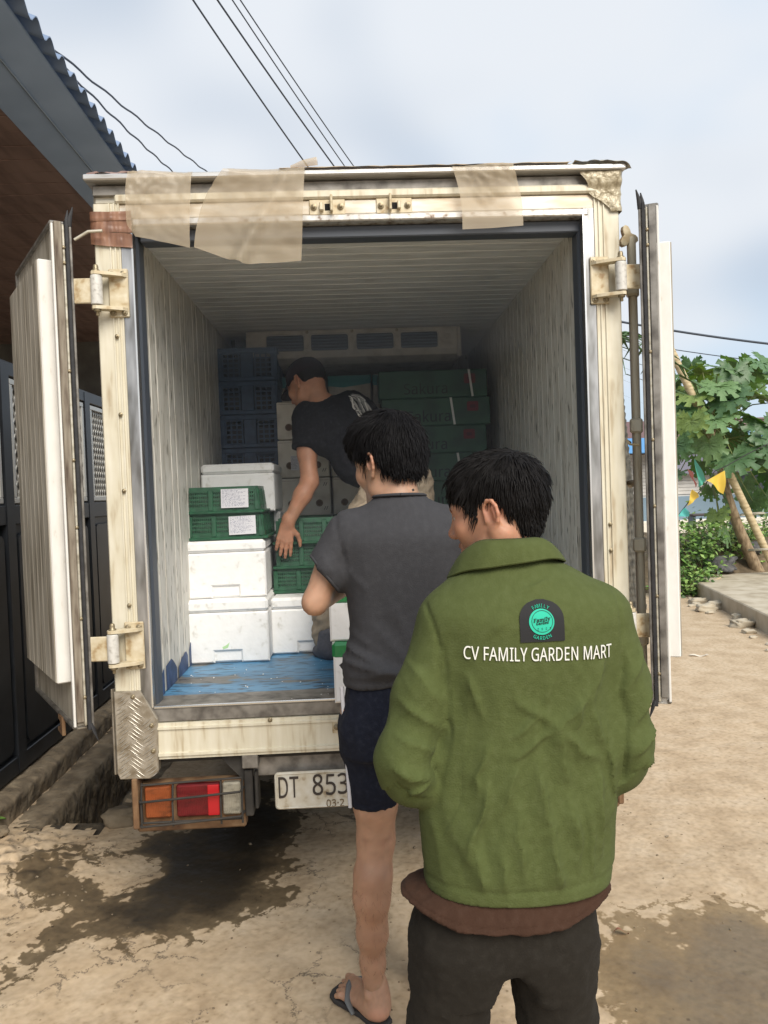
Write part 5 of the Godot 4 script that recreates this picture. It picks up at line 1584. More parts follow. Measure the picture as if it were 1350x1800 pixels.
	var sc := wrinkled(4, 10, func(u: float, v: float) -> Vector3:
		return Vector3(2.78 + u * 0.15, 0.008 + 0.008 * sin(u * 7.0 + v), -3.85 + v * 0.04 + u * 0.02))
	one("plastic_scrap", sc, mat(rgb(226, 214, 196), 0.5), "pale strip of plastic lying on the dusty ground beyond the right door", "scrap", Vector3(2.85, 0.008, -3.84))
	# houses beyond
	var hw := thing("far_house", "pale boarded house beyond the papaya with a brown and blue roof", "house", Vector3(8.5, 0, -17))
	var wall_m := grain([[0.0, rgb(190, 188, 184)], [1.0, rgb(214, 212, 208)]], 108, 0.01, 3, 0.4, 0.8)
	var body := part("wall", xbox(6.2, 13.0, 0.3, 2.2, -19.0, -17.2, 0.01), wall_m, hw)
	for k in 12: part("plank", xbox(6.2, 13.0, 1.15 + k * 0.09, 1.232 + k * 0.09, -17.198, -17.17, 0.006), wall_m, body)
	part("dado", xbox(6.19, 13.0, 0.3, 1.10, -17.2, -17.15, 0.004), mat(rgb(120, 142, 158), 0.7), hw)
	part("shutter", xbox(9.9, 11.4, 1.2, 2.1, -17.2, -17.12, 0.01), mat(rgb(60, 66, 76), 0.6), hw)
	var rf2 := MB.new().prism(PackedVector2Array([Vector2(-16.6, 2.25), Vector2(-18.0, 3.15), Vector2(-19.4, 2.25), Vector2(-18.0, 3.08)]), -13.6, -6.6, 0.0, Transform3D(Basis(Vector3(0, 0, 1), Vector3(0, 1, 0), Vector3(-1, 0, 0)), Vector3.ZERO))
	part("roof", rf2, mat(rgb(106, 84, 84), 0.8), hw)
	part("awning", MB.new().box(Vector3(7.0, 2.42, -16.4), Vector3(1.6, 0.03, 1.2), 0.005, Basis(Vector3.RIGHT, 0.35)), mat(rgb(84, 140, 190), 0.6), hw)
	part("awning", MB.new().box(Vector3(10.6, 2.65, -16.4), Vector3(2.6, 0.03, 1.4), 0.005, Basis(Vector3.RIGHT, 0.3)), mat(rgb(128, 168, 190), 0.6), hw)
	part("eave", MB.new().box(Vector3(9.4, 2.32, -16.6), Vector3(4.4, 0.07, 0.1), 0.01), mat(rgb(34, 44, 50), 0.7), hw)
	part("sheet", MB.new().box(Vector3(9.2, 2.1, -16.75), Vector3(2.0, 0.9, 0.04), 0.005, Basis(Vector3.RIGHT, 0.3)), mat(rgb(140, 142, 162), 0.6), hw)
	var pm := mat(rgb(214, 208, 196), 0.85)
	one("low_wall", xbox(4.9, 13.0, 0.0, 0.62, -14.6, -14.3, 0.01), pm, "low cream wall behind the creepers", "wall", Vector3(8.9, 0, -14.4))
	var tb := thing("bench", "dark bench standing before the pale house", "bench", ray(1225, 905, 14.5))
	part("seat", MB.new().box(Vector3(0.3, 0.0, 0), Vector3(0.9, 0.04, 0.3), 0.01), mat(rgb(70, 62, 60), 0.7), tb, false)
	for x in [-0.1, 0.7]: part("leg", MB.new().box(Vector3(x, -0.22, 0), Vector3(0.05, 0.42, 0.24), 0.005), mat(rgb(90, 104, 116), 0.6), tb, false)
	# palm trunk in the gap between post and door
	var pt := thing("palm_tree", "dark ringed palm trunk in the gap between the truck post and right door", "tree", ray(1108, 1000, 9.0) * Vector3(1, 0, 1))
	var rows3 := []
	var base := pt.position
	for i in 120:
		var t := i / 119.0
		var r := lerpf(0.17, 0.115, pow(t, 0.5)) * (1.0 + 0.05 * (i % 3))
		var row := PackedVector3Array()
		for j in 16:
			var a := -TAU * j / 16
			row.append(Vector3(cos(a) * r - 0.20 * t - 0.0, t * 3.2, sin(a) * r))
		rows3.append(row)
	part("trunk", MB.new().grid(rows3, true), grain([[0.0, rgb(34, 34, 32)], [0.5, rgb(78, 76, 70)], [1.0, rgb(128, 122, 110)]], 109, 0.03, 5, 2.0, 0.95, 0.0, 1, 4), pt, false)
	var fm := mat(rgb(64, 92, 44), 0.6)
	for k in 9:
		var fr := MB.new()
		var ang := TAU * k / 9.0 + 0.3
		var dir := Vector3(cos(ang), 0, sin(ang))
		var top := Vector3(-0.2, 3.2, 0)
		var pts := []
		for i in 8:
			var t := i / 7.0
			pts.append(top + dir * t * 0.9 + Vector3(0, 0.35 * t - 0.9 * t * t, 0))
		fr.tube(pts, [0.02, 0.018, 0.016, 0.014, 0.012, 0.009, 0.006, 0.003], 5)
		var side := dir.cross(Vector3.UP)
		for i in range(1, 8):
			for s in [-1.0, 1.0]:
				var p: Vector3 = pts[i]
				var e: Vector3 = p + side * s * 0.28 + dir * 0.12 - Vector3(0, 0.14, 0)
				fr.quad(p, p + dir * 0.05, e + dir * 0.01, e)
		# the crown is hidden by the truck from here; kept low and small
		part("frond", fr, fm, pt, false)
	bunting()
func rubble_label(k: int) -> String:
	var nth := ["first", "second", "third", "fourth", "fifth", "sixth", "seventh", "eighth", "ninth", "tenth", "eleventh", "twelfth", "thirteenth", "fourteenth", "fifteenth", "sixteenth", "seventeenth", "eighteenth", "nineteenth", "twentieth"]
	return "broken concrete lump along the apron edge, %s from the white door" % nth[mini(k, 19)]
func leaf_blade(b: MB, p: Vector3, d: Vector3, up: Vector3, l: float, w: float) -> void:
	var s := d.cross(up).normalized()
	var m := p + d * l * 0.5 + up * l * 0.08
	var e := p + d * l - up * l * 0.12
	b.tri(p, m + s * w, m); b.tri(p, m, m - s * w); b.tri(m + s * w, e, m); b.tri(m, e, m - s * w)
func bush(label: String, c: Vector3, r: Vector3, n: int, tone: int) -> void:
	var lows := [[rgb(52, 78, 34), rgb(96, 130, 62), rgb(136, 164, 90)], [rgb(62, 90, 38), rgb(112, 142, 66), rgb(160, 180, 104)]]
	var t := thing("bush", label, "bush", c, "bushes on the bank")
	for layer in 3:
		var b := MB.new()
		for k in n / 3:
			var d := Vector3(rf(-1, 1), rf(-1, 1), rf(-1, 1))
			if d.length() > 1.0: d = d.normalized() * rf(0.6, 1.0)
			var p := d * r * (0.8 + 0.35 * sin(d.x * 7.0 + layer) * cos(d.y * 6.0))
			var o := Vector3(rf(-1, 1), rf(-0.4, 0.8), rf(-1, 1)).normalized()
			var up := Vector3(rf(-0.5, 0.5), 1, rf(-0.2, 0.8)).normalized()
			leaf_blade(b, p, o, up, rf(0.05, 0.10), rf(0.018, 0.034))
		var m := mat(lows[tone][layer], 0.55)
		m.backlight_enabled = true; m.backlight = Color(0.25, 0.35, 0.1)
		stuff(part("foliage", b, m, t, false))
	var sb := MB.new()
	for k in 14:
		var a := Vector3(rf(-0.3, 0.3), -1, rf(-0.3, 0.3)) * r
		sb.tube([a, a * 0.3 + Vector3(rf(-0.2, 0.2), 0, rf(-0.2, 0.2)) * r, Vector3(rf(-0.8, 0.8), rf(0.2, 0.9), rf(-0.8, 0.8)) * r], [0.01, 0.007, 0.003], 4)
	stuff(part("stems", sb, mat(rgb(92, 78, 56), 0.9), t, false))
func bunting() -> void:
	var t := thing("bunting", "string of faded triangular flags tied under the papaya tree", "bunting", ray(1185, 925, 8.6))
	var o := t.position
	var pts := []
	for q in [[1150, 945], [1185, 915], [1212, 880], [1232, 862], [1256, 828], [1275, 820], [1310, 800], [1370, 770]]: pts.append(ray(q[0], q[1], 8.6) - o)
	part("string", MB.new().tube(pts, 0.006, 5), mat(rgb(50, 50, 50), 0.8), t, false)
	var flags := [[[1220, 806], [1243, 845], [1226, 857], rgb(58, 152, 130), [1219, 815]], [[1208, 824], [1222, 835], [1221, 858], rgb(198, 96, 84), [1205, 840]], [[1274, 827], [1274, 868], [1240, 845], rgb(206, 172, 44), [1256, 836]], [[1216, 860], [1231, 873], [1206, 890], rgb(206, 172, 50), [1208, 878]], [[1204, 892], [1214, 907], [1187, 909], rgb(62, 162, 156), [1194, 898]]]
	for fg in flags:
		var A := ray(fg[0][0], fg[0][1], 8.58) - o; var B := ray(fg[1][0], fg[1][1], 8.52) - o; var C := ray(fg[2][0], fg[2][1], 8.6) - o
		var rows := []
		for i in 7:
			var row := PackedVector3Array()
			for j in 7:
				var u := j / 6.0; var v := i / 6.0
				var p := A.lerp(B.lerp(C, u), maxf(v, 0.02))
				row.append(p + Vector3(0.01, 0.006, 0.03) * sin(u * 5.0 + v * 4.0) * v)
			rows.append(row)
		var m := mat(fg[3], 0.6)
		m.backlight_enabled = true; m.backlight = Color(0.4, 0.4, 0.4)
		part("flag", MB.new().grid(rows), m, t, false)

func papaya_leaf(sd: int) -> MB:   # a palmate leaf, its lobes cut deep, lying along +x from its stalk
	var r := RandomNumberGenerator.new(); r.seed = sd
	var b := MB.new()
	for k in 9:
		var ang := (k - 4) * 0.56
		var len := 0.27 * (1.0 - 0.055 * absf(k - 4)) * r.randf_range(0.9, 1.08)
		var d := Vector2.from_angle(ang)
		var s := Vector2(-d.y, d.x)
		var droop := r.randf_range(0.25, 0.5)
		var rows := []
		for i in 9:
			var t := i / 8.0
			var w := 0.010 + 0.031 * pow(sin(minf(t * 1.02, 1.0) * PI), 0.7)
			if i in [3, 5, 7]: w *= 1.5
			if i in [4, 6]: w *= 0.75
			if i == 8: w = 0.002
			var c := d * len * t
			var row := PackedVector3Array()
			for q in [-1.0, -0.5, 0.0, 0.5, 1.0]:
				var fwd: float = absf(q) * (0.030 if i in [3, 5, 7] else 0.0)
				var p: Vector2 = c + s * w * q + d * fwd
				row.append(Vector3(p.x, 0.03 * sin(t * 2.0) - droop * p.length() * p.length() * 1.4 - absf(q) * -0.008 + 0.006 * sin(t * 9.0 + k), p.y))
			rows.append(row)
		b.grid(rows)
	return b
func make_papaya() -> void:
	rng.seed = 1234
	var root := ray(1344, 1012, 10.6)
	var t := thing("papaya_tree", "papaya tree with big lobed leaves right of the open truck door", "tree", root)
	var top := ray(1252, 742, 10.6) - root
	var tm := grain([[0.0, rgb(92, 76, 58)], [0.5, rgb(146, 126, 100)], [1.0, rgb(172, 154, 128)]], 110, 0.02, 4, 2.0, 0.9, 0.0, 1, 3)
	var pts := []; var rs := []
	for i in 26:
		var k := i / 25.0
		pts.append(Vector3(0, -0.15, 0).lerp(top, k) + Vector3(-0.12 * sin(k * PI), 0, 0))
		rs.append(lerpf(0.088, 0.04, k) * (1.0 + 0.02 * (i % 2)))
	part("trunk", MB.new().tube(pts, rs, 12), tm, t, false)
	var mats := []
	for c in [rgb(84, 118, 76), rgb(100, 136, 86), rgb(118, 152, 98), rgb(134, 158, 84)]:
		var m := grain([[0.0, c.darkened(0.2)], [1.0, c.lightened(0.06)]], 111, 0.03, 3, 3.0, 0.45)
		m.backlight_enabled = true; m.backlight = Color(0.6, 0.7, 0.25)
		mats.append(m)
	var leaves := [papaya_leaf(1).mesh(), papaya_leaf(2).mesh(), papaya_leaf(3).mesh()]
	var stalk := mat(rgb(110, 120, 70), 0.6)
	# leaf places: where in the photograph, how far, size
	var spots := [[1205, 665, 10.5, 1.0], [1235, 655, 10.9, 1.0], [1262, 648, 10.4, 1.05], [1300, 642, 10.8, 1.15], [1338, 640, 10.5, 1.2], [1370, 660, 10.3, 1.2], [1192, 690, 10.8, 0.9], [1225, 690, 10.2, 1.0], [1262, 680, 10.1, 1.0], [1310, 668, 10.9, 1.1], [1200, 720, 10.3, 1.0], [1240, 715, 10.9, 1.0], [1280, 702, 10.0, 1.1], [1330, 700, 10.5, 1.2], [1380, 705, 10.6, 1.2], [1255, 738, 9.9, 1.1], [1312, 735, 10.3, 1.1], [1345, 750, 10.1, 1.2], [1198, 755, 10.6, 0.9], [1230, 762, 11.0, 1.0], [1195, 790, 10.4, 0.9], [1215, 790, 10.8, 0.8], [1285, 765, 11.1, 1.0], [1335, 790, 10.8, 1.0], [1290, 805, 10.0, 1.15], [1320, 815, 10.3, 1.1], [1262, 800, 11.0, 0.8], [1192, 835, 10.5, 0.6], [1188, 720, 11.2, 0.9], [1352, 830, 10.9, 1.0], [1278, 880, 10.6, 0.75], [1262, 905, 10.4, 0.7], [1268, 935, 10.5, 0.7], [1250, 860, 10.9, 0.6], [1345, 870, 11.0, 0.8], [1215, 640, 11.3, 0.7], [1400, 745, 10.5, 1.2], [1390, 800, 10.4, 1.2], [1250, 665, 11.6, 1.0], [1325, 665, 11.7, 1.1], [1190, 672, 11.2, 0.9], [1212, 705, 11.4, 0.9], [1290, 690, 11.5, 1.0], [1270, 720, 11.3, 1.0], [1300, 760, 10.7, 1.0], [1190, 812, 11.0, 0.8], [1235, 815, 11.2, 0.8], [1310, 780, 11.3, 1.0], [1360, 780, 10.0, 1.1], [1215, 740, 9.9, 0.9], [1245, 780, 10.1, 0.9], [1305, 850, 11.2, 0.9], [1322, 880, 10.8, 0.8], [1190, 780, 9.8, 0.8], [1290, 655, 10.2, 1.0]]
	var stalks := []
	for k in spots.size():
		var q: Array = spots[k]
		var p := ray(q[0], q[1], q[2]) - root
		var from := top + Vector3(0, -rf(0.0, 0.35) - (0.7 if k > 29 and k < 34 else 0.0), 0)
		var d := p - from
		d.y *= 0.3
		if d.length() < 0.1: d = Vector3(0, 0, 1)
		d = d.normalized()
		var lf := part("leaf", leaves[k % 3], mats[(k * 7 + k / 3) % 4], t, false)
		var yaw := atan2(-d.z, d.x)
		var pitch := rf(-0.9, -0.25) if k < 29 else rf(-1.5, -1.1)
		lf.transform = Transform3D(Basis(Vector3.UP, yaw + rf(-0.4, 0.4)) * Basis(Vector3.BACK, pitch) * Basis(Vector3.RIGHT, rf(-0.5, 0.5)) * Basis.from_scale(Vector3.ONE * q[3] * 1.25), p)
		var mid := from.lerp(p, 0.55) + Vector3(0, 0.10, 0)
		part("stalk", MB.new().tube([from, mid, p], [0.012, 0.009, 0.006], 5, false), stalk, t, false)
	# bamboo prop tied to the trunk, and the pale pole beyond
	var bm := grain([[0.0, rgb(146, 128, 96)], [0.5, rgb(186, 168, 132)], [1.0, rgb(204, 188, 156)]], 112, 0.02, 4, 2.0, 0.6, 0.0, 6, 1)
	bamboo("long bamboo pole leaning across the papaya trunk", ray(1160, 575, 10.2), ray(1385, 1050, 10.2), 0.05, bm)
	var rope := MB.new()
	for q in [[1330, 905], [1345, 968]]:
		var c := ray(q[0], q[1], 10.2)
		for k in 2:
			var ring := []
			for i in 13: ring.append(c + Vector3(cos(TAU * i / 12.0) * 0.14, 0.015 * k + 0.02 * sin(TAU * i / 12.0), sin(TAU * i / 12.0) * 0.2 - 0.12))
			rope.tube(ring, 0.006, 5, false)
	one("binding_cord", rope, mat(rgb(190, 184, 170), 0.8), "pale cord binding the bamboo pole to the papaya trunk", "cord", ray(1330, 905, 10.2))
func bamboo(label: String, a: Vector3, b: Vector3, r: float, m: Material) -> void:
	var t := thing("bamboo_pole", label, "pole", b)
	var n := 9
	for i in n:
		var p := a.lerp(b, float(i) / n) - b; var q := a.lerp(b, float(i + 1) / n) - b
		part("segment", MB.new().tube([p, p.lerp(q, 0.03), p.lerp(q, 0.10), p.lerp(q, 0.90), p.lerp(q, 0.97), q], [r * 0.94, r * 1.10, r, r, r * 1.08, r * 0.94], 10), m, t, false)

# ---------------------------------------------------------------- people
func lin(c: Color) -> Color: return c.srgb_to_linear()
func paint(m: MB, base: Color, tints: Array, sd: int) -> void:   # skin tone per vertex: mottling, then patches [place, radius, colour, strength]
	var f := FastNoiseLite.new(); f.seed = sd; f.frequency = 18.0; f.fractal_octaves = 3
	var b := lin(base)
	m.c.resize(m.v.size())
	for k in m.v.size():
		var p := m.v[k]
		var c := b * (1.0 + 0.20 * f.get_noise_3dv(p) + 0.10 * f.get_noise_3dv(p * 4.0))
		for t in tints:
			var d: float = p.distance_to(t[0]) / t[1]
			if d < 1.0: c = c.lerp(lin(t[2]), (1.0 - d * d) * t[3])
		c.a = 1.0
		m.c[k] = c
func skin_mat() -> StandardMaterial3D:
	var m := mat(Color.WHITE, 0.52)
	m.vertex_color_use_as_albedo = true
	m.subsurf_scatter_enabled = true; m.subsurf_scatter_strength = 0.12
	m.normal_enabled = true; m.normal_texture = nrm_tex(120, 0.12, 3, 1.5); m.normal_scale = 0.35
	return tri(m, 14.0)
func cloth(c: Color, sd: int, vary := 0.10, weave := 60.0, bumpy := 0.35) -> StandardMaterial3D:
	var m := grain([[0.0, c.darkened(vary)], [0.5, c], [1.0, c.lightened(vary * 0.6)]], sd, 0.03, 5, 3.0, 0.92)
	m.normal_enabled = true; m.normal_texture = nrm_tex(121, 0.3, 2, 2.0); m.normal_scale = bumpy
	m.metallic_specular = 0.18; m.rim_enabled = true; m.rim = 0.04; m.rim_tint = 0.8
	return m
# head in its own axes: x to the figure's left, y up, z out through the face; eyes at the height of the origin
func head_sdf(S: Sdf, X: Transform3D) -> void:
	var P := func(x: float, y: float, z: float) -> Vector3: return X * Vector3(x, y, z)
	var B := X.basis
	S.ell(P.call(0, 0.030, -0.014), Vector3(0.074, 0.086, 0.095), B, 0.03)
	S.ell(P.call(0, -0.030, 0.028), Vector3(0.060, 0.082, 0.064), B, 0.03)
	S.cap(P.call(0, -0.092, 0.068), P.call(0, -0.096, 0.070), 0.019, 0.019, 0.03)
	for s in [-1.0, 1.0]:
		S.cap(P.call(s * 0.056, -0.030, -0.006), P.call(s * 0.048, -0.070, 0.014), 0.017, 0.017, 0.022)
		S.cap(P.call(s * 0.048, -0.070, 0.014), P.call(s * 0.014, -0.096, 0.066), 0.017, 0.016, 0.022)
		S.ell(P.call(s * 0.040, -0.022, 0.062), Vector3(0.022, 0.024, 0.020), B, 0.022)
		S.cap(P.call(s * 0.012, 0.020, 0.088), P.call(s * 0.044, 0.019, 0.070), 0.010, 0.009, 0.016)
	S.cap(P.call(0, 0.010, 0.086), P.call(0, -0.030, 0.104), 0.0075, 0.011, 0.014)
	S.ell(P.call(0, -0.034, 0.105), Vector3(0.012, 0.010, 0.011), B, 0.008)
	for s in [-1.0, 1.0]:
		S.ell(P.call(s * 0.0125, -0.037, 0.097), Vector3(0.009, 0.008, 0.010), B, 0.006)
		S.ell(P.call(s * 0.031, 0.002, 0.088), Vector3(0.017, 0.011, 0.012), B, 0.010, true)
		S.ell(P.call(s * 0.031, 0.006, 0.074), Vector3(0.016, 0.009, 0.011), B, 0.004)
		S.ell(P.call(s * 0.031, -0.007, 0.0735), Vector3(0.015, 0.006, 0.010), B, 0.004)
	S.cap(P.call(-0.018, -0.063, 0.083), P.call(0, -0.0615, 0.092), 0.0055, 0.0070, 0.006)
	S.cap(P.call(0.018, -0.063, 0.083), P.call(0, -0.0615, 0.092), 0.0055, 0.0070, 0.006)
	S.cap(P.call(-0.016, -0.0715, 0.082), P.call(0.016, -0.0715, 0.082), 0.006, 0.006, 0.006)
	S.ell(P.call(0, -0.0722, 0.0875), Vector3(0.014, 0.0065, 0.007), B, 0.006)
	S.ell(P.call(0, -0.0668, 0.097), Vector3(0.022, 0.0012, 0.012), B, 0.003, true)
	for s in [-1.0, 1.0]:
		var E := func(x: float, y: float, z: float) -> Vector3: return X * Vector3(s * (0.072 + x), -0.008 + y, -0.010 + z)
		var eb := B * Basis(Vector3.UP, -s * 0.42) * Basis(Vector3.RIGHT, -0.16)
		S.ell(E.call(0.006, 0.0, -0.006), Vector3(0.0052, 0.027, 0.015), eb, 0.006)
		S.ell(E.call(0.013, -0.001, -0.003), Vector3(0.0062, 0.014, 0.0085), eb, 0.004, true)
		var hx := [[0.004, 0.010, 0.012], [0.007, 0.024, 0.008], [0.010, 0.031, -0.001], [0.014, 0.029, -0.012], [0.0175, 0.018, -0.0195], [0.018, 0.003, -0.0215], [0.015, -0.012, -0.017], [0.011, -0.022, -0.008], [0.007, -0.029, 0.001]]
		for i in hx.size() - 1:
			S.cap(E.call(hx[i][0], hx[i][1], hx[i][2]), E.call(hx[i + 1][0], hx[i + 1][1], hx[i + 1][2]), 0.0036, 0.0036, 0.003)
		S.ell(E.call(0.008, -0.028, -0.001), Vector3(0.0048, 0.0085, 0.0068), eb, 0.005)
		S.cap(E.call(0.008, 0.006, 0.009), E.call(0.007, -0.009, 0.008), 0.0035, 0.004, 0.004)
		S.cap(E.call(0.0125, 0.016, -0.010), E.call(0.0125, -0.006, -0.012), 0.0028, 0.0028, 0.004)
func head_tints(X: Transform3D, base: Color) -> Array:
	var o := []
	o.append([X * Vector3(0, -0.066, 0.09), 0.024, base.lerp(rgb(120, 62, 58), 0.6), 0.8])
	o.append([X * Vector3(0, -0.036, 0.112), 0.02, base.lerp(rgb(190, 110, 90), 0.4), 0.5])
	o.append([X * Vector3(0, -0.085, 0.06), 0.05, base.darkened(0.22), 0.5])
	for s in [-1.0, 1.0]:
		o.append([X * Vector3(s * 0.04, -0.02, 0.075), 0.035, base.lerp(rgb(196, 120, 96), 0.5), 0.4])
		o.append([X * Vector3(s * 0.031, 0.02, 0.088), 0.018, rgb(30, 24, 22), 0.65])
		o.append([X * Vector3(s * 0.085, 0.0, -0.02), 0.03, base.lerp(rgb(200, 116, 96), 0.5), 0.5])
	return o
func eyes(parent: Node3D, X: Transform3D) -> void:
	for s in [-1.0, 1.0]:
		var b := MB.new()
		var xf := X * Transform3D(Basis(Vector3.RIGHT, PI / 2), Vector3(s * 0.031, 0.0, 0.0745))
		var pr := []
		for i in 13:
			var a := PI * i / 12.0
			pr.append([maxf(0.0001, sin(a) * 0.0115), cos(a) * 0.0115])
		b.lathe(pr, xf, 16)
		var o := part("eye", b, mat(rgb(200, 190, 182), 0.25), parent)
		part("iris", MB.new().lathe([[0.0001, 0.0122], [0.0035, 0.0117], [0.0058, 0.0103]], xf, 14), mat(rgb(28, 18, 14), 0.15), o)
# hair: a dark cap of locks, then single strands that break its outline
func hair(parent: Node3D, X: Transform3D, S: Sdf, whorl: Vector3, n: int, length: float, lift: float, sd: int, col: Color, fwd := 0.0) -> void:
	var f := FastNoiseLite.new(); f.seed = sd; f.frequency = 34.0; f.fractal_octaves = 3
	var inv := X.affine_inverse()
	var wv := func(p: Vector3, nn: Vector3) -> Vector3:
		var q := inv * p
		var w := f.get_noise_3d(q.x * 1.6, q.y * 0.5, q.z * 0.6)
		return p + nn * (0.0035 * w)
	var m := S.build(0.0045, wv)
	var hm := mat(col, 0.7)
	hm.metallic_specular = 0.25
	part("hair", m, hm, parent)
	var r := RandomNumberGenerator.new(); r.seed = sd
	var st := MB.new()
	for k in n:
		var i := r.randi_range(0, m.v.size() - 1)
		var p := inv * m.v[i]; var nn := inv.basis * m.n[i]
		var d := p - whorl
		d += Vector3(0, -0.05, 0) + Vector3(0, 0, fwd) * smoothstep(0.04, 0.10, p.y)
		d += Vector3(r.randf_range(-1, 1), r.randf_range(-1, 1), r.randf_range(-1, 1)) * 0.02
		d = d - nn * d.dot(nn)
		if d.length() < 0.001: continue
		d = d.normalized()
		var low := nn.y < -0.25
		if low: d = (Vector3(r.randf_range(-0.3, 0.3), -1, 0) - nn * 0.2).normalized()
		var L := (0.4 if low else 1.0) * length * r.randf_range(0.4, 1.25)
		var pts := []
		var q := p - nn * 0.002
		var lf := lift * r.randf_range(0.2, 1.2)
		for j in 5:
			pts.append(X * q)
			q += d * L / 4.0 + nn * (lf * (0.5 if j < 3 else 0.1)) * 0.35
			d = (d + Vector3(0, -0.10, 0) - nn * 0.06).normalized()
		var w := r.randf_range(0.0006, 0.0013)
		st.tube(pts, [w, w, w, w * 0.8, w * 0.2], 3, false)
	var strand_m := mat(col.lightened(0.02), 0.6)
	strand_m.metallic_specular = 0.3
	stuff(part("strands", st, strand_m, parent))
func hand(S: Sdf, w: Vector3, f: Vector3, back: Vector3, side: float, curl: Array, spread := 0.06) -> void:   # f: along the fingers; back: out of the back of the hand; side: +1 puts the thumb on f x back
	f = f.normalized()
	var t := f.cross(back).normalized() * side
	back = t.cross(f).normalized() * side
	S.cap(w - f * 0.02, w + f * 0.01, 0.026, 0.024, 0.02, back, 1.35)
	var lens := [0.068, 0.077, 0.071, 0.055]
	for i in 4:
		var o := (1.5 - i)
		var kn := w + f * (0.084 - 0.006 * absf(o - 0.3)) + t * o * 0.0195 + back * 0.003
		S.cap(w + f * 0.012 + t * o * 0.012, kn, 0.0125, 0.0105, 0.012)
		var dir := (f + t * o * spread).normalized()
		var p := kn
		var ang := 0.0
		for j in 3:
			ang += float(curl[i]) * [0.7, 1.0, 0.7][j]
			var dd := dir * cos(ang) - back * sin(ang)
			var q = p + dd * float(lens[i]) * [0.44, 0.31, 0.25][j]
			S.cap(p, q, [0.0098, 0.0088, 0.0080][j], [0.0088, 0.0080, 0.0070][j], 0.004)
			p = q
	var b := w + f * 0.022 + t * 0.022
	var c := b + (f * 0.6 + t * 0.75 - back * 0.25).normalized() * 0.040
	var e := c + (f * 0.85 + t * 0.45 - back * 0.3).normalized() * 0.032
	S.cap(w + f * 0.012 + t * 0.01, c, 0.015, 0.0115, 0.012)
	S.cap(c, e, 0.0108, 0.0095, 0.005)
	S.cap(e, e + (f * 0.95 + t * 0.2 - back * 0.25).normalized() * 0.024, 0.0095, 0.0075, 0.004)
func hem_ring(c: Vector3, axis: Vector3, n: Vector3, r: float, m: Material, parent: Node3D) -> void:   # the turned hem round a sleeve or leg
	axis = axis.normalized(); n = n.normalized()
	var u := n.cross(Vector3(0.3, 0.1, 1)).normalized()
	var w := n.cross(u)
	var pts := []
	for i in 37:
		var d := u * cos(TAU * i / 36.0) + w * sin(TAU * i / 36.0)
		pts.append(c + d * r / sqrt(maxf(0.2, 1.0 - pow(d.dot(axis), 2.0))))
	part("hem", MB.new().tube(pts, 0.0042, 8, false), m, parent)
func heights(m: MB, inv: Transform3D, cell := 0.008) -> Dictionary:   # the outermost z over a frame's x, y
	var d := {}
	for k in m.v.size():
		var q := inv * m.v[k]
		if (inv.basis * m.n[k]).z < 0.1: continue
		var key := Vector2i(roundi(q.x / cell), roundi(q.y / cell))
		if not d.has(key) or d[key] < q.z: d[key] = q.z
	return d
func over(d: Dictionary, x: float, y: float, cell := 0.008) -> float:
	var s := 0.0; var w := 0.0
	var cx := x / cell; var cy := y / cell
	for i in range(-1, 3):
		for j in range(-1, 3):
			var key := Vector2i(floori(cx) + i, floori(cy) + j)
			if d.has(key):
				var g := exp(-(Vector2(key) - Vector2(cx, cy)).length_squared() * 1.1)
				s += d[key] * g; w += g
	return s / w if w > 0.0 else 0.0
# lettering laid on a surface: [text mesh] bent over the heights of a frame
func sewn(tm: TextMesh, at: Vector2, d: Dictionary, lift: float, rot := 0.0, skew := 0.0, sx := 1.0) -> MB:
	var a := tm.get_mesh_arrays()
	var m := MB.new()
	var v: PackedVector3Array = a[Mesh.ARRAY_VERTEX]
	var n: PackedVector3Array = a[Mesh.ARRAY_NORMAL]
	for k in v.size():
		var q := Vector2((v[k].x + v[k].y * skew) * sx, v[k].y).rotated(rot) + at
		m.v.append(Vector3(q.x, q.y, over(d, q.x, q.y) + lift + v[k].z))
		var nr := Vector2(n[k].x, n[k].y).rotated(rot)
		m.n.append(Vector3(nr.x, nr.y, n[k].z))
	m.ix = a[Mesh.ARRAY_INDEX] if a[Mesh.ARRAY_INDEX] != null else PackedInt32Array()
	if m.ix.is_empty():
		for k in v.size(): m.ix.append(k)
	return m
# creases of cloth: each [ax, ay, bx, by, width, height]; a soft one-sided ridge
func crease(p: Vector2, list: Array) -> float:
	var h := 0.0
	for c in list:
		var a := Vector2(c[0], c[1]); var b := Vector2(c[2], c[3])
		var ab := b - a
		var t := clampf((p - a).dot(ab) / ab.length_squared(), 0.0, 1.0)
		var q := p - a - ab * t
		if q.length_squared() > c[4] * c[4] * 9.0: continue
		var s = q.dot(Vector2(ab.y, -ab.x).normalized()) / c[4]
		var e = q.length() / c[4]
		var taper := sin(clampf(t, 0.04, 0.96) * PI)
		h += c[5] * exp(-e * (1.25 - 0.45 * clampf(s, -1.0, 1.0))) * 1.5 * sqrt(taper)
	return h

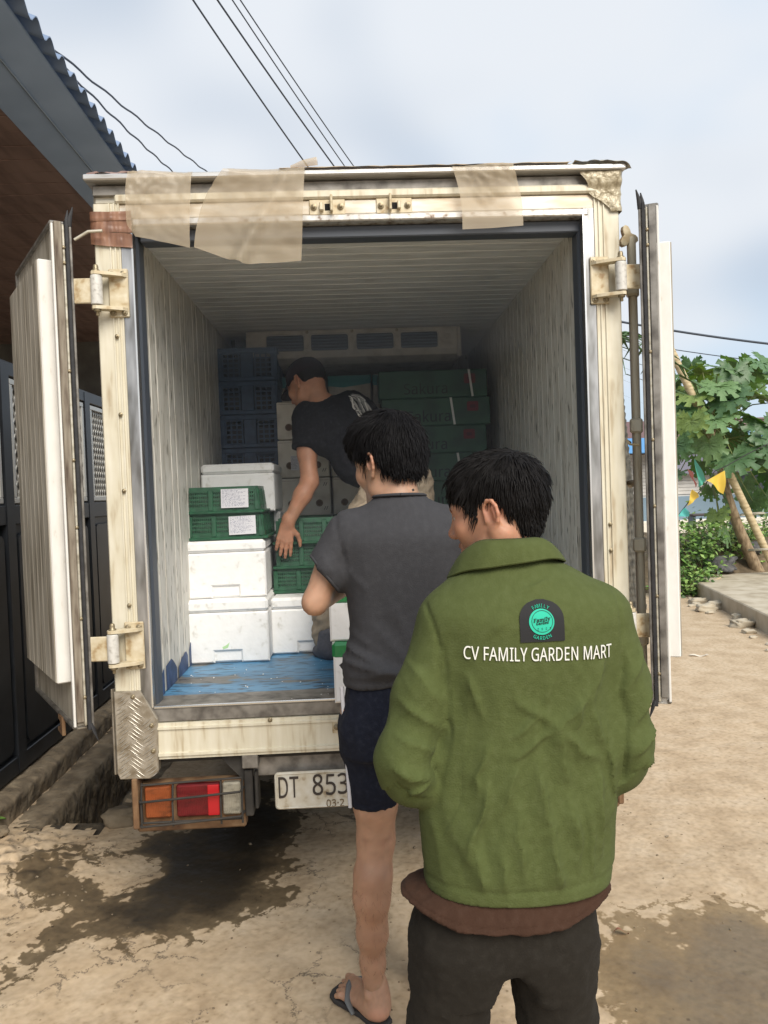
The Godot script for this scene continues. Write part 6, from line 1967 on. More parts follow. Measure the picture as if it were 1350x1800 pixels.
func make_green_man() -> void:
	var t := thing("person", "man in an olive green work jacket with white lettering, seen from behind, looking left", "person", Vector3(0.26, 0, 1.1), "men unloading the truck")
	var skin := rgb(172, 126, 101)
	# facing: away and to his left, chin a little down
	var fz := Vector3(-0.86, -0.16, -0.50).normalized()
	var hx := Vector3.UP.cross(fz).normalized()
	var hy := fz.cross(hx).normalized()
	var HX := Transform3D(Basis(hx, hy, fz), Vector3(0.262, 1.455, 1.05)) * Transform3D(Basis(Vector3.BACK, -0.05), Vector3.ZERO)
	var body := Sdf.new()
	body.cap(Vector3(0.27, 1.41, 1.06), Vector3(0.275, 1.30, 1.10), 0.056, 0.066, 0.03)
	body.column([[0.66, 0.26, 1.10, 0.15, 0.09, 0.10, 2.2], [0.95, 0.27, 1.10, 0.145, 0.08, 0.08, 2.2], [1.22, 0.28, 1.10, 0.155, 0.09, 0.09, 2.2], [1.31, 0.28, 1.10, 0.10, 0.07, 0.07, 2.0]])
	body.chain([Vector3(0.160, 1.225, 1.10), Vector3(0.06, 0.98, 1.13), Vector3(0.14, 0.95, 0.93)], [0.05, 0.04, 0.028], 0.03)
	body.chain([Vector3(0.43, 1.225, 1.10), Vector3(0.472, 0.98, 1.13), Vector3(0.37, 0.95, 0.93)], [0.05, 0.04, 0.028], 0.03)
	for s in [-1.0, 1.0]:
		body.chain([Vector3(0.235 + s * 0.095, 0.66, 1.10), Vector3(0.232 + s * 0.112, 0.34, 1.08), Vector3(0.23 + s * 0.115, 0.07, 1.12)], [0.065, 0.045, 0.035], 0.03)
		body.cap(Vector3(0.23 + s * 0.115, 0.04, 1.14), Vector3(0.23 + s * 0.13, 0.035, 0.95), 0.036, 0.026, 0.03)
	var bm := body.build(0.015)
	var S := Sdf.new()
	head_sdf(S, HX)
	S.cap(Vector3(0.268, 1.42, 1.062), Vector3(0.272, 1.33, 1.085), 0.055, 0.060, 0.03)
	S.cap(HX * Vector3(0.060, -0.045, -0.030), Vector3(0.235, 1.33, 1.035), 0.012, 0.012, 0.02)
	bm.add(S.build(0.0029))
	for s in [-1.0, 1.0]:
		var H := Sdf.new()
		hand(H, Vector3(0.255 + s * 0.11, 0.945, 0.92), Vector3(-s * 0.9, 0.05, -0.35), Vector3(0, 0.2, -1), s, [0.5, 0.5, 0.5, 0.5])
		bm.add(H.build(0.004))
	paint(bm, skin, head_tints(HX, skin), 1)
	part("body", bm, skin_mat(), t)
	eyes(t, HX)
	# hair, short at the sides, brushed forward on top
	var hs := Sdf.new()
	var hp := func(x: float, y: float, z: float) -> Vector3: return HX * Vector3(x, y, z)
	hs.ell(hp.call(0, 0.046, -0.012), Vector3(0.0785, 0.074, 0.094), HX.basis, 0.02)
	hs.ell(hp.call(0, 0.062, 0.018), Vector3(0.064, 0.050, 0.068), HX.basis, 0.025)
	hs.ell(hp.call(0, 0.014, -0.048), Vector3(0.0715, 0.060, 0.056), HX.basis, 0.025)
	hs.cap(hp.call(0.026, -0.040, -0.056), hp.call(-0.026, -0.040, -0.056), 0.022, 0.022, 0.025)
	for s in [-1.0, 1.0]:
		hs.cap(hp.call(s * 0.064, 0.045, 0.036), hp.call(s * 0.066, 0.000, 0.022), 0.013, 0.007, 0.012)
		hs.ell(hp.call(s * 0.082, -0.012, -0.016), Vector3(0.022, 0.034, 0.024), HX.basis, 0.008, true)
	hair(t, HX, hs, Vector3(0.01, 0.12, -0.055), 6500, 0.036, 0.011, 11, rgb(19, 17, 17), 0.03)
	# jacket
	var J := Sdf.new()
	J.column([[0.722, 0.266, 1.10, 0.186, 0.115, 0.130, 2.3], [0.78, 0.268, 1.10, 0.190, 0.115, 0.126, 2.3], [0.85, 0.270, 1.10, 0.194, 0.112, 0.122, 2.3], [0.95, 0.280, 1.10, 0.192, 0.108, 0.118, 2.3], [1.08, 0.292, 1.10, 0.190, 0.105, 0.118, 2.3], [1.20, 0.296, 1.10, 0.196, 0.108, 0.120, 2.3], [1.265, 0.296, 1.10, 0.196, 0.105, 0.114, 2.2], [1.300, 0.292, 1.095, 0.165, 0.098, 0.098, 2.1], [1.335, 0.284, 1.085, 0.118, 0.085, 0.082, 2.0], [1.365, 0.276, 1.075, 0.080, 0.07, 0.070, 2.0]], Transform3D(), 0.02)
	J.chain([Vector3(0.155, 1.235, 1.10), Vector3(0.098, 1.10, 1.115), Vector3(0.056, 0.985, 1.135), Vector3(0.064, 0.945, 1.12), Vector3(0.15, 0.93, 0.95)], [0.066, 0.063, 0.060, 0.058, 0.048], 0.022)
	J.chain([Vector3(0.445, 1.235, 1.10), Vector3(0.478, 1.10, 1.115), Vector3(0.474, 0.99, 1.135), Vector3(0.468, 0.95, 1.12), Vector3(0.38, 0.93, 0.95)], [0.066, 0.062, 0.058, 0.055, 0.048], 0.022)
	var folds := [[0.33, 1.05, 0.4, 1.12, 0.0086, 0.0075], [0.33, 1.05, 0.255, 1.11, 0.0086, 0.0075], [0.335, 1.05, 0.345, 0.95, 0.0094, 0.01], [0.33, 1.045, 0.24, 1, 0.0086, 0.0075], [0.335, 1.045, 0.41, 0.98, 0.0094, 0.0088], [0.3, 1.1, 0.28, 1.02, 0.0072, 0.005],
		[0.37, 1.12, 0.365, 1.04, 0.0065, 0.0063], [0.4, 1.1, 0.42, 1, 0.0079, 0.0075], [0.255, 0.99, 0.22, 0.9, 0.0101, 0.0075], [0.29, 0.99, 0.305, 0.86, 0.0086, 0.0112], [0.31, 0.88, 0.325, 0.73, 0.0115, 0.0137], [0.345, 0.92, 0.36, 0.78, 0.0101, 0.0112],
		[0.25, 0.9, 0.262, 0.76, 0.0108, 0.01], [0.2, 0.97, 0.16, 0.82, 0.0144, 0.0125], [0.2, 1.02, 0.175, 0.94, 0.0101, 0.0075], [0.4, 0.96, 0.415, 0.8, 0.0115, 0.0125], [0.43, 1.05, 0.445, 0.88, 0.0101, 0.01], [0.38, 0.9, 0.395, 0.75, 0.0079, 0.0075],
		[0.17, 0.86, 0.185, 0.74, 0.0094, 0.0075], [0.22, 0.84, 0.225, 0.72, 0.0086, 0.0075], [0.28, 0.82, 0.285, 0.71, 0.0072, 0.0063], [0.24, 1.04, 0.3, 1.07, 0.0065, 0.0063], [0.16, 1.15, 0.2, 1.08, 0.0101, 0.0075], [0.43, 1.18, 0.4, 1.1, 0.0086, 0.0063],
		[0.125, 1.2, 0.128, 1.02, 0.0072, -0.007], [0.118, 1.05, 0.105, 0.93, 0.0094, -0.01], [0.47, 1.17, 0.47, 1, 0.0072, -0.007], [0.465, 1.02, 0.455, 0.9, 0.0086, -0.009],
		[0.05, 1.1, 0.115, 1.045, 0.0086, 0.0088], [0.035, 1.04, 0.11, 1, 0.0086, 0.01], [0.03, 0.98, 0.1, 0.965, 0.0086, 0.0112], [0.04, 0.93, 0.09, 0.955, 0.0072, 0.0088], [0.07, 1.17, 0.115, 1.1, 0.0101, 0.0075], [0.53, 1.1, 0.485, 1.04, 0.0086, 0.0088], [0.535, 1.02, 0.485, 0.985, 0.0086, 0.01], [0.53, 0.96, 0.49, 0.95, 0.0072, 0.0088], [0.52, 1.18, 0.48, 1.11, 0.0094, 0.0075],
		[0.27, 1.305, 0.345, 1.318, 0.0072, 0.0037], [0.24, 1.26, 0.22, 1.235, 0.0086, 0.0037], [0.33, 1.155, 0.31, 1.1, 0.0058, 0.0037], [0.37, 1.17, 0.385, 1.14, 0.0058, 0.0037]]
	var fn := FastNoiseLite.new(); fn.seed = 77; fn.frequency = 9.0; fn.fractal_octaves = 4; fn.fractal_type = FastNoiseLite.FRACTAL_RIDGED
	var fs := FastNoiseLite.new(); fs.seed = 78; fs.frequency = 5.0; fs.fractal_octaves = 3
	var fr := FastNoiseLite.new(); fr.seed = 91; fr.frequency = 6.0; fr.fractal_octaves = 2; fr.fractal_type = FastNoiseLite.FRACTAL_RIDGED; fr.fractal_gain = 0.35
	fr.noise_type = FastNoiseLite.TYPE_SIMPLEX_SMOOTH
	var jm := J.build(0.0056, func(p: Vector3, n: Vector3) -> Vector3:
		var q := Vector2(p.x + 0.014 * fs.get_noise_3d(p.x * 1.8, p.y * 1.8, 3.0), p.y + 0.014 * fs.get_noise_3d(p.x * 1.8, p.y * 1.8, 9.0))
		var h := fs.get_noise_3d(p.x * 1.0, p.y * 0.45, p.z) * 0.0055 * smoothstep(1.30, 1.1, p.y)
		h += (fr.get_noise_3d(p.x * 1.2, p.y * 0.55 + p.x * 0.5, p.z) - 0.2) * 0.0052 * smoothstep(1.26, 1.12, p.y) * (1.0 - 0.5 * smoothstep(0.77, 0.73, p.y))
		if n.z > -0.2: h += crease(q, folds) * smoothstep(-0.2, 0.2, n.z) * smoothstep(0.722, 0.78, p.y)
		h *= smoothstep(0.72, 0.775, p.y) * 0.85 + 0.15
		# seams: armholes, the hem's stitching
		h -= 0.004 * exp(-pow((p.x - (0.118 - 0.02 * smoothstep(1.2, 1.3, p.y))) / 0.004, 2.0)) * smoothstep(1.10, 1.16, p.y) * smoothstep(0.0, 0.3, n.z)
		h -= 0.003 * exp(-pow((p.x - 0.470) / 0.004, 2.0)) * smoothstep(1.10, 1.16, p.y) * smoothstep(0.0, 0.3, n.z)
		h -= 0.0025 * exp(-pow((p.y - 0.752) / 0.0035, 2.0))
		if n.y < -0.4: return p
		return p + Vector3(n.x, n.y * smoothstep(0.725, 0.78, p.y), n.z) * h)
	var jc := cloth(rgb(77, 85, 50), 122, 0.06)
	part("jacket", jm, jc, t)
	# collar folded down round the neck
	var rows := []
	for i in 9:
		var v := i / 8.0
		var row := PackedVector3Array()
		for j in 49:
			var u := j / 48.0
			var th := lerpf(-2.45, 2.45, u)
			var rr: Vector2
			var y: float
			if v < 0.35:
				var k := v / 0.35
				rr = Vector2(0.066 + 0.006 * k, 0.064 + 0.005 * k); y = 1.352 + 0.048 * k
			else:
				var k := (v - 0.35) / 0.65
				rr = Vector2(0.073 + 0.048 * k, 0.070 + 0.034 * k + 0.006 * sin(k * PI)); y = 1.401 - 0.004 * k - 0.046 * k * k
				y += 0.010 * sin(th * 1.5 + 0.5) * k + 0.018 * smoothstep(1.0, 2.0, th) * k
			var dipf := 0.030 * smoothstep(0.6, 2.2, absf(th))
			row.append(Vector3(0.272 + sin(th) * rr.x, y - dipf, 1.068 + cos(th) * rr.y + 0.002 * sin(th * 9.0)))
		rows.append(row)
	var cb := MB.new().grid(rows)
	var rows2 := []
	for r in rows:
		var q := PackedVector3Array()
		for p in r: q.append(p - Vector3(0.0012 * signf(p.x - 0.272), 0.0025, 0.0015))
		rows2.append(q)
	cb.grid(rows2, false, true)
	cb.grid([rows[-1], rows2[-1]])
	part("collar", cb, jc, t)
	# badge and lettering
	var hd := heights(jm, Transform3D())
	var white := mat(rgb(214, 214, 208), 0.7)
	var tm := text_mesh("CV FAMILY GARDEN MART", "Droid Sans", 0.0245, 0.0022)
	part("lettering", sewn(tm, Vector2(0.302, 1.1905), hd, 0.0018, -0.035, 0.0, 0.281 / tm.get_aabb().size.x), white, t)
	var bc := Vector2(0.3060, 1.2520)
	var black := mat(rgb(30, 30, 32), 0.85)
	var prow := []
	for i in 15:
		var y := lerpf(-0.038, 0.038, i / 14.0)
		var hw := 0.0415 if y < 0.0 else 0.0415 * sqrt(maxf(0.0, 1.0 - pow(y / 0.0385, 2.4)))
		var row := PackedVector3Array()
		for j in 13:
			var q := bc + Vector2(lerpf(-hw, hw, j / 12.0), y)
			row.append(Vector3(q.x, q.y, over(hd, q.x, q.y) + 0.0022))
		prow.append(row)
	var badge := part("badge", MB.new().grid(prow, false, true), black, t)
	var disc := func(c: Vector2, r0: float, r1: float, lift: float) -> MB:
		var rr := []
		for i in 4:
			var row := PackedVector3Array()
			for j in 40:
				var q := c + Vector2.from_angle(TAU * j / 40.0) * lerpf(r0, r1, i / 3.0)
				row.append(Vector3(q.x, q.y, over(hd, q.x, q.y) + lift))
			rr.append(row)
		return MB.new().grid(rr, true, true)
	var teal := mat(rgb(36, 176, 146), 0.8)
	var cc := bc + Vector2(-0.001, -0.0015)
	part("disc", disc.call(cc, 0.0002, 0.0235, 0.0034), teal, badge)
	part("ring", disc.call(cc + Vector2(0.001, 0.001), 0.0190, 0.0198, 0.0042), black, badge)
	part("script", sewn(text_mesh("Family", "Droid Serif", 0.0066, 0.001, true), cc + Vector2(0.0005, 0.0040), hd, 0.0040, 0.10, 0.25), black, badge)
	part("script", sewn(text_mesh("Garden", "Droid Serif", 0.0045, 0.001, true), cc + Vector2(0.0010, -0.0022), hd, 0.0040, 0.10, 0.25), black, badge)
	for k in 2: part("rule", sewn(text_mesh("- - - -", "Droid Sans Mono", 0.0022, 0.001, true), cc + Vector2(0.004, -0.0105 - k * 0.0026), hd, 0.0040, 0.05), black, badge)
	for wd in [["FAMILY", 1.0], ["GARDEN", -1.0]]:
		var word: String = wd[0]
		for i in 6:
			var a: float = wd[1] * (2.5 - i) * 0.20
			var up: bool = wd[1] > 0
			var pos: Vector2 = cc + (Vector2(0, 1).rotated(a) * 0.0285 if up else Vector2(0, -1).rotated(a) * 0.0295)
			part("lettering", sewn(text_mesh(word[i], "Droid Sans", 0.0062, 0.001), pos, hd, 0.0036, a), teal, badge)
	# brown shirt hanging out below the jacket, dark jeans, shoes
	var U := Sdf.new()
	U.column([[0.676, 0.243, 1.10, 0.212, 0.125, 0.140, 2.0], [0.70, 0.248, 1.10, 0.200, 0.12, 0.132, 2.05], [0.735, 0.262, 1.10, 0.174, 0.105, 0.116, 2.2], [0.84, 0.268, 1.10, 0.165, 0.09, 0.10, 2.2]])
	var um := U.build(0.006, func(p: Vector3, n: Vector3) -> Vector3:
		var dip := 0.026 * smoothstep(0.73, 0.68, p.y) * smoothstep(0.08, 0.21, absf(p.x - 0.243))
		return p + n * (0.005 * fs.get_noise_3d(p.x * 3.0, p.y, p.z * 3.0) - 0.0025 * exp(-pow((p.y - 0.688) / 0.003, 2.0))) + Vector3(0, dip, 0))
	part("shirt", um, cloth(rgb(64, 46, 37), 123, 0.06), t)
	var K := Sdf.new()
	K.column([[0.50, 0.236, 1.09, 0.176, 0.09, 0.100, 2.6], [0.60, 0.238, 1.10, 0.186, 0.10, 0.118, 2.5], [0.72, 0.242, 1.10, 0.172, 0.10, 0.11, 2.3]], Transform3D(), 0.02)
	K.ty[-1] = 2
	K.ell(Vector3(0.240, 0.47, 1.10), Vector3(0.040, 0.105, 0.26), Basis(), 0.03, true)
	for s in [-1.0, 1.0]:
		K.chain([Vector3(0.234 + s * 0.094, 0.60, 1.10), Vector3(0.230 + s * 0.112, 0.42, 1.085), Vector3(0.230 + s * 0.114, 0.32, 1.08), Vector3(0.228 + s * 0.118, 0.09, 1.115)], [0.090, 0.079, 0.070, 0.062], 0.018)
	var km := K.build(0.008, func(p: Vector3, n: Vector3) -> Vector3:
		var h := (fn.get_noise_3d(p.x * 1.2, p.y * 1.0, p.z * 1.2 + 4.0) - 0.3) * 0.006
		# back pocket outlines
		for s in [-1.0, 1.0]:
			var q := Vector2((p.x - 0.238) * s - 0.095, p.y - 0.545)
			var e := maxf(absf(q.x) - 0.052, absf(q.y) - 0.05 + absf(q.x) * 0.25)
			if n.z > 0.2: h += 0.0022 * smoothstep(0.004, -0.002, e) - 0.0018 * exp(-pow(e / 0.003, 2.0))
		return p + n * h)
	part("jeans", km, cloth(rgb(40, 37, 33), 124, 0.05), t)
	for s in [-1.0, 1.0]:
		var F := Sdf.new()
		F.cap(Vector3(0.232 + s * 0.118, 0.045, 1.15), Vector3(0.225 + s * 0.135, 0.035, 0.93), 0.044, 0.034, 0.03, Vector3.UP, 1.2)
		part("shoe", F.build(0.007), M.rubber, t)

func make_grey_man() -> void:
	var t := thing("person", "man in a charcoal T-shirt and navy shorts, standing with his back to us in flip-flops", "person", Vector3(0.07, 0, 0.5), "men unloading the truck")
	var skin := rgb(172, 134, 110)
	var fz := Vector3(-0.66, -0.20, -0.72).normalized()
	var hx := Vector3.UP.cross(fz).normalized()
	var hy := fz.cross(hx).normalized()
	var HX := Transform3D(Basis(hx, hy, fz), Vector3(0.066, 1.578, 0.50))
	var body := Sdf.new()
	body.cap(Vector3(0.085, 1.52, 0.51), Vector3(0.095, 1.42, 0.55), 0.054, 0.066, 0.03)
	body.column([[0.86, 0.08, 0.55, 0.14, 0.08, 0.09, 2.2], [1.10, 0.09, 0.55, 0.125, 0.075, 0.08, 2.2], [1.34, 0.095, 0.55, 0.145, 0.085, 0.09, 2.2], [1.43, 0.095, 0.55, 0.09, 0.06, 0.06, 2.0]])
	var le := Vector3(-0.146, 1.212, 0.565)
	body.chain([Vector3(-0.065, 1.39, 0.55), le, Vector3(-0.055, 1.235, 0.36)], [0.047, 0.0325, 0.027], 0.02)
	body.chain([Vector3(0.255, 1.39, 0.55), Vector3(0.325, 1.20, 0.53), Vector3(0.22, 1.20, 0.33)], [0.046, 0.040, 0.028], 0.03)
	# the leg the photograph shows, then the other
	body.chain([Vector3(-0.012, 0.90, 0.54), Vector3(-0.004, 0.65, 0.515), Vector3(-0.006, 0.535, 0.50)], [0.080, 0.060, 0.050], 0.02)
	body.chain([Vector3(-0.006, 0.535, 0.498), Vector3(-0.018, 0.44, 0.512), Vector3(-0.024, 0.38, 0.512), Vector3(-0.026, 0.27, 0.498), Vector3(-0.028, 0.18, 0.484), Vector3(-0.028, 0.12, 0.478)], [0.049, 0.050, 0.0485, 0.041, 0.033, 0.031], 0.025)
	body.chain([Vector3(0.175, 0.90, 0.54), Vector3(0.195, 0.53, 0.42), Vector3(0.200, 0.38, 0.44), Vector3(0.200, 0.12, 0.42)], [0.080, 0.052, 0.048, 0.032], 0.025)
	var bm := body.build(0.0115)
	var S := Sdf.new()
	head_sdf(S, HX)
	S.cap(Vector3(0.082, 1.545, 0.508), Vector3(0.094, 1.435, 0.545), 0.053, 0.060, 0.03)
	bm.add(S.build(0.0032))
	var H := Sdf.new()
	hand(H, Vector3(-0.055, 1.224, 0.345), Vector3(0.35, 0.1, -1), Vector3(-1, 0.2, -0.3), 1.0, [0.35, 0.35, 0.4, 0.4])
	bm.add(H.build(0.004))
	H = Sdf.new()
	hand(H, Vector3(0.215, 1.20, 0.315), Vector3(-0.35, 0.1, -1), Vector3(1, 0.2, -0.3), -1.0, [0.35, 0.35, 0.4, 0.4])
	bm.add(H.build(0.004))
	# bare feet, toes and all
	for q in [[Vector3(-0.016, 0.0, 0.482), Vector3(-0.60, 0, -0.80), 1.0], [Vector3(0.202, 0.0, 0.44), Vector3(-0.1, 0, -1), -1.0]]:
		var F := Sdf.new()
		var hp: Vector3 = q[0]
		var d: Vector3 = q[1].normalized()
		var sd := d.cross(Vector3.UP) * float(q[2]) * -1.0   # towards the little toe
		var at := func(a: float, b: float, y: float) -> Vector3: return hp + d * a + sd * b + Vector3(0, y, 0)
		F.cap(at.call(0.002, 0, 0.048), at.call(0.012, 0, 0.125), 0.029, 0.031, 0.03)
		F.cap(at.call(-0.004, 0, 0.045), at.call(0.02, 0.002, 0.043), 0.0285, 0.027, 0.02)
		F.cap(at.call(0.015, -0.006, 0.075), at.call(0.145, -0.014, 0.040), 0.030, 0.017, 0.035)
		F.cap(at.call(0.02, 0.010, 0.045), at.call(0.130, 0.028, 0.032), 0.024, 0.014, 0.03)
		F.cap(at.call(0.02, -0.008, 0.043), at.call(0.145, -0.022, 0.034), 0.022, 0.016, 0.03)
		F.ell(at.call(0.012, -0.030, 0.100), Vector3(0.010, 0.012, 0.012), Basis(), 0.012)
		F.ell(at.call(0.010, 0.030, 0.092), Vector3(0.010, 0.012, 0.012), Basis(), 0.012)
		var tb := [-0.030, -0.010, 0.007, 0.022, 0.036]
		var tl := [0.052, 0.050, 0.044, 0.037, 0.030]
		for i in 5:
			var b0: Vector3 = at.call(0.140 - 0.008 * i * 0.8, tb[i] * 0.85, 0.033)
			var m0: Vector3 = at.call(0.140 - 0.008 * i * 0.8 + tl[i] * 0.55, tb[i] * 1.1, 0.036)
			var e0: Vector3 = at.call(0.140 - 0.008 * i * 0.8 + tl[i], tb[i] * 1.2, 0.0285)
			var rr: float = 0.0125 if i == 0 else 0.0088
			F.cap(b0, m0, rr * 1.05, rr, 0.006)
			F.cap(m0, e0, rr, rr * 0.92, 0.004)
		bm.add(F.build(0.0036))
	var tints := head_tints(HX, skin)
	for k in 16: tints.append([Vector3(-0.024 + 0.028 * sin(k * 2.1), 0.19 + k * 0.018, 0.545), 0.05, rgb(140, 98, 74), 0.16])
	for k in 5: tints.append([Vector3(-0.035 + 0.016 * k, 0.552 + 0.003 * sin(k * 2.0), 0.548), 0.014, rgb(120, 80, 60), 0.4])
	tints.append([Vector3(-0.016, 0.04, 0.50), 0.035, rgb(206, 150, 126), 0.7])
	paint(bm, skin, tints, 2)
	part("body", bm, skin_mat(), t)
	eyes(t, HX)
	# fine leg hair
	var r := RandomNumberGenerator.new(); r.seed = 5
	var lh := MB.new()
	var pool := PackedInt32Array()
	for k in bm.v.size():
		if bm.v[k].y > 0.15 and bm.v[k].y < 0.42 and bm.v[k].x < 0.08: pool.append(k)
	for k in 300:
		var i := pool[r.randi_range(0, pool.size() - 1)]
		var p := bm.v[i]; var n := bm.n[i]
		var e := p + n * 0.003 + Vector3(r.randf_range(-0.008, 0.008), -0.010, r.randf_range(-0.004, 0.004))
		lh.tube([p, p.lerp(e, 0.5) + n * 0.002, e], 0.00018, 3, false)
	stuff(part("leg_hair", lh, mat(rgb(74, 50, 38), 0.6), t))
	var hs := Sdf.new()
	var hp2 := func(x: float, y: float, z: float) -> Vector3: return HX * Vector3(x, y, z)
	hs.ell(hp2.call(0, 0.060, -0.014), Vector3(0.086, 0.084, 0.100), HX.basis, 0.03)
	hs.ell(hp2.call(0, 0.080, 0.030), Vector3(0.076, 0.058, 0.080), HX.basis, 0.03)
	hs.ell(hp2.call(0, 0.012, -0.050), Vector3(0.080, 0.074, 0.062), HX.basis, 0.03)
	hs.cap(hp2.call(0.028, -0.024, -0.070), hp2.call(-0.028, -0.024, -0.070), 0.026, 0.026, 0.02)
	for s in [-1.0, 1.0]:
		hs.cap(hp2.call(s * 0.070, 0.045, 0.030), hp2.call(s * 0.067, 0.004, 0.020), 0.014, 0.006, 0.012)
		hs.ell(hp2.call(s * 0.082, -0.016, -0.012), Vector3(0.022, 0.036, 0.026), HX.basis, 0.008, true)
	hair(t, HX, hs, Vector3(-0.01, 0.14, -0.045), 6500, 0.044, 0.015, 12, rgb(17, 16, 18), 0.05)
	# T-shirt
	var T := Sdf.new()
	T.column([[0.985, 0.085, 0.55, 0.163, 0.105, 0.108, 2.3], [1.04, 0.085, 0.55, 0.164, 0.103, 0.106, 2.3], [1.10, 0.092, 0.55, 0.150, 0.10, 0.098, 2.3], [1.20, 0.093, 0.55, 0.152, 0.10, 0.098, 2.3], [1.32, 0.094, 0.55, 0.164, 0.105, 0.104, 2.3], [1.39, 0.095, 0.55, 0.172, 0.10, 0.100, 2.2], [1.43, 0.095, 0.548, 0.150, 0.09, 0.084, 2.0], [1.462, 0.094, 0.544, 0.106, 0.075, 0.070, 2.0], [1.486, 0.092, 0.538, 0.071, 0.065, 0.062, 2.0]], Transform3D(), 0.02)
	var sl := Vector3(-0.118, 1.285, 0.562)
	T.cap(Vector3(-0.045, 1.395, 0.55), sl + (sl - Vector3(-0.045, 1.395, 0.55)) * 0.3, 0.062, 0.058, 0.03).cut(sl - Vector3(-0.045, 1.395, 0.55) + Vector3(-0.05, 0.02, 0), sl)
	var sr := Vector3(0.305, 1.285, 0.55)
	T.cap(Vector3(0.235, 1.395, 0.55), sr + (sr - Vector3(0.235, 1.395, 0.55)) * 0.3, 0.062, 0.058, 0.03).cut(sr - Vector3(0.235, 1.395, 0.55), sr)
	var fn := FastNoiseLite.new(); fn.seed = 79; fn.frequency = 7.0; fn.fractal_octaves = 3
	var folds := [[-0.07, 1.10, 0.06, 1.035, 0.013, 0.013], [-0.075, 1.06, 0.08, 1.03, 0.011, 0.014], [-0.06, 1.14, 0.02, 1.09, 0.013, 0.005], [0.0, 1.16, 0.10, 1.05, 0.018, 0.006], [-0.05, 1.02, 0.10, 1.045, 0.010, 0.006], [-0.055, 1.30, 0.0, 1.24, 0.014, 0.004], [-0.07, 1.36, -0.06, 1.29, 0.010, -0.007], [-0.12, 1.34, -0.09, 1.29, 0.010, 0.005], [-0.15, 1.31, -0.10, 1.30, 0.010, 0.004], [0.05, 1.22, 0.10, 1.10, 0.02, 0.004]]
	var tmm := T.build(0.0075, func(p: Vector3, n: Vector3) -> Vector3:
		var h := fn.get_noise_3d(p.x * 1.4, p.y * 0.8, p.z) * 0.005 * smoothstep(1.42, 1.2, p.y)
		if n.z > -0.3: h += crease(Vector2(p.x, p.y), folds)
		h -= 0.002 * exp(-pow((p.y - 1.008) / 0.004, 2.0))
		h -= 0.004 * exp(-pow((p.x + 0.062 + 0.02 * smoothstep(1.32, 1.42, p.y)) / 0.005, 2.0)) * smoothstep(1.28, 1.32, p.y)
		var dipy := 0.018 * smoothstep(1.03, 0.985, p.y) * smoothstep(-0.04, 0.14, p.x)
		return p + n * h + Vector3(0, dipy, 0))
	var tc := cloth(rgb(62, 62, 65), 125, 0.05)
	part("t_shirt", tmm, tc, t)
	hem_ring(sl - Vector3(-0.002, -0.003, 0), sl - Vector3(-0.045, 1.395, 0.55), sl - Vector3(-0.045, 1.395, 0.55) + Vector3(-0.05, 0.02, 0), 0.0575, tc, t)
	hem_ring(sr, sr - Vector3(0.235, 1.395, 0.55), sr - Vector3(0.235, 1.395, 0.55), 0.0575, tc, t)
	var ring := []
	for i in 41:
		var a := TAU * i / 40.0
		ring.append(Vector3(0.091 + sin(a) * 0.066, 1.487 + 0.004 * cos(a), 0.537 + cos(a) * 0.060))
	part("neckband", MB.new().tube(ring, 0.0095, 8, false, 0.5, Vector3.UP), tc, t)
	part("neck_tag", MB.new().box(Vector3(0.125, 1.502, 0.592), Vector3(0.006, 0.006, 0.002), 0.0, Basis(Vector3.BACK, 0.6)), M.rubber, t)
	part("hem_tag", MB.new().prism(PackedVector2Array([Vector2(-0.072, 1.052), Vector2(-0.088, 1.040), Vector2(-0.076, 1.022), Vector2(-0.066, 1.034)]), 0.56, 0.562), mat(rgb(34, 32, 32), 0.8), t)
	# shorts with a white stripe down the side
	var K := Sdf.new()
	K.column([[0.80, 0.082, 0.545, 0.162, 0.10, 0.110, 2.4], [0.90, 0.082, 0.55, 0.164, 0.105, 0.112, 2.3], [1.02, 0.085, 0.55, 0.150, 0.095, 0.10, 2.3]], Transform3D(), 0.02)
	for q in [[-0.012, 0.55, -0.006, 0.515], [0.182, 0.54, 0.196, 0.45]]:
		var a := Vector3(q[0], 0.86, q[1]); var b := Vector3(q[2], 0.645, q[3])
		K.cap(a, a + (b - a) * 1.4, 0.082, 0.060, 0.03).cut(Vector3(0.0, -1, 0.06), Vector3(q[2], 0.642, q[3]))
	var kmm := K.build(0.0075, func(p: Vector3, n: Vector3) -> Vector3:
		return p + n * (fn.get_noise_3d(p.x * 2.0, p.y * 0.9, p.z * 2.0 + 3.0) * 0.006 - 0.002 * exp(-pow((p.y - 0.665) / 0.004, 2.0))))
	var kc := cloth(rgb(30, 33, 44), 126, 0.10)
	part("shorts", kmm, kc, t)
	var st := []
	for i in 16:
		var y := lerpf(0.985, 0.650, i / 15.0)
		st.append(Vector3(lerpf(-0.083, -0.073, i / 15.0), y, 0.575 - 0.02 * i / 15.0))
	part("stripe", MB.new().tube(st, 0.0055, 6, true, 0.4, Vector3.BACK), mat(rgb(190, 190, 196), 0.8), t)
